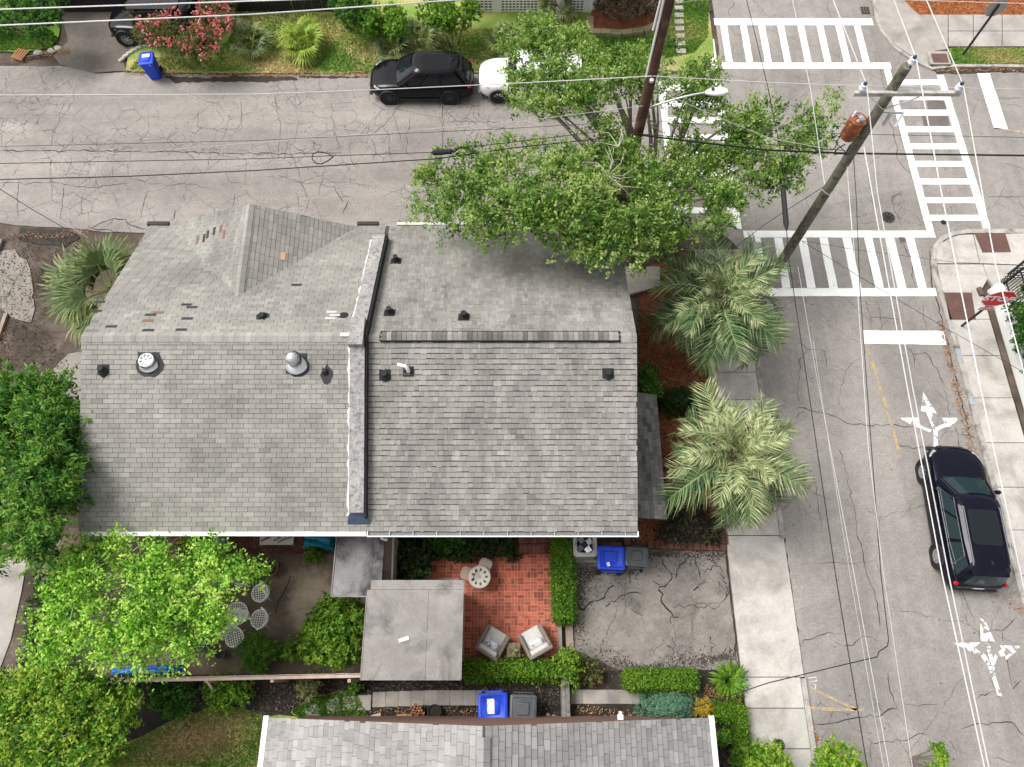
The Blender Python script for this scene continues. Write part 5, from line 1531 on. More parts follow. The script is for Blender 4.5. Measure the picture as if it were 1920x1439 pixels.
wire3([P(1503, 452, 6.0), P(1600, 512, 5.9), P(1772, 615, 5.5), P(1905, 690, 5.2)], 0.012, WB, 'thin dark wire slanting across the stop line to the fence', ext=(False, True))
wire3([P(1503, 452, 6.0), P(1600, 468, 6.0), P(1790, 492, 6.0), P(1920, 498, 6.0)], 0.010, WB, 'thin dark wire crossing the south zebra crossing eastward', ext=(False, True))
wire3([P(1545, 350, 6.8), P(1440, 417, 6.0), P(1320, 508, 5.2), P(1193, 602, 4.4)], 0.018, WB, 'dark service wire sloping over the upper palm to the house roof', ext=(False, False))
wire3([P(1300, 2, 9.4), P(1260, 8, 9.6)], 0.012, WT, 'short pale wire at the top of the reddish pole', ext=(True, False))
wire3([P(1790, 3, 9.9), P(1920, 7, 9.9)], 0.014, WW, 'white wire across the orange mulch at the top right')

# ================================================================== SIGNS
def octa(r): return [(r * math.cos(R(22.5 + 45 * k)), r * math.sin(R(22.5 + 45 * k))) for k in range(8)]
def plate(m, pts, y, th):
    n = len(pts)
    vs = [(a, y, b) for a, b in pts] + [(a, y + th, b) for a, b in pts]
    m.add(vs, [list(range(n)), list(range(2 * n - 1, n - 1, -1))] + [[i, n + i, n + (i + 1) % n, (i + 1) % n] for i in range(n)])
sb = P(1803, 612, SZ)
ss = T('stop_sign', 'red octagonal stop sign with white letters on the east sidewalk', 'stop sign', sb)
m = MB(); m.box((0, 0, 1.2), (0.07, 0.06, 2.5)); m.build('post', M['blacktrim'], ss, local=True)
cxo = P(1870, 563, 2.3).x - sb.x
cyo = P(1870, 563, 2.3).y - sb.y
Zc = 2.28
m = MB(); plate(m, [(a, b + Zc) for a, b in octa(0.575)], -0.065, 0.006); m.build('sign_plate', M['white'], ss, local=True)
m = MB(); plate(m, [(a, b + Zc) for a, b in octa(0.535)], -0.070, 0.004); so = m.build('sign_face', M['red'], ss, local=True)
tx = text('STOP', 0.44, ss, (0, -0.078, Zc), (R(90), 0, 0), M['lettering'])
m = MB(); m.box((0, -0.068, 1.55), (0.56, 0.006, 0.22)); m.build('placard', M['white'], ss, local=True)
m = MB(); m.box((0, -0.0735, 1.55), (0.52, 0.004, 0.18)); m.build('placard_face', M['red'], ss, local=True)
text('ALL WAY', 0.125, ss, (0, -0.078, 1.55), (R(90), 0, 0), M['lettering'])
ss.rotation_euler = (0, 0, R(-3))
sb2 = P(1805, 104, 0.08)
s2 = T('stop_sign', 'grey back of a sign on a black post beside the orange mulch', 'sign', sb2)
m = MB(); m.box((0, 0, 1.35), (0.08, 0.07, 2.7)); m.build('post', M['blacktrim'], s2, local=True)
m = MB(); plate(m, [(a, b + 2.5) for a, b in octa(0.46)], 0.045, 0.006); m.build('sign_plate', M['signgrey'], s2, local=True)
m = MB(); plate(m, [(a, b + 2.5) for a, b in octa(0.43)], 0.052, 0.004); m.build('sign_face', M['red'], s2, local=True)
text('STOP', 0.36, s2, (0, 0.061, 2.5), (R(90), 0, R(180)), M['lettering'])
# drains and covers
def drain(px, py, w, d, lab, hole=True):
    c = P(px, py, 0.02)
    o = T('storm_drain', lab, 'drain', c)
    m = MB(); m.box((0, 0, 0.0), (w, d, 0.05)); m.build('frame', M['rustiron'], o, local=True)
    n = int(w / 0.12)
    m = MB()
    for i in range(n):
        for j in range(3): m.box((-w / 2 + (i + 0.5) * w / n, -d / 2 + (j + 0.5) * d / 3, 0.026), (w / n * 0.6, d / 3 * 0.7, 0.004))
    m.build('slot', M['iron'], o, local=True)
    return o
drain(1320, 16, 0.8, 0.45, 'rusty slotted drain grate in the grass by the crossing')
drain(1622, 20, 0.4, 0.45, 'dark drain grate at the top of the north east kerb')
c = P(1757, 116, 0.0)
o = T('storm_drain', 'concrete storm drain box with open mouth at the grass verge', 'drain', c)
m = MB(); m.box((0, 0.05, 0.14), (0.95, 0.8, 0.12)); m.box((-0.42, -0.1, 0.05), (0.1, 0.5, 0.2)); m.box((0.42, -0.1, 0.05), (0.1, 0.5, 0.2)); m.build('inlet_box', M['concrete_old'], o, local=True).data
m = MB(); m.box((0.02, 0.0, 0.205), (0.72, 0.55, 0.014)); m.build('cover', M['tactile'], o, local=True)
m = MB(); m.box((0, -0.2, 0.03), (0.74, 0.3, 0.08)); m.build('mouth', M['iron'], o, local=True)
def manhole(px, py, r, lab, mat='rustiron', z=0.006):
    c = P(px, py, z)
    o = T('manhole_cover', lab, 'manhole cover', c)
    m = MB(); m.lathe([(r, -0.01), (r, 0.008), (r * 0.86, 0.008), (r * 0.86, 0.0)], n=24, cap1=False); m.build('rim', M[mat], o, local=True)
    m = MB(); m.lathe([(r * 0.84, 0.002), (r * 0.8, 0.006), (r * 0.35, 0.006), (0, 0.006)], n=24); d_ = m.build('lid', M['iron'], o, local=True)
    m = MB()
    for k in range(8):
        a = R(45 * k); m.box((r * 0.58 * math.cos(a), r * 0.58 * math.sin(a), 0.009), (r * 0.3, r * 0.13, 0.006), a)
    m.build('rib', M[mat], d_, local=True)
    return o
manhole(1665, 408, 0.30, 'round iron manhole cover in the road below the east crossing')
manhole(1769, 417, 0.11, 'small round iron cap at a zebra stripe end', 'iron', 0.012)
manhole(1461, 1397, 0.17, 'small round cover in the west sidewalk slab', 'iron', SZ + 0.004)
m = MB(); c = P(1692, 450, 0.008); m.box((0, 0, 0), (0.22, 0.24, 0.02))
o = m.build_at('valve_box', M['rustiron'], (0, 0, 0)); o.location = c; tag(o, 'small square rusty valve lid in the south crossing', 'valve lid')

# ================================================================== EAST WALL AND FENCE
def wall_run(name, a, b, w, h, mat, lab, cat='wall'):
    c = (Vector(a) + Vector(b)) / 2
    m = MB(); m.bar((a[0], a[1], h / 2), (b[0], b[1], h / 2), w, h)
    return tag(m.build_at(name, mat, c), lab, cat)
wa = P(1858, 532, 0.55)
ew = T('garden_wall', 'low white wall under the black iron fence on the east sidewalk', 'wall', (19.35, 6, 0))
m = MB(); m.prism([(19.02, wa.y), (19.42, wa.y), (19.42, -6), (19.02, -6)], -0.02, 0.55); m.build('wall', M['white'], ew)
m = MB(); m.prism([(18.76, wa.y - 0.2), (19.0, wa.y - 0.2), (19.0, -6), (18.76, -6)], -0.02, 0.11); m.build('footing_strip', M['soil'], ew)
m = MB(); q = P(1839, 546, 0.2); m.box((q.x, q.y, 0.12), (0.14, 0.34, 0.22), 0.1); m.build('kerb_block', M['rustiron'], ew)
fen = T('iron_fence', 'black iron picket fence turning the corner above the white wall', 'fence', (19.3, 9, 0.55))
n = 0
y = wa.y - 0.05
while y > 4.0 and n < 150:
    m = MB()
    if n == 0:
        m.box((0, 0, 0.55), (0.022, 0.022, 1.1)); pk = m.mesh('picket', M['iron'])
    o = link('picket', pk, fen); o.location = (0.02, y - 9, 0)
    n += 1; y -= 0.115
y2 = wa.y
fpts = [Vector((19.3, wa.y - .1, 0)), P(1905, 503, 1.0), P(1990, 495, 1.0)]
for a_, b_ in zip(fpts[:-1], fpts[1:]):
    for z in (-.38, -.18, .02, .22, .42, .62):
        m = MB(); m.bar((a_.x - 19.3, a_.y - 9, z), (b_.x - 19.3, b_.y - 9, z), .03, .03); m.build('rail', M['iron'], fen, local=True)
for z in (0.15, 0.98):
    m = MB(); m.bar((0.02, wa.y - 9, z), (0.02, -6 - 9, z), 0.035, 0.035); m.build('rail', M['iron'], fen, local=True)
for q in ((0.02, y2 - 9), (fpts[1].x - 19.3, fpts[1].y - 9), (0.02, y2 - 12.2), (0.02, y2 - 15.4)):
    m = MB(); m.box((q[0], q[1], 0.58), (0.07, 0.07, 1.2)); m.build('post', M['iron'], fen, local=True)

# ================================================================== VEHICLES
def wheel_mesh(r, w, rim, spokes):
    t = MB(); t.lathe([(r * 0.62, -w / 2), (r * 0.93, -w / 2), (r, -w / 2 + 0.04), (r, w / 2 - 0.04), (r * 0.93, w / 2), (r * 0.64, w / 2), (r * 0.62, w / 2 - 0.02)], n=28, axis='Y', cap1=False)
    tm = t.mesh('tyre', M['tyre'], smooth=40)
    m = MB()
    m.lathe([(r * 0.64, w / 2 - 0.01), (r * 0.58, w / 2 - 0.012), (r * 0.56, w / 2 - 0.05), (r * 0.5, w / 2 - 0.10), (0, w / 2 - 0.10)], n=28, axis='Y')
    for k in range(spokes):
        a = 2 * math.pi * k / spokes
        m.bar((r * 0.1 * math.sin(a), w / 2 - 0.035, r * 0.1 * math.cos(a)), (r * 0.585 * math.sin(a), w / 2 - 0.025, r * 0.585 * math.cos(a)), r * 0.12, 0.04, up=(0, 1, 0))
    m.lathe([(r * 0.15, w / 2 - 0.06), (r * 0.14, w / 2 - 0.01), (0, w / 2 - 0.008)], n=14, axis='Y')
    return tm, m.mesh('rim', rim, smooth=30)
def suv(name, label, loc, rz, Lc, Wc, Hc, pm, trim='blacktrim', rim='rim_dark', wb=2.7, boxy=0.0, rails=None, chrome=False, skylight=False, glass='glass', spokes=10, group=None, cladding=True, wr=0.36, boxtail=0.0):
    car = T(name, label, 'car', loc, group, rz)
    h = Wc / 2
    xf, xr = Lc / 2, -Lc / 2
    zb = 1.0 + 0.02 * boxy                                  # belt line
    def sect(w, z0, z1, x, crown=0.03, tum=0.05):
        w0 = w
        half = [(0, z0), (w0 * 0.82, z0), (w0 * 0.985, z0 + (z1 - z0) * 0.18), (w0, z0 + (z1 - z0) * 0.45), (w0 * 0.985, z0 + (z1 - z0) * 0.7), (w0 * (0.985 - tum), z1 - 0.05), (w0 * (0.93 - tum), z1 - 0.008), (w0 * 0.72, z1 + crown * 0.5), (w0 * 0.36, z1 + crown * 0.9), (0, z1 + crown)]
        return [(x, a, b) for a, b in half] + [(x, -a, b) for a, b in half[-2:0:-1]]
    nb = 0.02 + 0.12 * boxy
    st = [(xr, .60 + nb, .44, .82), (xr + .03, .74 + nb, .36, .90), (xr + .10, .85 + nb * .5, .30, .96), (xr + .25, .93, .27, zb), (xr + .6, .985, .24, zb + .03), (-wb * .15, 1.0, .22, zb + .02), (wb * .28, 1.0, .22, zb), (xf - 1.25, .995, .22, .99 - .02), (xf - .85, .985, .22, .955 + .03 * boxy), (xf - .6, .955, .24, .915 + .06 * boxy), (xf - .38, .875 + nb * .3, .26, .86 + .09 * boxy), (xf - .2, .76 + nb * .6, .28, .81 + .10 * boxy), (xf - .09, .61 + nb, .32, .76 + .12 * boxy), (xf - .03, .43 + nb, .36, .70 + .14 * boxy), (xf, .24 + nb, .42, .62 + .12 * boxy)]
    m = MB(); m.loft([sect(h * w, z0, z1, x) for x, w, z0, z1 in st])
    m.build('body', M[pm], car, smooth=50, local=True)
    # greenhouse: rings belt -> glass foot -> glass head -> roof edge -> crown
    def ring(x0, x1, w, z, rad):
        q = rrect(x1 - x0, 2 * w, rad, 3)
        cx = (x0 + x1) / 2
        (ax, ay) = q[3]; (bx, by) = q[4]
        pts = []
        # explicit: corners with 4 points each, sides get extra points for the pillars
        cs = [q[0:4], q[4:8], q[8:12], q[12:16]]
        side = (0.26, 0.30, 0.60, 0.645)
        def seg(a, b, ks): return [(a[0] + (b[0] - a[0]) * k, a[1] + (b[1] - a[1]) * k) for k in ks]
        mid3 = (.25, .5, .75)
        pts += cs[0] + seg(cs[0][-1], cs[1][0], side) + cs[1] + seg(cs[1][-1], cs[2][0], mid3) + cs[2] + seg(cs[2][-1], cs[3][0], [1 - k for k in side[::-1]]) + cs[3] + seg(cs[3][-1], cs[0][0], mid3)
        hl = (x1 - x0) / 2
        out = []
        for a, b in pts:
            bul = 1 - (b / w) ** 2
            if a > hl * .8: a += (.13 - .08 * boxy) * bul
            if a < -hl * .8: a -= .08 * bul
            t_ = max(0, -a / hl)
            out.append((cx + a, b * (1 - (.15 - .11 * boxtail) * t_ * t_), z))
        return out
    gx0, gx1 = xr + 0.16 - 0.08 * boxtail, xf - 1.28
    rx0, rx1 = xr + 0.58 - 0.40 * boxtail, xf - 2.12 + 0.45 * boxy
    rings = [ring(gx0, gx1, h * .93, zb - .03, .20), ring(gx0 + .02, gx1 - .06, h * .91, zb + .05, .20), ring(rx0 - .07, rx1 + .10, h * .755 + .05 * boxy, Hc - .15, .22), ring(rx0 - .01, rx1 + .02, h * .715 + .05 * boxy, Hc - .09, .22), ring(rx0 + .08, rx1 - .10, h * .60 + .06 * boxy, Hc - .035, .2), ring(rx0 + .35, rx1 - .35, h * .35, Hc, .1)]
    n = len(rings[0])
    body, gl = MB(), {'windshield': MB(), 'rear_window': MB()}
    for k in range(5):
        for i in range(n):
            j = (i + 1) % n
            f = [rings[k][i], rings[k][j], rings[k + 1][j], rings[k + 1][i]]
            tgt = body
            if k == 1:
                if i in (26, 27, 28, 29): tgt = gl['windshield']
                elif i in (11, 12, 13, 14): tgt = gl['rear_window']
                elif i in (3, 5, 7, 18, 20, 22):
                    tgt = gl.setdefault('side_window%d' % i, MB())
            tgt.add(f, [[0, 1, 2, 3]])
    body.add(rings[5], [list(range(n))])
    body.build('roof', M[pm], car, smooth=55, local=True)
    for kx, mbx in gl.items():
        if mbx.f: mbx.build(kx.rstrip('0123456789'), M[glass], car, smooth=30, local=True)
    # glass also wraps the rounded screen corners a little: dark seals
    m = MB()
    for sgn in (-1, 1):
        m.tube([(gx1 - .02, sgn * h * .80, zb + .06), (rx1 + .12, sgn * h * .66, Hc - .13)], .022, 5)
    m.build('seal', M['blacktrim'], car, local=True)
    # wheels
    tm, rm = wheel_mesh(wr, .24, M[rim], spokes)
    fx = xf - (Lc - wb) * 0.46
    for x in (fx, fx - wb):
        for sgn in (1, -1):
            wl_ = link('wheel', tm, car); wl_.location = (x, sgn * (h - .115), wr); wl_.rotation_euler = (0, 0, 0 if sgn > 0 else math.pi)
            link('rim', rm, wl_)
            a = MB(); a.lathe([(wr + .075, 0.02), (wr + .07, .125), (wr + 0.0, .13), (wr - 0.02, .05)], (0, 0, 0), 26, axis='Y', cap1=False)
            ar = a.build('wheel_arch', M[trim], car, smooth=40, local=True); ar.location = (x, sgn * (h - .11), wr + .01); ar.rotation_euler = wl_.rotation_euler
    m = MB()
    for sgn in (1, -1): m.box(((fx + fx - wb) / 2, sgn * (h - .03), .31), (wb - .9, .08, .12))
    m.build('sill', M[trim], car, local=True)
    # lamps, grille, bumpers, plates
    for sgn in (1, -1):
        m = MB(); m.rbox((xf - .36, sgn * h * .735, .79 + .05 * boxy), (.34, .17, .09), .06, 3, Matrix.Rotation(sgn * -.62, 3, 'Z')); m.build('headlight', M['lamp_glass'], car, smooth=40, local=True)
        m = MB(); m.rbox((xr + .17, sgn * h * .72, .91), (.14, .34, .10), .05, 3, Matrix.Rotation(sgn * .5, 3, 'Z')); m.build('tail_light', M['tail_red'], car, smooth=40, local=True)
        m = MB(); m.rbox((gx1 - .42, sgn * (h + .10), zb + .07), (.15, .22, .15), .05, 3, top=(.8, .9)); mo = m.build('mirror', M[pm], car, smooth=40, local=True)
        m = MB(); m.bar((gx1 - .42, sgn * (h - .05), zb + .03), (gx1 - .42, sgn * (h + .06), zb + .05), .05, .04); m.build('mirror_arm', M['blacktrim'], mo, local=True)
        for x in (.55, -.55):
            m = MB(); m.rbox((x - .25, sgn * (h + .005), .86), (.22, .035, .035), .012, 2); m.build('door_handle', M['chrome'] if chrome else M[pm], car, local=True)
        m = MB()
        for x in (gx1 - .75, gx1 - 1.75): m.box((x, sgn * (h * .995 + .001), .66), (.012, .012, .62))
        m.build('door_seam', M['blacktrim'], car, local=True)
    m = MB(); m.rbox((xf - .04, 0, .58), (.12, h * .95, .20), .05, 2); m.build('grille', M['blacktrim'], car, local=True)
    m = MB(); m.rbox((xf - .02, 0, .38), (.14, h * 1.45, .12), .05, 3); m.rbox((xr + .02, 0, .46), (.14, h * 1.55, .16), .05, 3); m.build('bumper', M[trim if cladding else pm], car, smooth=40, local=True)
    m = MB(); m.rbox((rx0 - .06, 0, Hc - .125), (.22, h * 1.16, .04), .08, 3); m.build('spoiler', M[pm], car, smooth=40, local=True)
    m = MB(); m.box((xr - .0, 0, .74), (.02, .34, .15)); m.build('licence_plate', M['white'], car, local=True)
    m = MB()
    for sgn in (1, -1): m.tube([(gx1 - .10, sgn * .10, zb + .075), (gx1 - .22, sgn * .1 + .42, zb + .14)], .012, 4)
    m.build('wiper', M['blacktrim'], car, local=True)
    m = MB()
    m.box((gx1 + .02, 0, zb - .01), (.10, h * 1.35, .03)); m.build('cowl', M['blacktrim'], car, local=True)
    if rails:
        for sgn in (1, -1):
            m = MB(); y0_ = h * .60
            m.tube([(rx1 - .25, sgn * y0_, Hc - .06), (rx1 - .32, sgn * y0_, Hc + .015), (rx0 + .25, sgn * y0_, Hc + .02), (rx0 + .15, sgn * y0_, Hc - .05)], .016, 6); m.build('roof_rail', M[rails], car, smooth=50, local=True)
    if skylight:
        m = MB(); m.rbox(((rx0 + rx1) / 2 + .22, 0, Hc + .004), (1.15, h * .98, .022), .1, 3); sk = m.build('sunroof', M['glass'], car, smooth=30, local=True)
        m = MB()
        for k in range(5): m.box((rx0 + .50, -.36 + .18 * k, Hc - .012), (.5, .018, .02))
        m.build('roof_rib', M[pm], car, local=True)
    else:
        m = MB(); m.box(((rx0 + rx1) / 2 - .55, 0, Hc + .004), (.014, h * 1.05, .01)); m.build('roof_seam', M['blacktrim'], car, local=True)
    m = MB(); m.loft([[(rx0 + .32, -.03, Hc - .01), (rx0 + .32, .03, Hc - .01), (rx0 + .18, .02, Hc - .015), (rx0 + .18, -.02, Hc - .015)], [(rx0 + .24, -.012, Hc + .05), (rx0 + .24, .012, Hc + .05), (rx0 + .18, .01, Hc + .055), (rx0 + .18, -.01, Hc + .055)]]); m.build('antenna', M['blacktrim'], car, local=True)
    if chrome:
        for sgn in (1, -1):
            m = MB(); m.tube([(gx1 - .35, sgn * h * .955, zb + .055), (gx0 + .55, sgn * h * .935, zb + .065)], .014, 5)
            m.tube([(gx1 - .35, sgn * h * .945, zb + .06), (rx1 + .0, sgn * h * .79, Hc - .12), (rx0 + .45, sgn * h * .78, Hc - .12), (gx0 + .55, sgn * h * .93, zb + .065)], .010, 5); m.build('window_trim', M['chrome'], car, smooth=50, local=True)
    return car
# black SUV beside the lawn, nose to the west
a, b = P(733, 193), P(846, 193)
cx_ = (a.x + b.x) / 2
cyb = a.y + 0.80
suv('parked_car', 'shiny black car parked against the north lawn', (cx_ + 0.06, cyb, 0), math.pi, 4.55, 1.86, 1.68, 'carblack', wb=2.70, rim='rim_dark', glass='glass')
c = P(931, 193)
suv('parked_car', 'white car with black bumper parked under the oak branches', (c.x + 1.52, c.y + 0.86, 0), math.pi, 4.6, 1.86, 1.75, 'carwhite', wb=2.7, boxy=0.6, trim='greytrim', rim='rim_dark', spokes=8, boxtail=0.8, wr=.38)
a, b = P(1735, 890, 0.37), P(1762, 1047, 0.37)
ang = math.atan2(a.y - b.y, a.x - b.x)
mid = (a + b) / 2
nrm = Vector((math.sin(ang), -math.cos(ang), 0))
cc = Vector((mid.x, mid.y, 0)) + nrm * 0.87
suv('parked_car', 'navy blue car with sunroof parked along the east kerb', (cc.x, cc.y, 0), ang, 4.9, 1.96, 1.70, 'carnavy', wb=2.95, rim='rim_silver', rails='chrome', chrome=True, skylight=True, glass='glass_blue', spokes=10, wr=.375, boxtail=.35)
# black off-roader half hidden by the oleander
c = P(250, 86, 0.0)
jp = suv('parked_car', 'black boxy off-roader in the drive, half hidden by pink oleander', (c.x + 1.25, c.y + 0.84, 0), math.pi, 4.2, 1.86, 1.85, 'carblack', wb=2.55, boxy=1.0, rim='rim_silver', spokes=8, boxtail=1.0, wr=.40)
m = MB(); m.rbox((-.42, 0, 1.868), (2.3, 1.42, .05), .12, 3); m.build('soft_top', M['softtop'], jp, smooth=40, local=True)

# ================================================================== BINS
def bin_(name, label, loc, rz, mat, group=None, H=1.08, W_=0.62, D_=0.70, sticker=None, sun_mark=True):
    o = T(name, label, 'wheelie bin', loc, group, rz)
    Bz = H - .10
    def rg(w, d, z, r=.06): return [(a, b, z) for a, b in rrect(w, d, r, 3)]
    m = MB(); m.loft([rg(W_ * .74, D_ * .70, .03), rg(W_ * .78, D_ * .74, .10), rg(W_ * .93, D_ * .92, Bz - .06), rg(W_ * 1.0, D_ * 1.0, Bz - .05), rg(W_ * 1.0, D_ * 1.0, Bz)]); m.build('body', M[mat], o, smooth=40, local=True)
    m = MB(); m.loft([rg(W_ * 1.04, D_ * 1.03, Bz + .002), rg(W_ * 1.05, D_ * 1.04, Bz + .03), rg(W_ * .97, D_ * .96, Bz + .055), rg(W_ * .88, D_ * .87, Bz + .062), rg(W_ * .84, D_ * .82, Bz + .045)], cap0=True); lid = m.build('lid', M[mat], o, smooth=40, local=True)
    m = MB(); m.rbox((0, -.02, Bz + .062), (W_ * .52, D_ * .55, .05), .05, 3, top=(.9, .9)); m.build('lid_panel', M[mat], lid, smooth=40, local=True)
    m = MB(); m.tube([(-W_ * .38, D_ * .5, Bz - .02), (-W_ * .38, D_ * .60, Bz + .0), (W_ * .38, D_ * .60, Bz + .0), (W_ * .38, D_ * .5, Bz - .02)], .018, 6); m.build('handle', M[mat], o, smooth=50, local=True)
    tm = MB(); tm.lathe([(.04, -.03), (.13, -.03), (.14, 0), (.13, .03), (.04, .03)], n=16, axis='X', cap1=True); wm = tm.mesh('wheel', M['tyre'], smooth=40)
    for s in (-1, 1):
        w = link('wheel', wm, o); w.location = (s * W_ * .40, D_ * .40, .14)
    if sticker:
        sx, sy, sw, sdp, srz = sticker
        m = MB(); m.box((sx, sy, Bz + .094), (sw, sdp, .004), srz); st_ = m.build('sticker', M['sticker'], lid, local=True)
    return o
bl = P(293, 146)
b0 = bin_('wheelie_bin', 'blue bin with pale label standing on the street by the drive', (bl.x + 0.0, bl.y + 0.1, 0), R(8), 'bin_blue', sticker=(0, .10, .34, .20, 0))
m = MB(); m.lathe([(0.03, 0), (0.03, 0.006), (0, 0.006)], (0.13, -0.36, 0.93), 10, axis='Y'); m.build('badge', M['white'], b0, local=True)
c = P(1146, 1046, 1.05)
bin_('wheelie_bin', 'blue bin standing beside the air conditioner on the driveway', (c.x, c.y, 0), R(178), 'bin_blue', W_=.86, D_=.74, sticker=(.10, .22, .10, .13, .3))
c = P(1194, 1044, 1.0)
bin_('wheelie_bin', 'grey bin standing between the blue bin and the brick border', (c.x, c.y, 0), R(176), 'bin_grey', W_=.72, D_=.62)
c = P(924, 1326, 1.05)
bin_('wheelie_bin', 'blue bin with upright white label on the south paver path', (c.x, c.y, 0), R(2), 'bin_blue', W_=.86, D_=.76, sticker=(-.06, .02, .22, .42, 0))
c = P(981, 1328, 1.0)
bin_('wheelie_bin', 'grey bin standing against the timber wall on the south path', (c.x, c.y, 0), R(-2), 'bin_grey', W_=.78, D_=.72)

# ================================================================== AIR CONDITIONER
c = P(1097, 1021, 0.9)
ac = T('air_conditioner', 'pale grey condenser unit with visible fan beside the hedge', 'air conditioner', (c.x, c.y, 0))
def rg(w, d, z, r): return [(a, b, z) for a, b in rrect(w, d, r, 4)]
Wd_ = 0.80
m = MB(); m.loft([rg(Wd_, Wd_, .08, .1), rg(Wd_, Wd_, .82, .1)], cap1=False); m.build('casing', M['acgrey'], ac, smooth=40, local=True)
m = MB()
outer = [(a, b) for a, b in rrect(Wd_, Wd_, .1, 4)]
n_ = len(outer)
circ = []
for a, b in outer:
    t_ = math.atan2(b, a); circ.append((.33 * math.cos(t_), .33 * math.sin(t_)))
m.loft([[(a, b, .82) for a, b in outer], [(a * .99, b * .99, .87) for a, b in outer], [(a, b, .88) for a, b in circ], [(a, b, .70) for a, b in circ]], cap0=False, cap1=False); m.build('top_panel', M['acgrey'], ac, local=True)
m = MB(); m.lathe([(.36, .68), (0.0, .68)], n=20); m.build('well', M['tar'], ac, local=True)
for k in range(4):
    m = MB()
    M3 = Matrix.Rotation(R(90 * k + 35), 3, 'Z') @ Matrix.Rotation(R(18), 3, 'X')
    m.box(Matrix.Rotation(R(90 * k + 35), 3, 'Z') @ Vector((.19, 0, .77)), (.19, .20, .008), M=M3); m.build('fan_blade', M['galv'], ac, local=True)
m = MB(); m.lathe([(.09, .74), (.08, .80), (0, .805)], n=16); m.build('fan_motor', M['darkmetal'], ac, smooth=40, local=True)
m = MB()
for r_ in (.10, .16, .22, .28, .325): m.tube([(r_ * math.cos(R(15 * k)), r_ * math.sin(R(15 * k)), .885) for k in range(25)], .0035, 4)
for k in range(6): m.bar((.33 * math.cos(R(60 * k)), .33 * math.sin(R(60 * k)), .889), (.08 * math.cos(R(60 * k)), .08 * math.sin(R(60 * k)), .889), .008, .006)
m.build('guard', M['darkmetal'], ac, local=True)
m = MB(); m.box((0, 0, .04), (.95, .95, .08)); m.build('base_pad', M['concrete_old'], ac, local=True)

# ================================================================== PATIO FURNITURE
def armchair(label, loc, rz):
    o = T('wicker_armchair', label, 'armchair', loc, 'two wicker armchairs on the brick patio', rz)
    m = MB(); m.rbox((0, 0, .20), (.80, .78, .26), .06, 3); m.build('base', M['wicker'], o, smooth=40, local=True)
    for s in (-1, 1):
        m = MB(); m.rbox((s * .37, .0, .40), (.12, .80, .46), .05, 3); m.build('arm', M['wicker'], o, smooth=40, local=True)
    m = MB(); m.rbox((0, -.36, .48), (.84, .13, .66), .06, 3, Matrix.Rotation(R(10), 3, 'X')); m.build('back', M['wicker'], o, smooth=40, local=True)
    m = MB(); m.rbox((0, .07, .41), (.62, .66, .15), .06, 4); m.build('seat_cushion', M['cushion'], o, smooth=45, local=True)
    m = MB(); m.rbox((0, -.27, .62), (.64, .16, .44), .07, 4, Matrix.Rotation(R(14), 3, 'X')); m.build('back_cushion', M['cushion'], o, smooth=45, local=True)
    m = MB(); 
    Mp = Matrix.Rotation(R(38), 3, 'X')
    rings = []
    for k, (z, s) in enumerate(((-.06, .72), (-.035, .95), (0, 1.0), (.035, .95), (.06, .72))):
        rings.append([Mp @ Vector((a * s, b * s, z)) + Vector((0, -.10, .60)) for a, b in rrect(.44, .28, .05, 3)])
    m.loft(rings); pl = m.build('pillow', M['pillow'], o, smooth=50, local=True)
    m = MB()
    for k in range(7): m.box((-.19 + .063 * k, .03, .535), (.022, .045, .02))
    m.build('tassel', M['white'], pl, local=True)
    return o
c = P(924, 1204, 0.45); armchair('wicker armchair with pale cushion, standing nearest the flat roof shed', (c.x, c.y, 0), R(-30))
c = P(1003, 1202, 0.45); armchair('wicker armchair with pale cushion, standing nearest the timber edging', (c.x, c.y, 0), R(28))
c = P(963, 1219, 0.45)
tb = T('side_table', 'small square taupe side table between the two armchairs', 'table', (c.x, c.y, 0))
m = MB(); m.rbox((0, 0, .43), (.44, .44, .04), .02, 2); m.build('table_top', M['wicker'], tb, local=True)
for sx in (-1, 1):
    for sy in (-1, 1):
        m = MB(); m.box((sx * .18, sy * .18, .2), (.04, .04, .41)); m.build('leg', M['wicker'], tb, local=True)
pp = T('potted_plant', 'white spider plant on the small patio table', 'plant', (c.x, c.y - 0.02, .452))
m = MB(); m.lathe([(.05, 0), (.075, .10), (.06, .10)], n=14); m.build('pot', M['white'], pp, smooth=40, local=True)
m = MB()
for k in range(16):
    a = R(22.5 * k + rng.uniform(-8, 8)); l_ = rng.uniform(.12, .26)
    p0, p1, p2 = Vector((0, 0, .1)), Vector((math.cos(a) * l_ * .6, math.sin(a) * l_ * .6, .2)), Vector((math.cos(a) * l_, math.sin(a) * l_, .12))
    w = Vector((-math.sin(a), math.cos(a), 0)) * .018
    m.tone = rng.uniform(.5, 1); m.quad(p0 - w, p0 + w, p1 + w, p1 - w); m.quad(p1 - w, p1 + w, p2 + w * .2, p2 - w * .2)
m.build('leaf', L['pindoyellow'], pp, local=True)
c = P(899, 1082, 0.74)
rt = T('round_table', 'round stone table with ring of dark inlays on the brick patio', 'table', (c.x, c.y, 0))
m = MB(); m.lathe([(.30, .70), (.36, .70), (.37, .72), (.36, .745), (0, .745)], n=32); top = m.build('table_top', M['tabletop'], rt, smooth=35, local=True)
for k in range(9):
    a = R(40 * k); m = MB(); M3 = Matrix.Rotation(a, 3, 'Z')
    m.add([M3 @ Vector((.23 + .055 * math.cos(t_), .042 * math.sin(t_), .749)) for t_ in [2 * math.pi * j / 10 for j in range(10)]], [list(range(10))]); m.build('inlay', M['darkstone'], top, local=True)
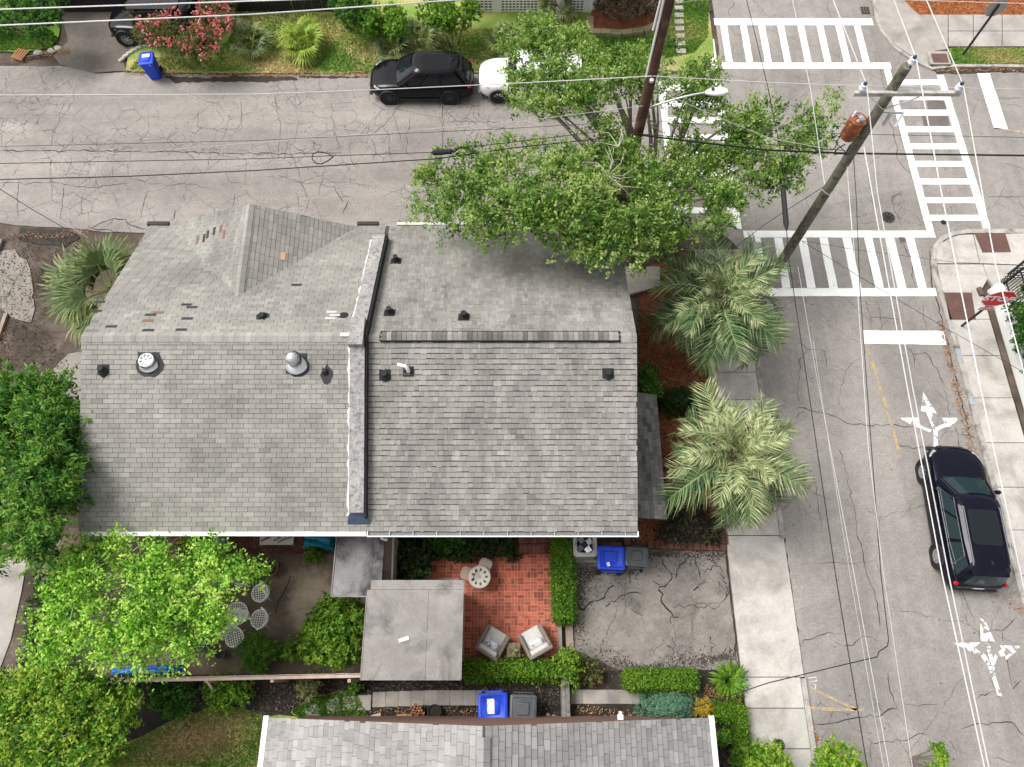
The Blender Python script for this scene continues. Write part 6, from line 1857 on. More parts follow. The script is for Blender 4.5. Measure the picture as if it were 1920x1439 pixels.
m = MB(); m.lathe([(.055, .746), (.05, .765), (0.02, .765)], n=16); m.lathe([(.33, .746), (.335, .752), (.34, .746)], n=32, cap1=False); m.build('rim', M['stone'], top, local=True)
m = MB(); m.lathe([(.2, .0), (.18, .05), (.05, .1), (.05, .6), (.16, .70)], n=16, cap1=False); m.build('pedestal', M['iron'], rt, smooth=40, local=True)
def metal_chair(label, px, py, rz, cush):
    c = P(px, py, .45)
    o = T('garden_chair', label, 'chair', (c.x, c.y, 0), None, rz)
    m = MB(); m.rbox((0, 0, .44), (.42, .42, .03), .1, 3); m.build('seat', M['iron'], o, local=True)
    m = MB(); m.rbox((0, 0, .485), (.44, .44, .07), .14, 4); m.build('cushion', M[cush], o, smooth=50, local=True)
    m = MB(); pts = [(-.2, -.2, .44), (-.22, -.26, .72), (-.12, -.29, .90), (.12, -.29, .90), (.22, -.26, .72), (.2, -.2, .44)]; m.tube(pts, .012, 6)
    for k in range(5): m.tube([(-.14 + .07 * k, -.21, .46), (-.14 + .07 * k, -.28, .88)], .006, 4)
    m.build('backrest', M['iron'], o, local=True)
    for sx in (-1, 1):
        for sy in (-1, 1):
            m = MB(); m.tube([(sx * .18, sy * .18, .44), (sx * .21, sy * .22, 0)], .012, 5); m.build('leg', M['iron'], o, local=True)
    return o
metal_chair('dark metal chair with blush cushion above the round table, toward the planting bed', 910, 1060, R(155) + math.pi * 0, 'pinkcushion')
metal_chair('dark metal chair with blush cushion beside the round table, toward the shed', 876, 1076, R(70), 'pinkcushion')
# white lattice chairs in the shady yard
def lattice_chair(label, px, py, rz):
    c = P(px, py, .45)
    o = T('lattice_chair', label, 'chair', (c.x, c.y, 0), 'white lattice chairs under the bright tree', rz)
    o.scale = (1.2, 1.2, 1.05)
    m = MB()
    r_ = .24
    m.tube([(r_ * math.cos(R(20 * k)), r_ * math.sin(R(20 * k)), .45) for k in range(19)], .016, 5)
    for k in range(-3, 4):
        x = k * .062; w = math.sqrt(max(0, r_ * r_ - x * x))
        m.bar((x, -w, .45), (x, w, .45), .014, .010); m.bar((-w, x, .452), (w, x, .452), .014, .010)
    m.build('seat', M['white'], o, local=True)
    m = MB()
    top_ = []
    for k in range(-5, 6):
        a = R(270 + 16 * k); top_.append((.29 * math.cos(a), .29 * math.sin(a), .82 - .012 * abs(k) ** 1.6 * .6))
    m.tube(top_, .016, 5)
    for k in range(-5, 5):
        a0, a1 = R(270 + 16 * k), R(270 + 16 * (k + 1))
        lo0, lo1 = (.24 * math.cos(a0), .24 * math.sin(a0), .46), (.24 * math.cos(a1), .24 * math.sin(a1), .46)
        m.bar(lo0, top_[k + 6], .012, .010); m.bar(lo1, top_[k + 5], .012, .010)
    m.tube([(.265 * math.cos(R(270 + 16 * k)), .265 * math.sin(R(270 + 16 * k)), .63) for k in range(-5, 6)], .010, 5)
    m.build('backrest', M['white'], o, local=True)
    for a in (40, 140, 220, 320):
        m = MB(); m.tube([(.2 * math.cos(R(a)), .2 * math.sin(R(a)), .45), (.19 * math.cos(R(a)), .19 * math.sin(R(a)), .2), (.25 * math.cos(R(a)), .25 * math.sin(R(a)), 0)], .014, 5); m.build('leg', M['white'], o, local=True)
    return o
lattice_chair('white lattice chair partly under the bright leaves, nearest the cracked light patch', 489, 1112, R(100))
lattice_chair('white lattice chair in the open of the yard, just below another one', 487, 1161, R(85))
lattice_chair('white lattice chair seen side on, nearest the plank fence', 440, 1196, R(200))
lattice_chair('white lattice chair half hidden among the bright leaves', 452, 1084, R(160))
c = P(447, 1152, .5)
lt = T('lattice_table', 'white lattice table almost hidden among the bright leaves', 'table', (c.x, c.y, 0))
m = MB(); m.tube([(.36 * math.cos(R(15 * k)), .36 * math.sin(R(15 * k)), .68) for k in range(25)], .018, 5)
for k in range(-5, 6):
    x = k * .062; w = math.sqrt(max(0, .36 ** 2 - x * x)); m.bar((x, -w, .68), (x, w, .68), .012, .01); m.bar((-w, x, .682), (w, x, .682), .012, .01)
m.build('table_top', M['white'], lt, local=True)
m = MB(); m.lathe([(.2, 0), (.04, .08), (.04, .6), (.2, .68)], n=12, cap1=False); m.build('pedestal', M['white'], lt, local=True)
# turquoise glass ball bowl, pots, dark bowl
def pot(px, py, r, h, mat, label, name='plant_pot', plant=None):
    c = P(px, py, 0)
    o = T(name, label, 'pot', (c.x, c.y, 0))
    m = MB(); m.lathe([(r * .7, 0), (r, h), (r * .86, h), (r * .8, h * .8), (0, h * .8)], n=20); m.build('pot_shell', M[mat], o, smooth=35, local=True)
    m = MB(); m.lathe([(r * .8, h * .82), (0, h * .84)], n=16); m.build('potting_soil', M['blacksoil'], o, local=True)
    return o
pot(383, 1207, .24, .45, 'turq', 'turquoise glazed pot glimpsed through the bright leaves')
pot(417, 1227, .17, .25, 'darkstone', 'dark round bowl under the side-on lattice chair')
pot(516, 1220, .24, .32, 'terracotta', 'terracotta pot with a small plant near the plank fence')
pot(513, 1068, .26, .34, 'terracotta', 'brown pot leaning beside the yard crack')
pot(816, 1334, .22, .30, 'blackrubber', 'empty black plastic pot next to the firewood')
# tools on a white board, tarp
c = P(519, 1010, .4)
tw = T('work_table', 'white board with hand tools lying under the gutter', 'table', (c.x, c.y, 0))
m = MB(); m.box((0, 0, .38), (1.15, .42, .04)); m.build('table_top', M['white'], tw, local=True)
for sx in (-.5, .5):
    for sy in (-.16, .16):
        m = MB(); m.box((sx, sy, .18), (.04, .04, .36)); m.build('leg', M['galv'], tw, local=True)
for (x, y, l_, rz, mt, lb) in ((-.38, -.02, .36, .5, 'red', 'red handled tool lying on the white board end'), (-.15, .08, .55, .45, 'darkmetal', 'dark long tool lying across the white board'), (.02, -.02, .26, .6, 'orange', 'orange tool lying in the middle of the white board'), (.32, -.02, .62, .42, 'wood_warm', 'long wooden handled tool on the white board')):
    m = MB(); m.tube([(-l_ / 2, 0, 0), (l_ * .15, 0, 0)], .02, 6); m.rbox((l_ * .32, 0, 0), (l_ * .36, .08, .045), .02, 2)
    o = m.build('hand_tool', M[mt], None); o.location = (c.x + x, c.y + y, .425); o.rotation_euler = (0, 0, rz); tag(o, lb, 'tool')
def cloth(name, mat, px, z, label, cat, amp=.1, kind=None):
    """a crumpled sheet over something: quad patch px = four corners"""
    q = [P(a, b, z) for a, b in px]
    n = 16
    m = MB(); vs = []
    for i in range(n + 1):
        for j in range(n + 1):
            u, v = i / n, j / n
            p = (q[0] * (1 - u) + q[1] * u) * (1 - v) + (q[3] * (1 - u) + q[2] * u) * v
            hgt = z + amp * (math.sin(u * 9 + v * 4) * .4 + math.sin(v * 14 - u * 6) * .25 + rng.uniform(-.15, .15))
            edge = min(u, 1 - u, v, 1 - v)
            k = min(1, edge / .12)
            vs.append((p.x + rng.uniform(-.015, .015), p.y + rng.uniform(-.015, .015), hgt * k + .015))
    fs = [[i * (n + 1) + j, (i + 1) * (n + 1) + j, (i + 1) * (n + 1) + j + 1, i * (n + 1) + j + 1] for i in range(n) for j in range(n)]
    m.add(vs, fs)
    c = sum(q, Vector()) / 4
    return tag(m.build_at(name, M[mat], (c.x, c.y, 0), smooth=50), label, cat)
cloth('tarp', 'teal', [(566, 998), (626, 998), (626, 1030), (560, 1026)], .42, 'crumpled blue tarp heaped between the white board and the link wing', 'tarp', .16)
cloth('tarp', 'kayakblue', [(198, 1250), (338, 1246), (336, 1262), (198, 1266)], .35, 'bright blue tarp lying along the plank fence under the tree', 'tarp', .1)
c = P(345, 1006, .3)
rd = T('folded_chair', 'red folding chair by the wall, peeping out above the bright leaves', 'chair', (c.x, c.y, 0))
m = MB(); m.rbox((-.1, 0, .42), (.34, .34, .06), .08, 3); m.build('seat', M['red'], rd, local=True)
m = MB(); m.rbox((.22, .05, .6), (.28, .08, .42), .04, 3); m.build('backrest', M['red'], rd, local=True)
m = MB()
for sx in (-.25, .25): m.tube([(sx, -.15, 0), (sx, .12, .7)], .015, 5)
m.build('leg', M['iron'], rd, local=True)
# kettle barbecue lid / dark round frame with white tray near the apron
c = P(417, 1012, .6)
o = T('barbecue', 'small round barbecue with pale lid at the brick apron', 'barbecue', (c.x, c.y, 0))
m = MB(); m.lathe([(.1, .45), (.24, .6), (.26, .7), (.2, .82), (.05, .88), (0, .88)], n=18); m.build('lid', M['signgrey'], o, smooth=40, local=True)
for k in range(3):
    m = MB(); a = R(120 * k); m.tube([(.12 * math.cos(a), .12 * math.sin(a), .5), (.26 * math.cos(a), .26 * math.sin(a), 0)], .014, 5); m.build('leg', M['iron'], o, local=True)
# firewood
c = P(786, 1334, .0)
for k in range(14):
    row = 0 if k < 5 else (1 if k < 9 else (2 if k < 12 else 3))
    m = MB(); m.tube([(0, -.14, 0), (0, .14, 0)], rng.uniform(.035, .05), 8)
    o = m.build('log', M['wood_warm'] if k % 3 else M['terracotta']); o.location = (c.x - .2 + .09 * (k - (0, 5, 9, 12)[row]) + .045 * row, c.y + .08 * row - .1, .06 + .085 * row); o.rotation_euler = (R(60), 0, rng.uniform(-.2, .2))
    tag(o, ('bottom', 'second', 'third', 'top')[row] + ' row log, number %s from the stack end away from the black pot' % ('one', 'two', 'three', 'four', 'five')[k - (0, 5, 9, 12)[row]], 'log', 'firewood logs stacked by the south wall')
for k in range(2):
    q = P(754 + 20 * k, 1342, .04); m = MB(); m.tube([(-.16, 0, 0), (.16, 0, 0)], .05, 8); o = m.build('log', M['wood_warm']); o.location = q; o.rotation_euler = (0, 0, .08 - .1 * k)
    tag(o, ('log lying flat, farthest left of the firewood', 'log lying flat, touching the firewood pile')[k], 'log', 'loose logs by the south wall')
q = P(702, 1344, .05); m = MB(); m.box((0, 0, 0), (.42, .12, .07), .3); o = m.build('stone_slab', M['stone']); o.location = q; tag(o, 'grey stone slab lying at the neighbour wall near the lawn', 'stone')
for k, (px, py, r_) in enumerate(((1027, 1342, .08), (1038, 1346, .10))):
    m = MB(); m.lathe([(r_ * .9, 0), (r_, .05), (r_ * .6, .11), (0, .13)], n=9); o = m.build('stone', M['stone']); o.location = P(px, py, 0); tag(o, ('small pale stone beside the grey bin', 'larger pale stone beside the timber wall foot')[k], 'stone')
# timber wall between path and driveway bed, plank fence of the back yard
tw0, tw1 = P(1059, 1258, .5), P(1062, 1350, .5)
o = T('timber_wall', 'weathered grey timber wall across the south path', 'wall', ((tw0.x + tw1.x) / 2, (tw0.y + tw1.y) / 2, 0))
for k, dx in enumerate((-.065, .065)):
    m = MB(); m.bar((tw0.x + dx, tw0.y, .3 + .004 * k), (tw0.x + dx, tw1.y, .3 + .004 * k), .12, .6); m.build('timber', M['wood_grey'], o)
te0, te1 = P(1050, 1165, .3), P(1053, 1242, .3)
o = T('timber_edging', 'dark timber edging between the brick patio and driveway', 'edging', ((te0.x + te1.x) / 2, (te0.y + te1.y) / 2, 0))
m = MB(); m.bar((te0.x, gy(1020), .13), (te0.x, gy(1250), .13), .1, .3); m.build('timber', M['wood_grey'], o)
m = MB(); m.bar((te0.x + .3, gy(1168), .05), (te0.x + .32, gy(1222), .05), .24, .12); m.build('edging_slab', M['stucco'], o)
fz_ = 1.75
f0, f1 = P(143, 1274, fz_), P(681, 1263, fz_)
pf = T('plank_fence', 'pinkish wooden plank fence seen from above along the yard', 'fence', ((f0.x + f1.x) / 2, f0.y, 0))
N_ = int((f1.x - f0.x) / .14)
pm_ = MB(); pm_.box((0, 0, fz_ / 2), (.132, .022, fz_)); pk_ = pm_.mesh('plank', M['wood_fence'])
ln = f1 - f0
for i in range(N_):
    p = f0 + ln * ((i + .5) / N_)
    o = link('plank', pk_, pf); o.location = (p.x - pf.location.x, p.y - pf.location.y + rng.uniform(-.004, .004), rng.uniform(-.03, .0)); o.rotation_euler = (0, 0, math.atan2(ln.y, ln.x))
m = MB()
m.bar((f0.x, f0.y - .07, fz_ - .06), (f1.x, f1.y - .07, fz_ - .06), .09, .05)
m.bar((f0.x, f0.y - .05, .4), (f1.x, f1.y - .05, .4), .05, .09); m.build('rail', M['wood_fence'], pf)
for px, py in ((385, 1280), (510, 1268), (655, 1265)):
    q = P(px, py, fz_ - .1)
    m = MB(); m.box((q.x, f0.y + (f1.y - f0.y) * .5 - .12, fz_ / 2 - .1), (.1, .1, fz_ - .1)); m.build('post', M['wood_fence'], pf)
q0, q1 = P(384, 1270, 1.6), P(380, 1297, .0)
m = MB(); m.bar(q0, (q0.x + .02, q0.y - .75, .03), .07, .05); m.build('brace', M['wood_fence'], pf)

# ================================================================== NORTH SIDE BUILDINGS AND BITS
dfx0, dfx1 = P(112, 20, 0).x, P(640, 20, 0).x
df = T('board_fence', 'black board fence along the far edge of the lawn', 'fence', ((dfx0 + dfx1) / 2, gy(23), 0))
n = int((dfx1 - dfx0 + 3) / .16)
bm_ = MB(); bm_.box((0, 0, .95), (.15, .03, 1.9)); bmesh_ = bm_.mesh('board', M['blacktrim'])
for i in range(n):
    o = link('board', bmesh_, df); o.location = (dfx0 - 2 + .16 * i - df.location.x, rng.uniform(-.004, .004), rng.uniform(-.02, .02))
m = MB(); m.bar((dfx0 - 2, df.location.y - .04, 1.55), (dfx1 + .8, df.location.y - .04, 1.55), .05, .1); m.build('rail', M['blacktrim'], df)
hx0, hx1 = P(880, 24, 0).x, P(1118, 24, 0).x
hy = gy(25)
wh = T('white_house', 'white clapboard house with square lattice skirting at the top edge', 'house', ((hx0 + hx1) / 2, hy + 4, 0))
m = MB(); m.box(((hx0 + hx1) / 2, hy + 4.1, 3.3), (hx1 - hx0, 8, 5.2)); m.build('wall', M['white'], wh)
for i in range(3):
    m = MB(); m.box(((hx0 + hx1) / 2, hy + .085 , .8 + .16 * i), (hx1 - hx0, .03, .15)); m.build('clapboard', M['white'], wh)
segs = ((885, 923), (940, 1008), (1024, 1044), (1066, 1094))
allx = [hx0]
for a, b in segs:
    xa_, xb_ = P(a, 16, 0.3).x, P(b, 16, .3).x
    m = MB()
    n = max(2, int((xb_ - xa_) / .17))
    for i in range(n + 1): m.box((xa_ + (xb_ - xa_) * i / n, hy + .05, .36), (.06, .03, .62))
    for z in (.08, .23, .38, .53, .66): m.box(((xa_ + xb_) / 2, hy + .046, z), (xb_ - xa_, .03, .055))
    m.build('lattice', M['white'], wh)
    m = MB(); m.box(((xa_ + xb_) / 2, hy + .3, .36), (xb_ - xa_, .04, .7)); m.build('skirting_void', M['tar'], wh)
prevx = hx0
for a, b in segs + ((1118, 1120),):
    xa_, xb_ = P(a, 16, .3).x, P(b, 16, .3).x
    if xa_ - prevx > .1:
        m = MB(); m.box(((prevx + xa_) / 2, hy + .06, .36), (xa_ - prevx - .03, .1, .72)); m.build('pier', M['white'], wh)
    prevx = xb_
m = MB(); q = P(1109, 28, .0); m.tube([(q.x, hy - .02, .05), (q.x, hy + .0, 4)], .05, 8); m.build('downspout', M['white'], wh)
m = MB(); q = P(1103, 6, .9); m.tube([(q.x + .13 * math.cos(R(30 * k)), hy + .0, .95 + .16 * math.sin(R(30 * k))) for k in range(13)], .02, 5); m.build('hose', M['iron'], wh)
# raised stone bed
rb = T('raised_bed', 'low curved stone planter with brown mulch below the lamp pole', 'planter', P(1170, 55))
out = PL([(1106, 40), (1106, 66), (1165, 69), (1205, 64), (1235, 52), (1240, 38)])
for i in range(len(out) - 1):
    a, b = out[i], out[i + 1]
    n = max(1, int((b - a).length / .45))
    for k in range(n):
        p, q = a.lerp(b, k / n), a.lerp(b, (k + .96) / n)
        m = MB(); m.bar((p.x, p.y, .12), (q.x, q.y, .12), .30, .3 + rng.uniform(-.02, .02)); m.build('stone', mk('bed_stone%d%d' % (i, k), (0.27 + rng.uniform(-.03, .03), .23, .13), .2, 3, 40, .2), rb)
m = MB(); m.prism([(p.x, p.y) for p in out] + [(p.x, p.y) for p in PL([(1240, 5), (1112, 5)])], 0, .2); m.build('mulch_fill', M['mulch'], rb)
# scrap wood and stones by the drive
q = P(38, 103, .1)
o = T('broken_pallet', 'broken brown wooden pallet lying at the kerb', 'pallet', (q.x, q.y, 0), None, R(-20))
for k in range(5):
    m = MB(); m.box((-.24 + .12 * k, 0, .13), (.09, .62, .025)); m.build('slat', M['wood_warm'], o, local=True)
for s in (-.25, .25):
    m = MB(); m.box((0, s, .06), (.6, .07, .1)); m.build('bearer', M['wood_warm'], o, local=True)
m = MB(); m.box((.42, .1, .05), (.08, .75, .05), -.9); m.build('loose_slat', M['wood_grey'], o, local=True)
for k, (px, py, lb) in enumerate(((72, 100, 'grey stone lying on the litter right of the broken pallet'), (98, 96, 'pale flat stone at the edge of the drive'), (108, 92, 'small pale stone nearest the drive entrance'))):
    m = MB(); m.lathe([(.16, 0), (.18, .05), (.13, .11), (0, .13)], n=7); o = m.build('stone', M['stone']); o.location = P(px, py, .02); o.scale = (1.3, .9, .8); tag(o, lb, 'stone')
ks = ((229, 114), (237, 107), (245, 101), (253, 96), (262, 91), (271, 88), (281, 86))
for k, (px, py) in enumerate(ks):
    m = MB(); m.rbox((0, 0, .05), (.30, .17, .13), .04, 2); o = m.build('kerb_stone', M['stone']); o.location = P(px, py, 0); o.rotation_euler = (0, 0, R(48 - 7 * k)); tag(o, ('first', 'second', 'third', 'fourth', 'fifth', 'sixth', 'last')[k] + ' pale kerb stone of the arc, counted from the street toward the oleander', 'stone', 'arc of kerb stones by the drive')
for k, (px, py) in enumerate(((446, 40), (440, 89))):
    m = MB(); m.box((0, 0, .03), (.38, .32, .05)); o = m.build('stepping_stone', M['stone']); o.location = P(px, py, .03); o.rotation_euler = (0, 0, .1 * k); tag(o, ('square stepping stone near the black fence', 'square stepping stone below the oleander edge')[k], 'stone')
# left edge bits
m = MB(); m.bar(P(-6, 640, .05), P(12, 588, .05), .14, .1); o = m.build_at('timber', M['stucco'], P(0, 615)); tag(o, 'tan timber lying at the left edge on bare soil', 'timber')
m = MB(); m.bar(P(-10, 480, .05), P(2, 450, .05), .2, .14); o = m.build_at('timber', M['wood_grey'], P(0, 465)); tag(o, 'grey timber end at the left edge near the street', 'timber')
# ================================================================== PLANTS
def leaf_object(name, C, A, N, Ln, Wd, tone, mat, parent=None, kind=None, loc=None):
    """one mesh of many pointed leaves: C centres, A long axes, N normals"""
    n = len(C)
    A = A / np.linalg.norm(A, axis=1, keepdims=True)
    B = np.cross(N, A)
    B /= np.linalg.norm(B, axis=1, keepdims=True) + 1e-9
    Nn = np.cross(A, B)
    Ln, Wd = np.asarray(Ln).reshape(-1, 1), np.asarray(Wd).reshape(-1, 1)
    off = np.array(loc if loc is not None else (wloc(parent) if parent is not None else (0, 0, 0)), dtype=float)
    C = C - off
    V = np.empty((n, 4, 3), np.float32)
    V[:, 0] = C - A * Ln * .5
    V[:, 1] = C + B * Wd * .5 + Nn * Wd * .18 - A * Ln * .06
    V[:, 2] = C + A * Ln * .5 - Nn * Ln * .10
    V[:, 3] = C - B * Wd * .5 + Nn * Wd * .18 - A * Ln * .06
    me = bpy.data.meshes.new(name)
    me.vertices.add(n * 4)
    me.vertices.foreach_set('co', V.ravel())
    me.loops.add(n * 4)
    me.loops.foreach_set('vertex_index', np.arange(n * 4, dtype=np.int32))
    me.polygons.add(n)
    me.polygons.foreach_set('loop_start', np.arange(0, n * 4, 4, dtype=np.int32))
    me.polygons.foreach_set('loop_total', np.full(n, 4, np.int32))
    me.materials.append(mat)
    at = me.attributes.new('tone', 'FLOAT', 'FACE')
    at.data.foreach_set('value', np.clip(tone, 0, 1).astype(np.float32))
    me.update(calc_edges=True)
    o = link(name, me, parent)
    if parent is None and loc is not None: o.location = loc
    if kind: o['kind'] = kind
    return o

def unit(a): return a / (np.linalg.norm(a, axis=-1, keepdims=True) + 1e-9)
def foliage(cs, rs, tufts, per, leaf, tl=.25, flat=.75, tone0=.45, tvar=.16, up=1.0, shell=.55):
    """clumps -> tufts -> leaves"""
    cs, rs = np.asarray(cs, float), np.asarray(rs, float)
    n = len(cs)
    d = unit(NR.normal(size=(n, tufts, 3)) + np.array([0, 0, .25]))
    rad = rs[:, None, None] * (shell + (1 - shell) * NR.random((n, tufts, 1)) ** .7)
    tc = cs[:, None, :] + d * rad * np.array([1, 1, flat])
    ax = unit(d * .8 + np.array([0, 0, .35]) + NR.normal(size=d.shape) * .35)
    t = NR.random((n, tufts, per, 1)) * tl
    pos = tc[:, :, None, :] + ax[:, :, None, :] * t + NR.normal(size=(n, tufts, per, 3)) * tl * .17
    la = unit(ax[:, :, None, :] * .7 + NR.normal(size=pos.shape) * .6)
    nn = unit(NR.normal(size=pos.shape) * .6 + np.array([0, 0, up]) + d[:, :, None, :] * .35)
    tone = tone0 + NR.normal(size=(n, 1, 1)) * tvar * .55 + NR.normal(size=(n, tufts, 1)) * tvar * .8 + NR.normal(size=(n, tufts, per)) * tvar * .75 + (t[..., 0] / tl - .5) * .22   # young growth at twig tips; also paints bright-outside, dark-inside contrast into the tufts
    k = n * tufts * per
    s = .75 + .5 * NR.random(k)
    return pos.reshape(k, 3), la.reshape(k, 3), nn.reshape(k, 3), leaf[0] * s, leaf[1] * s, np.broadcast_to(tone, (n, tufts, per)).reshape(k)

def inpoly(x, y, poly):
    c = False
    j = len(poly) - 1
    for i in range(len(poly)):
        xi, yi = poly[i]; xj, yj = poly[j]
        if (yi > y) != (yj > y) and x < (xj - xi) * (y - yi) / (yj - yi) + xi: c = not c
        j = i
    return c
def fillpoly(poly, n, z0, z1, dome=1.0, holes=(), rnd=rng):
    """n places inside an outline of the photograph, high in the middle, lower at the rim"""
    xs_, ys_ = [p[0] for p in poly], [p[1] for p in poly]
    cx, cy = sum(xs_) / len(xs_), sum(ys_) / len(ys_)
    rx, ry = (max(xs_) - min(xs_)) / 2, (max(ys_) - min(ys_)) / 2
    out = []
    tries = 0
    while len(out) < n and tries < n * 200:
        tries += 1
        x, y = rnd.uniform(min(xs_), max(xs_)), rnd.uniform(min(ys_), max(ys_))
        if not inpoly(x, y, poly): continue
        if any((x - h[0]) ** 2 / h[2] ** 2 + (y - h[1]) ** 2 / h[3] ** 2 < 1 for h in holes): continue
        r = min(1, math.hypot((x - cx) / rx, (y - cy) / ry))
        top = z0 + (z1 - z0) * (1 - dome * r * r * .7)
        z = top - (z1 - z0) * rnd.random() ** 2 * .5
        out.append(P(x, y, z))
    return out

def limbs(m, base, top, ends, r0, rnd=rng):
    m.tube([base, base.lerp(top, .5) + Vector((rnd.uniform(-.1, .1), rnd.uniform(-.1, .1), 0)), top], [r0 * 1.25, r0, r0 * .8], 10)
    for e in ends:
        s = top + (base - top) * rnd.uniform(0, .25)
        mid = s.lerp(e, .5) + Vector((rnd.uniform(-.3, .3), rnd.uniform(-.3, .3), rnd.uniform(0, .5)))
        rr = r0 * rnd.uniform(.3, .5)
        pts = [s, s.lerp(mid, .5) + Vector((0, 0, .1)), mid, mid.lerp(e, .5) + Vector((rnd.uniform(-.1, .1), rnd.uniform(-.1, .1), 0)), e]
        m.tube(pts, [rr, rr * .85, rr * .65, rr * .4, rr * .12], 6)
        for k in range(2):
            q = mid.lerp(e, rnd.uniform(.2, .8))
            m.tube([q, q + Vector((rnd.uniform(-.6, .6), rnd.uniform(-.6, .6), rnd.uniform(-.1, .35)))], [rr * .3, rr * .08], 4)

def tree(name, label, base, parts, mat, r0=.2, bark='bark', fork=2.2, nl=14, leaf=(.10, .05), tufts=14, per=9, rad=(.35, .6), tl=.25, tone0=.45, tvar=.16, cat='tree', flat=.75, group=None):
    """parts: list of (outline, n clumps, z0, z1, dome, holes)"""
    o = T(name, label, cat, base, group)
    cs = []
    for q in parts:
        cs += fillpoly(q[0], q[1], q[2], q[3], *(q[4:] if len(q) > 4 else ()))
    rs = [rng.uniform(*rad) for _ in cs]
    m = MB()
    ends = rng.sample(cs, min(nl, len(cs)))
    cen = sum(cs, Vector()) / len(cs)
    top = Vector(base).lerp(Vector((cen.x, cen.y, base[2])), .25); top.z = fork
    limbs(m, Vector(base), top, ends, r0)
    m.build('trunk', M[bark], o, smooth=50)
    tw = MB()
    for c_ in rng.sample(cs, min(len(cs), 60)):          # bare twig ends that show among the leaves
        for _ in range(2 if name == 'oak_tree' else 1):
            q_ = c_ + Vector((rng.gauss(0, .25), rng.gauss(0, .25), rng.uniform(-.05, .3)))
            d_ = Vector((rng.gauss(0, 1), rng.gauss(0, 1), rng.uniform(-.1, .5))).normalized() * rng.uniform(.25, .6)
            tw.tube([q_ - d_ * .5, q_ + Vector((rng.gauss(0, .04), rng.gauss(0, .04), .03)), q_ + d_ * .5], [.009, .007, .003], 3)
    tw.build('twigs', M['bark'] if name == 'evergreen_tree' else M['palebark'], o, kind='stuff')
    leaf_object('crown', *foliage([tuple(c) for c in cs], rs, tufts, per, leaf, tl, flat, tone0, tvar), mat, o)
    return o

# the big live oak over the street
oak_a = [(752, 375), (775, 330), (830, 300), (900, 275), (985, 278), (1080, 290), (1150, 262), (1260, 275), (1345, 300), (1392, 350), (1400, 415), (1300, 425), (1250, 470), (1205, 500), (1150, 480), (1085, 490), (1050, 475), (1000, 455), (985, 440), (900, 440), (850, 430), (800, 412)]
oak_b = [(955, 75), (1010, 45), (1070, 50), (1095, 90), (1160, 110), (1240, 95), (1330, 115), (1350, 150), (1330, 215), (1290, 240), (1210, 225), (1150, 245), (1110, 235), (1080, 200), (1000, 212), (955, 190)]
oak_c = [(1330, 190), (1420, 210), (1500, 180), (1565, 205), (1550, 260), (1520, 300), (1500, 345), (1430, 360), (1380, 330), (1290, 290), (1270, 250)]
random.seed(3)
tree('oak_tree', 'big spreading oak overhanging the street and the back of the roof', (5.6, 16.3, 0),
     [(oak_a, 225, 5.0, 7.6, .8, [(985, 265, 30, 12)]), (oak_b, 100, 5.0, 7.0, .5, [(985, 120, 30, 34), (1030, 168, 44, 14), (1170, 185, 20, 12), (1255, 205, 38, 24), (1110, 135, 16, 12)]), ([(950, 110), (985, 60), (1045, 70), (1060, 130), (1040, 205), (975, 215)], 16, 5.0, 6.6, .4), (oak_c, 66, 4.2, 6.2, .5, [(1310, 250, 30, 30), (1340, 220, 30, 12), (1470, 235, 18, 12), (1400, 320, 14, 12)])],
     L['oak'], r0=.27, fork=3.0, nl=60, leaf=(.125, .058), tufts=15, per=13, rad=(.22, .56), tl=.34, tone0=.54, tvar=.27)
# bare dead twigs that show in it
m = MB()
for cx_, cy_, n_ in ((1140, 330, 11), (1160, 275, 5)):
    c0 = P(cx_, cy_, 7.3)
    for k in range(n_):
        a = rng.uniform(0, 6.28); l_ = rng.uniform(.5, 1.2)
        p1 = c0 + Vector((math.cos(a) * l_ * .5, math.sin(a) * l_ * .5, rng.uniform(0, .25))); p2 = c0 + Vector((math.cos(a + .3) * l_, math.sin(a + .3) * l_, rng.uniform(0, .3)))
        m.tube([c0, p1, p2], [.015, .010, .004], 4)
m.build('dead_branch', M['palebark'], [o for o in bpy.data.objects if o.name == 'oak_tree'][0])

# dark tree at the left edge: dense, feathery
left = [(-60, 690), (30, 690), (90, 712), (140, 730), (150, 800), (148, 930), (135, 985), (100, 1010), (70, 1055), (20, 1065), (-60, 1070)]
tree('evergreen_tree', 'dense dark green tree crowding the left edge against the house', (P(40, 900).x, P(40, 900).y, 0), [(left, 135, 2.8, 5.8, .55)], L['dark'], r0=.25, fork=2.5, nl=40, leaf=(.17, .055), tufts=14, per=18, rad=(.2, .52), tl=.34, tone0=.56, tvar=.24)
# bright crape myrtle over the yard
lime = [(178, 1006), (240, 1015), (300, 1000), (385, 1000), (430, 1040), (490, 1072), (482, 1098), (436, 1128), (420, 1168), (378, 1205), (365, 1248), (300, 1240), (240, 1245), (160, 1232), (110, 1250), (78, 1222), (68, 1180), (85, 1130), (112, 1080), (105, 1045), (140, 1032)]
tree('crape_myrtle', 'bright lime green tree spreading over the shady back yard', (P(255, 1150).x, P(255, 1150).y, 0), [(lime, 165, 2.7, 4.9, .45, [(470, 1105, 22, 12), (440, 1090, 12, 10), (130, 1215, 22, 9), (160, 1242, 24, 10)])], L['lime'], r0=.12, bark='palebark', fork=1.4, nl=45, leaf=(.115, .058), tufts=10, per=14, rad=(.14, .44), tl=.40, tone0=.56, tvar=.30)
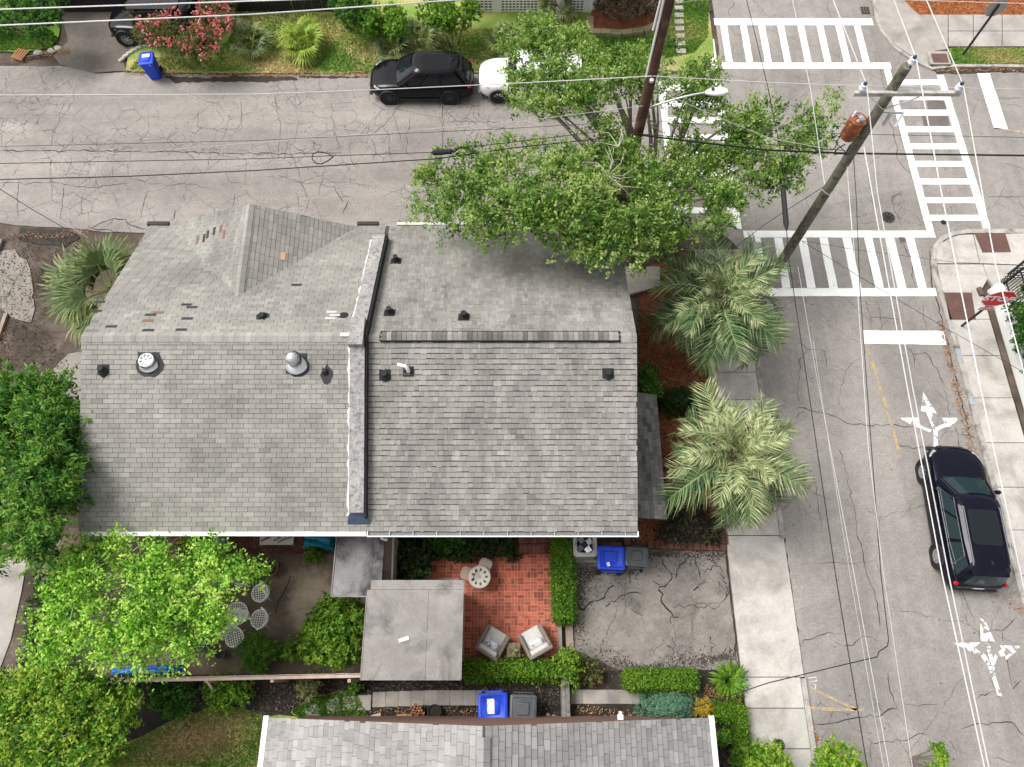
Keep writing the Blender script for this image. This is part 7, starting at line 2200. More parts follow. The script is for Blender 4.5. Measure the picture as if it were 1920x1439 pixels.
# tree at the bottom left corner
bl_ = [(-60, 1290), (20, 1262), (90, 1275), (180, 1275), (240, 1290), (250, 1330), (228, 1365), (205, 1410), (190, 1440), (130, 1425), (60, 1470), (-60, 1480)]
tree('leafy_tree', 'yellow green leafy tree at the bottom left corner beside the dry lawn', (P(90, 1370).x, P(90, 1370).y, 0), [(bl_, 165, 1.8, 3.8, .6)], L['mid'], r0=.14, fork=1.2, nl=20, leaf=(.115, .058), tufts=14, per=14, rad=(.16, .42), tl=.32, tone0=.6, tvar=.27)

def bush(name, label, poly, z0, z1, n, mat, leaf=(.09, .045), tufts=12, per=10, rad=(.16, .3), tl=.16, tone0=.45, tvar=.18, cat='shrub', dome=.9, stem='bark', group=None):
    cs = fillpoly(poly, n, z0, z1, dome)
    cen = sum(cs, Vector()) / len(cs)
    # stands on the ground below its leaves
    o = T(name, label, cat, (cen.x, cen.y, 0), group)
    m = MB()
    for c in rng.sample(cs, min(10, len(cs))):
        b = Vector((cen.x + (c.x - cen.x) * .25, cen.y + (c.y - cen.y) * .25, 0))
        m.tube([b, b.lerp(c, .6), c], [.03, .02, .006], 5)
    m.build('stem', M[stem], o)
    leaf_object('foliage', *foliage([tuple(c) for c in cs], [rng.uniform(*rad) for _ in cs], tufts, per, leaf, tl, .8, tone0, tvar), mat, o)
    return o
def ell(cx, cy, rx, ry, n=14): return [(cx + rx * math.cos(2 * math.pi * k / n), cy + ry * math.sin(2 * math.pi * k / n)) for k in range(n)]
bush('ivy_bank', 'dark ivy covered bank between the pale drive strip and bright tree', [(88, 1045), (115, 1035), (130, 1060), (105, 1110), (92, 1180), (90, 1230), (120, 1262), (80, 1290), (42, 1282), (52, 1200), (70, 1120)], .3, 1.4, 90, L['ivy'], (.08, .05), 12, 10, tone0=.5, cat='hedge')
bush('shrub', 'dull blue green shrub in the black bed below the plank fence', ell(315, 1308, 42, 34), .3, 1.0, 34, L['dark'], (.08, .05), tone0=.45)
bush('shrub', 'bright green rounded shrub beside the fence brace', ell(426, 1299, 38, 24), .3, .9, 34, L['hedge'], (.085, .05), tone0=.62)
bush('shrub', 'large glossy green shrub against the flat roof shed', [(590, 1150), (640, 1128), (690, 1140), (690, 1190), (670, 1235), (640, 1252), (600, 1245), (575, 1200)], .6, 2.2, 62, L['hedge'], (.13, .06), 13, 11, (.2, .36), .22, .6, .2)
bush('shrub', 'feathery dark green tuft in the yard near the terracotta pot', ell(481, 1225, 24, 28), .15, .7, 26, L['dark'], (.13, .022), 14, 14, (.1, .2), .2, .72)
bush('shrub', 'small pale leafy plant left of the large glossy shrub', ell(552, 1218, 17, 14), .2, .7, 12, L['mid'], (.08, .045), tone0=.62)
bush('shrub', 'small leafy plant inside the terracotta pot', ell(510, 1218, 10, 10), .35, .6, 7, L['mid'], (.08, .04), rad=(.08, .14))
bush('shrub', 'small green seedling below the blue tarp heap', ell(588, 1041, 13, 9), .1, .4, 8, L['hedge'], (.10, .05), rad=(.1, .16), tone0=.6)
bush('shrub', 'thin yellowish bush standing in the black bed below the plank fence', ell(580, 1290, 17, 24), .2, .8, 18, L['pindoyellow'], (.09, .03), rad=(.1, .18), tone0=.4)
bush('shrub', 'tiny green sprig in black soil beside the shed corner', ell(668, 1288, 8, 8), .1, .35, 5, L['mid'], (.08, .04), rad=(.06, .1))
# hedges: clipped boxes of leaves over a twig core
def hedge(label, px, h, mat, n, leaf=(.075, .042), name='hedge', tone0=.5, rough=.05):
    q = [(p.x, p.y) for p in PL(px, h)]
    cx, cy = sum(p[0] for p in q) / len(q), sum(p[1] for p in q) / len(q)
    o = T(name, label, 'hedge', (cx, cy, 0))
    m = MB(); m.prism([(cx + (x - cx) * .86, cy + (y - cy) * .86) for x, y in q], 0.02, h - .14); m.build('twig_core', M['hedgecore'], o)
    ex = [p[0] for p in q]; ey = [p[1] for p in q]
    C, N = [], []
    per_ = []
    tot = 0
    k = len(q)
    area = abs(sum(q[i][0] * q[(i + 1) % k][1] - q[(i + 1) % k][0] * q[i][1] for i in range(k))) / 2
    peri = [math.dist(q[i], q[(i + 1) % k]) for i in range(k)]
    sgn = 1 if sum(q[i][0] * q[(i + 1) % k][1] - q[(i + 1) % k][0] * q[i][1] for i in range(k)) > 0 else -1
    w_top = area / (area + sum(peri) * h)
    cnt = 0
    while cnt < n:
        if rng.random() < w_top:
            x, y = rng.uniform(min(ex), max(ex)), rng.uniform(min(ey), max(ey))
            if not inpoly(x, y, q): continue
            C.append((x, y, h + rng.gauss(-.03, rough))); N.append((0, 0, 1))
        else:
            i = rng.choices(range(k), peri)[0]
            a, b = q[i], q[(i + 1) % k]
            t_ = rng.random()
            nx_, ny_ = sgn * (b[1] - a[1]) / peri[i], -sgn * (b[0] - a[0]) / peri[i]
            dd = rng.gauss(-.03, rough)
            C.append((a[0] + (b[0] - a[0]) * t_ + nx_ * dd, a[1] + (b[1] - a[1]) * t_ + ny_ * dd, rng.uniform(.03, h))); N.append((nx_, ny_, .3))
        cnt += 1
    C, N = np.array(C), np.array(N, float)
    patch_ = np.sin(C[:, 0] * 5.3) * .06 + np.sin(C[:, 1] * 6.1 + C[:, 0] * 2) * .06
    leaf_object('foliage', C, unit(NR.normal(size=C.shape)), unit(N + NR.normal(size=C.shape) * .55), leaf[0] * (.7 + .6 * NR.random(n)), leaf[1] * (.7 + .6 * NR.random(n)), tone0 + patch_ + NR.normal(size=n) * .17, mat, o)
    return o
hedge('clipped upright hedge strip between the brick patio and driveway', [(1039, 1003), (1071, 1003), (1076, 1162), (1043, 1164)], .9, L['hedge'], 15000, tone0=.52, rough=.08)
hedge('clipped hedge along the foot of the brick patio below the armchairs', [(870, 1242), (1050, 1244), (1052, 1270), (870, 1272)], .8, L['hedge'], 13000, (.085, .05), tone0=.62, rough=.09)
hedge('bright clipped box hedge at the foot of the driveway', [(1173, 1261), (1306, 1260), (1308, 1287), (1305, 1291), (1180, 1292)], .8, L['hedge'], 11000, tone0=.66, rough=.07)
hedge('clipped hedge turning the corner beside the bottom sidewalk', [(1338, 1325), (1394, 1325), (1399, 1345), (1404, 1410), (1388, 1418), (1382, 1346), (1338, 1345)], .55, L['hedge'], 11000, tone0=.62, rough=.09)
bush('shrub', 'leafy green shrub joining the patio hedge to the timber wall', ell(1066, 1252, 16, 26), .5, 1.1, 26, L['hedge'], (.085, .05), tone0=.66)
bush('shrub', 'brownish straggling shrub at the driveway corner', ell(1100, 1258, 26, 16), .1, .6, 22, L['oleander'], (.075, .035), tone0=.5)
bush('shrub', 'loose bush at the bottom end of the corner hedge', ell(1395, 1424, 20, 18), .2, .8, 16, L['hedge'], (.085, .05), tone0=.55)
bush('shrub', 'light green leafy branches at the bottom edge over the sidewalk', ell(1435, 1432, 34, 34), .8, 2.0, 34, L['mid'], (.11, .055), tone0=.72)
bush('shrub', 'light green leafy branches at the bottom edge beside the kerb', [(1532, 1439), (1540, 1395), (1565, 1385), (1580, 1412), (1605, 1405), (1620, 1440), (1600, 1490), (1540, 1490)], .8, 2.2, 36, L['mid'], (.11, .055), tone0=.72)
bush('shrub', 'lone leafy branch tip rising over the lane at the bottom edge', [(1752, 1440), (1752, 1392), (1762, 1400), (1776, 1440), (1776, 1480), (1748, 1480)], 1.0, 2.0, 14, L['mid'], (.10, .05), rad=(.1, .2), tone0=.7)
bush('shrub', 'young bush in the black soil behind the corner hedge', ell(1353, 1384, 10, 12), .1, .5, 7, L['mid'], (.09, .05), rad=(.07, .12))
bush('shrub', 'yellow leaved plant beside the blue green conifer', ell(1318, 1328, 13, 11), .2, .7, 14, L['yellow'], (.075, .035), rad=(.08, .16))
# conifer in waves of blue green sprays
def spray_conifer():
    c0 = P(1262, 1328, .9)
    o = T('juniper', 'blue green layered conifer at the neighbour gutter corner', 'shrub', (c0.x, c0.y, 0))
    m = MB(); m.tube([(c0.x, c0.y, 0), (c0.x, c0.y, .8)], [.05, .02], 6); m.build('stem', M['bark'], o)
    C, A, N = [], [], []
    for k in range(9000):
        lay = rng.randint(0, 6)
        a = rng.uniform(0, 6.283)
        r = (.20 + .115 * lay) * (1 + .08 * math.sin(a * 7 + lay * 1.7))
        z = 1.25 - .18 * lay + rng.gauss(0, .02)
        rr = r * (1 - (.35 if lay else .98) * rng.random() ** (2 if lay else .6))
        C.append((c0.x + rr * math.cos(a) * 1.15, c0.y + rr * math.sin(a) * .8, max(.05, z - (rr / r) * .06)))
        A.append((math.cos(a), math.sin(a), -.1 + rng.gauss(0, .3))); N.append((rng.gauss(0, .3), rng.gauss(0, .3), 1))
    C, A, N = np.array(C), np.array(A), np.array(N)
    leaf_object('foliage', C, A + NR.normal(size=A.shape) * .3, N, .075 * (.7 + .6 * NR.random(len(C))), .02 * np.ones(len(C)), .55 + NR.normal(size=len(C)) * .25, L['juniper'], o)
spray_conifer()
# strap leaved clump
def strap(name, label, px, py, r, n, mat, z=.5, w=.035, tone=(.3, .9), cat='plant'):
    c = P(px, py, 0)
    o = T(name, label, cat, (c.x, c.y, 0))
    m = MB()
    for k in range(n):
        a = rng.uniform(0, 6.283); l_ = r * rng.uniform(.45, 1.0)
        h_ = z * rng.uniform(.6, 1.1)
        d_ = Vector((math.cos(a), math.sin(a), 0)); s_ = Vector((-math.sin(a), math.cos(a), 0)) * w * rng.uniform(.7, 1.3)
        b_ = d_ * rng.uniform(0, .12)
        p = [b_, b_ + d_ * l_ * .35 + Vector((0, 0, h_ * .8)), b_ + d_ * l_ * .75 + Vector((0, 0, h_)), b_ + d_ * l_ + Vector((0, 0, h_ * .75))]
        m.tone = rng.uniform(*tone)
        for i, (w0, w1) in enumerate(((.6, 1), (1, .8), (.8, .05))):
            m.quad(p[i] - s_ * w0, p[i] + s_ * w0, p[i + 1] + s_ * w1, p[i + 1] - s_ * w1)
    m.build('leaves', mat, o, local=True)
    return o
strap('strap_plant', 'spiky bright green strap leaved plant beside the sidewalk slab', 1361, 1276, .62, 190, L['hedge'], .55, .03, (.25, .95))
# beds by the house
bush('shrub', 'bronze dark shrub bed between the porch roof and lower palm', [(1258, 930), (1300, 925), (1335, 960), (1352, 1000), (1340, 1015), (1290, 1008), (1240, 1015), (1240, 985), (1256, 970)], .15, .7, 75, L['bronze'], (.08, .045), 12, 10, tone0=.45)
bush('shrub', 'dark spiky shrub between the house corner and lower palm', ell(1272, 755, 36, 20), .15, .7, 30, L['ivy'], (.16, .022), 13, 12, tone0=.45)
bush('shrub', 'small green shrub hugging the east wall above the porch roof', [(1196, 690), (1222, 690), (1234, 735), (1220, 748), (1196, 745)], .3, 1.3, 26, L['dark'], (.09, .045), tone0=.55)
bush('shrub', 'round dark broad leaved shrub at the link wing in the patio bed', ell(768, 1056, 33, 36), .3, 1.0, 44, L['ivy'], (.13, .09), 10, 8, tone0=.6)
bush('shrub', 'low broad leaved plant under the gutter in the patio bed', ell(838, 1014, 34, 13), .2, .7, 26, L['dark'], (.14, .10), 9, 8, tone0=.45)
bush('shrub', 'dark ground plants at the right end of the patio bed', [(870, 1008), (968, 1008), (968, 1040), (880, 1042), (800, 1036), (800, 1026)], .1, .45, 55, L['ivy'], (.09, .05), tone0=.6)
bush('shrub', 'dense green shrubs behind the iron fence', [(1884, 545), (1990, 520), (1990, 800), (1925, 690), (1900, 610)], .6, 1.8, 90, L['dark'], (.10, .05), 12, 10, tone0=.35, cat='shrubbery')
bush('shrub', 'flat topped green patch at the house corner under the oak', ell(1262, 440, 34, 12), .3, 1.2, 24, L['mid'], (.09, .045), tone0=.7)
# north lawn plants
bush('shrub', 'dark evergreen bush at the top left corner beside the drive', [(-60, -30), (112, -30), (116, 15), (110, 70), (70, 84), (40, 62), (-60, 52)], .8, 2.6, 90, L['dark'], (.12, .05), 13, 11, (.22, .38), tone0=.38)
ol = bush('oleander', 'sprawling oleander bush covered in pink flowers', [(258, -20), (430, -20), (440, 40), (430, 70), (400, 118), (350, 112), (300, 90), (262, 78), (250, 30)], .6, 2.0, 105, L['oleander'], (.17, .03), 12, 12, (.22, .42), .26, .45, .2)
ps = fillpoly([(258, -10), (430, -10), (440, 40), (425, 62), (398, 116), (350, 104), (300, 88), (262, 74), (250, 30)], 120, 1.2, 2.2, .7)
ps = [p for p in ps if not (p.x > P(330, 40, 1.5).x and p.x < P(372, 40, 1.5).x and rng.random() < .7)]
leaf_object('flower', *foliage([tuple(p) for p in ps], [.16] * len(ps), 6, 7, (.075, .06), .10, .8, .5, .25), L['pink'], ol)
bush('shrub', 'dark leafy bush at the end of the black fence', [(610, -20), (690, -20), (690, 30), (655, 48), (625, 15)], .6, 2.2, 50, L['dark'], (.12, .055), tone0=.45)
bush('shrub', 'bright green bush left of its twin behind the black car', [(668, 16), (690, 8), (715, 20), (718, 50), (700, 62), (672, 52)], .6, 1.9, 36, L['hedge'], (.10, .06), tone0=.5)
bush('shrub', 'bright green bush right of its twin behind the black car', [(722, 25), (740, 14), (757, 30), (764, 64), (748, 74), (724, 60)], .6, 1.9, 34, L['hedge'], (.10, .06), tone0=.48)
bush('shrub', 'large shining green shrub before the white lattice', [(790, 5), (840, -8), (900, -5), (898, 40), (860, 58), (810, 48), (786, 30)], .8, 2.4, 62, L['hedge'], (.12, .06), tone0=.55)
bush('shrub', 'dark shrub flecked with yellow leaves in the stone planter', [(1118, -20), (1240, -20), (1240, 18), (1200, 28), (1150, 26), (1122, 14)], .6, 1.7, 62, L['bronze'], (.09, .05), tone0=.72, tvar=.22)
bush('shrub', 'light shrub at the oak tip behind the white car', ell(1032, 80, 40, 34), .4, 1.6, 34, L['oleander'], (.10, .04), tone0=.6)

# fan palms and palmettos
def fan_mesh(rad, pet, nseg, mat, spread=105, droop=.35, tone=(.2, .8), seed=1):
    r_ = random.Random(seed)
    m = MB()
    m.tone = .75
    hub = Vector((pet, 0, 0))
    m.tube([(0, 0, 0), (pet * .5, 0, pet * .06), hub], [.022, .017, .012], 5)
    for k in range(nseg):
        a = R(-spread + 2 * spread * (k + .5) / nseg + r_.uniform(-2, 2))
        l_ = rad * (1 - .28 * abs(a) / R(spread)) * r_.uniform(.85, 1.08)
        d_ = Vector((math.cos(a), math.sin(a), 0)); s_ = Vector((-math.sin(a), math.cos(a), 0)) * (rad * .80 / nseg)
        lift = .10 * math.cos(a * .9)
        dr = droop * r_.uniform(.5, 1.4)
        p = [hub, hub + d_ * l_ * .45 + Vector((0, 0, lift)), hub + d_ * l_ * .75 + Vector((0, 0, lift - dr * .16)), hub + d_ * l_ + Vector((0, 0, lift - dr * .5))]
        base = r_.uniform(*tone)
        for i, (w0, w1) in enumerate(((.25, 1.15), (1.15, .8), (.8, .05))):
            m.tone = min(1, base + (.22 if i == 2 else 0.05 * i))
            m.quad(p[i] - s_ * w0, p[i] + s_ * w0, p[i + 1] + s_ * w1 + Vector((0, 0, .012)), p[i + 1] - s_ * w1)
    return m.mesh('frond', mat)
def pinnate_mesh(Ln, nl, mat, tone=(.2, .8), seed=1, ll=.5, arch=1.0):
    r_ = random.Random(seed)
    m = MB()
    pts = []
    ang = R(18); x = z = 0
    n = 24
    for i in range(n + 1):
        pts.append(Vector((x, 0, z)))
        ang -= R(4.2 * arch) * (0.5 + i / n)
        x += Ln / n * math.cos(ang); z += Ln / n * math.sin(ang)
    m.tone = .8
    m.tube(pts, [.03 * (1 - .85 * i / n) for i in range(n + 1)], 5)
    for k in range(nl):
        t_ = .16 + .84 * k / (nl - 1)
        f = t_ * n
        i = min(int(f), n - 1)
        p = pts[i].lerp(pts[i + 1], f - i)
        fw = (pts[i + 1] - pts[i]).normalized()
        up_ = Vector((-fw.z, 0, fw.x))
        for s in (-1, 1):
            l_ = ll * (math.sin(math.pi * min(1, t_ * .86 + .10)) ** .6) * r_.uniform(.75, 1.22)
            d_ = (Vector((0, s, 0)) * .78 + fw * (.50 + .5 * t_ ** 2) + up_ * .42 + Vector((r_.uniform(-.22, .22), 0, r_.uniform(-.25, .25)))).normalized()
            sd_ = fw * .024
            p1 = p + d_ * l_ * .55
            p2 = p + d_ * l_ + Vector((0, 0, -.24 * l_ * r_.uniform(.6, 1.5)))
            b_ = min(1, max(0, r_.uniform(*tone) + r_.gauss(0, .16)))
            m.tone = b_
            m.quad(p - sd_ * .7, p + sd_ * .7, p1 + sd_, p1 - sd_)
            m.tone = min(1, b_ + .18)
            m.quad(p1 - sd_, p1 + sd_, p2 + sd_ * .08, p2 - sd_ * .08)
    return m.mesh('frond', mat)
def palm(name, label, base, top, meshes, n, el0, el1, trunk_r=.2, cat='palm tree', sc=(.85, 1.1), bark='bark', dry=None):
    o = T(name, label, cat, base)
    m = MB()
    base, top = Vector(base), Vector(top)
    seg = [base.lerp(top, k / 8) for k in range(9)]
    if (top - base).length > .3:
        m.tube(seg, [trunk_r * (1.1 if k % 2 else .98) for k in range(9)], 12); m.build('trunk', M[bark], o)
    if dry:
        m = MB(); m.lathe([(trunk_r * 1.3, -.45), (trunk_r * 1.75, -.15), (trunk_r * 1.5, .1), (trunk_r * .7, .28), (0, .33)], top, 11); m.build('crown_boots', M['wood_brown'], o)
        for k in range(11):
            f = link('dry_frond', dry, o); f.location = top - base + Vector((0, 0, -.1)); f.rotation_mode = 'QUATERNION'
            f.rotation_quaternion = (Matrix.Rotation(k * .571 + rng.uniform(-.2, .2), 4, 'Z') @ Matrix.Rotation(R(rng.uniform(38, 66)), 4, 'Y')).to_quaternion()
            s_ = rng.uniform(.6, .85); f.scale = (s_, s_, s_)
    g = 2.399963
    for k in range(n):
        t_ = (k + .5) / n
        el = el0 + (el1 - el0) * t_ ** .62 + rng.uniform(-14, 12)
        az = g * k + rng.uniform(-.32, .32)
        me = meshes[min(len(meshes) - 1, int(t_ * len(meshes) + rng.uniform(-.3, .3))) if t_ > .0 else 0]
        f = link('frond', me, o)
        f.location = top - base + Vector((math.cos(az) * trunk_r * .5, math.sin(az) * trunk_r * .5, .12 * (1 - t_)))
        f.rotation_mode = 'QUATERNION'
        q = Matrix.Rotation(az, 4, 'Z') @ Matrix.Rotation(-R(el), 4, 'Y') @ Matrix.Rotation(rng.uniform(-.5, .5), 4, 'X')
        f.rotation_quaternion = q.to_quaternion()
        s_ = rng.uniform(*sc) * (.72 + .28 * min(1, t_ * 2.2))
        f.scale = (s_, s_, s_)
    return o
pin = [pinnate_mesh(2.0, 36, L['pindo'], (.4, .95), 1, .62, .7), pinnate_mesh(2.5, 40, L['pindo'], (.1, .7), 2, .72, 1.0), pinnate_mesh(2.7, 42, L['pindo'], (.0, .6), 3, .70, 1.25), pinnate_mesh(2.4, 40, L['pindo'], (.2, .9), 9, .66, 1.45), pinnate_mesh(2.6, 38, L['pindoyellow'], (.2, .8), 4, .64, 1.35)]
dryf = pinnate_mesh(2.0, 24, L['dryfrond'], (.1, .9), 31, .5, 1.3)
ct1 = P(1348, 560, 4.0)
palm('pindo_palm', 'grey green feather palm nearer the zebra crossing', (ct1.x, ct1.y, 0), ct1, pin, 72, 80, -42, .22, sc=(.82, 1.26), dry=dryf)
pin2 = [pinnate_mesh(1.8, 36, L['pindo'], (.5, 1), 5, .58, .6), pinnate_mesh(2.3, 38, L['pindo'], (.3, .9), 6, .66, .95), pinnate_mesh(2.5, 40, L['pindo'], (.1, .7), 7, .66, 1.2), pinnate_mesh(2.3, 38, L['pindoyellow'], (.0, .6), 10, .62, 1.4), pinnate_mesh(2.4, 36, L['pindoyellow'], (.4, 1), 8, .60, 1.3)]
ct2 = P(1378, 855, 3.7)
palm('pindo_palm', 'yellowish feather palm lower down, beside the bright sidewalk', (ct2.x, ct2.y, 0), ct2, pin2, 74, 80, -42, .22, sc=(.82, 1.24), dry=dryf)
fan = [fan_mesh(1.15, .9, 24, L['sabal'], 110, .5, (.2, .6), 11), fan_mesh(1.25, 1.0, 26, L['sabal'], 115, .7, (.1, .65), 12), fan_mesh(1.2, 1.0, 24, L['sabal'], 110, .9, (.35, .9), 13)]
cf = P(208, 545, 3.0)
palm('cabbage_palm', 'fan palm with yellow tipped leaves tucked under the house eave', (cf.x, cf.y, 0), cf, fan, 36, 62, -24, .2, sc=(.9, 1.2))
cf2 = P(160, 575, 2.2)
pmt = [fan_mesh(.66, .5, 17, L['palmetto'], 105, .25, (.3, .75), 21), fan_mesh(.72, .55, 18, L['palmetto'], 105, .35, (.2, .7), 22), fan_mesh(.66, .58, 17, L['palmetto'], 105, .5, (.5, 1.0), 23)]
pmt2 = [fan_mesh(.64, .55, 17, L['sabal'], 105, .3, (.2, .6), 24), fan_mesh(.7, .6, 18, L['sabal'], 105, .4, (.1, .55), 25), fan_mesh(.62, .55, 17, L['sabal'], 105, .5, (.4, .8), 26)]
def palmetto(label, px, py, n, sc, ms=pmt, z=.35):
    c = P(px, py, z)
    return palm('palmetto', label, (c.x, c.y, 0), (c.x, c.y, z), ms, n, 66, 2, .06, 'palmetto', sc)
palmetto('bright yellow green palmetto alone on the dry lawn', 572, 84, 24, (.85, 1.2))
palmetto('green palmetto between the oleander and the bright one', 474, 80, 16, (.8, 1.05), pmt2)
palmetto('grey green palmetto left of two, behind the black car', 738, 92, 13, (.85, 1.1), pmt2)
palmetto('grey green palmetto right of two, behind the black car', 786, 78, 14, (.95, 1.2), pmt2)
palmetto('small palmetto between the black car and white car', 945, 84, 16, (.7, .95), pmt2)
# young palm by the white house: grey trunk seen from above with a few fans
ctp = P(1048, 38, 0)
palm('cabbage_palm', 'grey trunked palm before the white lattice, crown beyond the frame', ctp, Vector((ctp.x, ctp.y, 5.2)), fan, 20, 70, -20, .17, bark='palebark')
palmetto('dark young palmetto at the foot of the grey palm trunk', 1040, 20, 14, (.8, 1.05), pmt2, .5)

# ------------------------------------------------------------------ ground cover
def blades(name, poly, n, h, mat, z=.03, tone=(.2, .9), parent=None):
    pts = [(p.x, p.y) for p in PL(poly)]
    ex = [p[0] for p in pts]; ey = [p[1] for p in pts]
    xs_ = NR.uniform(min(ex), max(ex), n * 3); ys_ = NR.uniform(min(ey), max(ey), n * 3)
    C = np.array([(x, y, z) for x, y in zip(xs_, ys_) if inpoly(x, y, pts)][:n])
    k = len(C)
    A = NR.normal(size=(k, 3)) * .55 + np.array([0, 0, .8])
    hh = h * (.5 + NR.random(k))
    C[:, 2] += hh * .3
    t_ = np.clip(.46 + .30 * np.sin(C[:, 0] * 1.1 + np.sin(C[:, 1] * 1.7) * 1.5) + .22 * np.sin(C[:, 1] * 2.3 + C[:, 0] * .7) + NR.normal(size=k) * .18, 0, 1)
    t_ = tone[0] + (tone[1] - tone[0]) * t_
    return leaf_object(name, C, A, NR.normal(size=(k, 3)), hh, hh * .28, t_, mat, None, 'stuff', (0, 0, 0))
blades('grass', [(245, 132), (540, 137), (700, 137), (900, 135), (1000, 110), (1000, 60), (890, 55), (640, 30), (440, 24), (440, 60), (400, 115), (262, 108)], 26000, .13, M['grassblade'], .03, (.15, 1))
blades('grass', [(1000, 60), (1105, 72), (1240, 68), (1252, 0), (1330, 0), (1326, 70), (1300, 100), (1180, 125), (980, 130)], 16000, .12, M['grassblade'], .035, (.0, .7))
blades('grass', [(0, 50), (112, 72), (96, 92), (0, 96)], 4000, .12, M['grassblade'], .035, (.0, .6))
blades('grass', [(1781, 93), (1920, 93), (1920, 122), (1786, 122)], 4500, .12, M['grassblade'], .05, (.1, .75))
blades('grass', [(170, 1439), (260, 1385), (350, 1340), (440, 1325), (505, 1345), (500, 1439)], 16000, .12, M['grassblade'], .0, (.1, 1))
blades('grass', [(548, 1332), (582, 1312), (640, 1297), (668, 1300), (690, 1340), (560, 1348)], 3500, .10, M['grassblade'], .006, (.0, .5))
def litter(name, polys, n, mat=None, size=.07, z=.02, tone=(.2, 1)):
    C = []
    for pl_, w in polys:
        pts = PL(pl_)
        segs = [(a, b) for a, b in zip(pts[:-1], pts[1:])]
        ls = [(b - a).length for a, b in segs]
        for _ in range(int(n * w)):
            a, b = rng.choices(segs, ls)[0]
            d_ = (b - a).normalized()
            p = a.lerp(b, rng.random()) + Vector((-d_.y, d_.x, 0)) * rng.gauss(0, .085)
            C.append((p.x, p.y, z + rng.uniform(0, .03)))
    C = np.array(C); k = len(C)
    return leaf_object(name, C, NR.normal(size=(k, 3)) * np.array([1, 1, .3]), NR.normal(size=(k, 3)) * .4 + np.array([0, 0, 1]), size * (.5 + NR.random(k)), size * .55 * (.6 + .8 * NR.random(k)), NR.uniform(tone[0], tone[1], k), mat or M['litter'], None, 'stuff', (0, 0, 0))
litter('leaf_litter', [([(235, 136), (400, 140), (560, 141), (700, 140)], 1.0), ([(40, 112), (110, 98), (130, 100)], .35), ([(1640, 0), (1642, 30), (1655, 62)], .2), ([(1745, 132), (1800, 131), (1920, 130)], .35),
                       ([(1762, 600), (1775, 660), (1790, 720), (1812, 800), (1835, 890), (1850, 960)], .5), ([(1515, 1360), (1530, 1395)], .2), ([(1850, 1100), (1915, 1150)], .05)], 1300)
litter('leaf_litter', [([(1090, 1270), (1130, 1275)], .5), ([(1080, 1330), (1200, 1345)], .25), ([(1320, 1295), (1390, 1310)], .4), ([(1185, 1010), (1240, 1018), (1340, 1012)], .4), ([(700, 1328), (900, 1335)], .2), ([(0, 600), (20, 680)], .15), ([(20, 440), (100, 445), (170, 432)], .3), ([(1330, 1015), (1280, 1035)], .2), ([(560, 1040), (640, 1044)], .1)], 700, size=.06)
dirt_ = leafmat('dirt_flake', [(0, (0.025, 0.02, 0.017)), (1, (0.12, 0.10, 0.085))], 0, .95)
def grime(poly, n, sd_):
    C = []
    pts = PL(poly)
    segs = [(a, b) for a, b in zip(pts[:-1], pts[1:])]
    ls = [(b - a).length for a, b in segs]
    for _ in range(n):
        a, b = rng.choices(segs, ls)[0]
        p = a.lerp(b, rng.random()); w = sd_ * (.5 + .5 * math.sin(p.x * 2.3 + p.y * 3.1))
        C.append((p.x + rng.gauss(0, w + .04), p.y + rng.gauss(0, w + .04), .0145 + rng.uniform(0, .004)))
    C = np.array(C); k = len(C)
    return leaf_object('dirt', C, NR.normal(size=(k, 3)) * np.array([1, 1, .02]), NR.normal(size=(k, 3)) * .05 + np.array([0, 0, 1]), .06 * (.4 + NR.random(k)), .045 * (.4 + NR.random(k)), NR.random(k), dirt_, None, 'stuff', (0, 0, 0))
grime([(1215, 1040), (1130, 1070), (1090, 1080), (1078, 1150), (1074, 1190)], 2200, .3)
grime([(1225, 1040), (1290, 1038), (1355, 1040)], 900, .16)
grime([(1120, 1238), (1200, 1255), (1270, 1248), (1330, 1238), (1378, 1225)], 1500, .22)
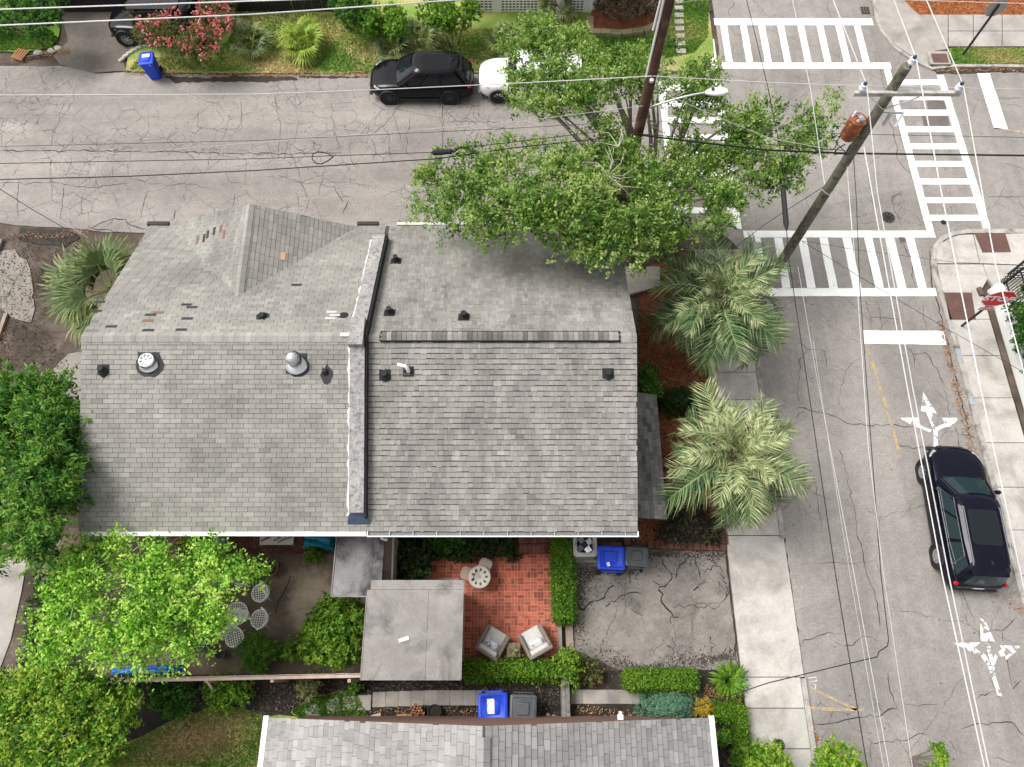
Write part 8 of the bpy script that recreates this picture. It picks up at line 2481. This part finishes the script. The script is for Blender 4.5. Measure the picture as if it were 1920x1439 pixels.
# straw and chips on the mulch beds
def scatter(name, poly, n, mat, L_, W_, z, tone):
    pts = [(p.x, p.y) for p in PL(poly)]
    ex = [p[0] for p in pts]; ey = [p[1] for p in pts]
    xs_ = NR.uniform(min(ex), max(ex), n * 3); ys_ = NR.uniform(min(ey), max(ey), n * 3)
    C = np.array([(x, y, z) for x, y in zip(xs_, ys_) if inpoly(x, y, pts)][:n]); k = len(C)
    C[:, 2] += NR.random(k) * .03
    return leaf_object(name, C, NR.normal(size=(k, 3)) * np.array([1, 1, .25]), NR.normal(size=(k, 3)) * .4 + np.array([0, 0, 1]), L_ * (.5 + NR.random(k)), W_ * (.6 + .8 * NR.random(k)), NR.uniform(tone[0], tone[1], k), mat, None, 'stuff', (0, 0, 0))
mul = leafmat('mulch_chip', [(0, (0.05, 0.016, 0.008)), (.5, (0.17, 0.055, 0.024)), (1, (0.33, 0.15, 0.075))], 0, .95)
scatter('mulch_chips', [(1182, 512), (1320, 490), (1340, 560), (1322, 690), (1330, 740), (1352, 900), (1360, 1022), (1197, 1020), (1197, 560)], 9000, mul, .10, .03, .025, (0, 1))
omul = leafmat('pine_straw', [(0, (0.13, 0.035, 0.01)), (.5, (0.33, 0.105, 0.035)), (1, (0.46, 0.23, 0.1))], 0, .95)
scatter('pine_straw', [(1692, 0), (1722, 29), (1770, 30), (1920, 30), (1920, -20), (1690, -20)], 5000, omul, .14, .02, .08, (0, 1))
soilc = leafmat('soil_crumb', [(0, (0.012, 0.010, 0.009)), (.6, (0.05, 0.04, 0.032)), (1, (0.22, 0.19, 0.16))], 0, .95)
scatter('soil_crumbs', [(250, 1290), (690, 1275), (1050, 1275), (1050, 1345), (700, 1345), (400, 1330)], 5000, soilc, .06, .04, .0, (0, 1))
scatter('soil_crumbs', [(1340, 1350), (1374, 1350), (1380, 1439), (1345, 1439)], 900, soilc, .06, .04, .0, (0, .8))
scatter('soil_crumbs', [(0, 440), (160, 440), (80, 600), (140, 700), (0, 690)], 1500, soilc, .06, .04, .0, (.1, .75))
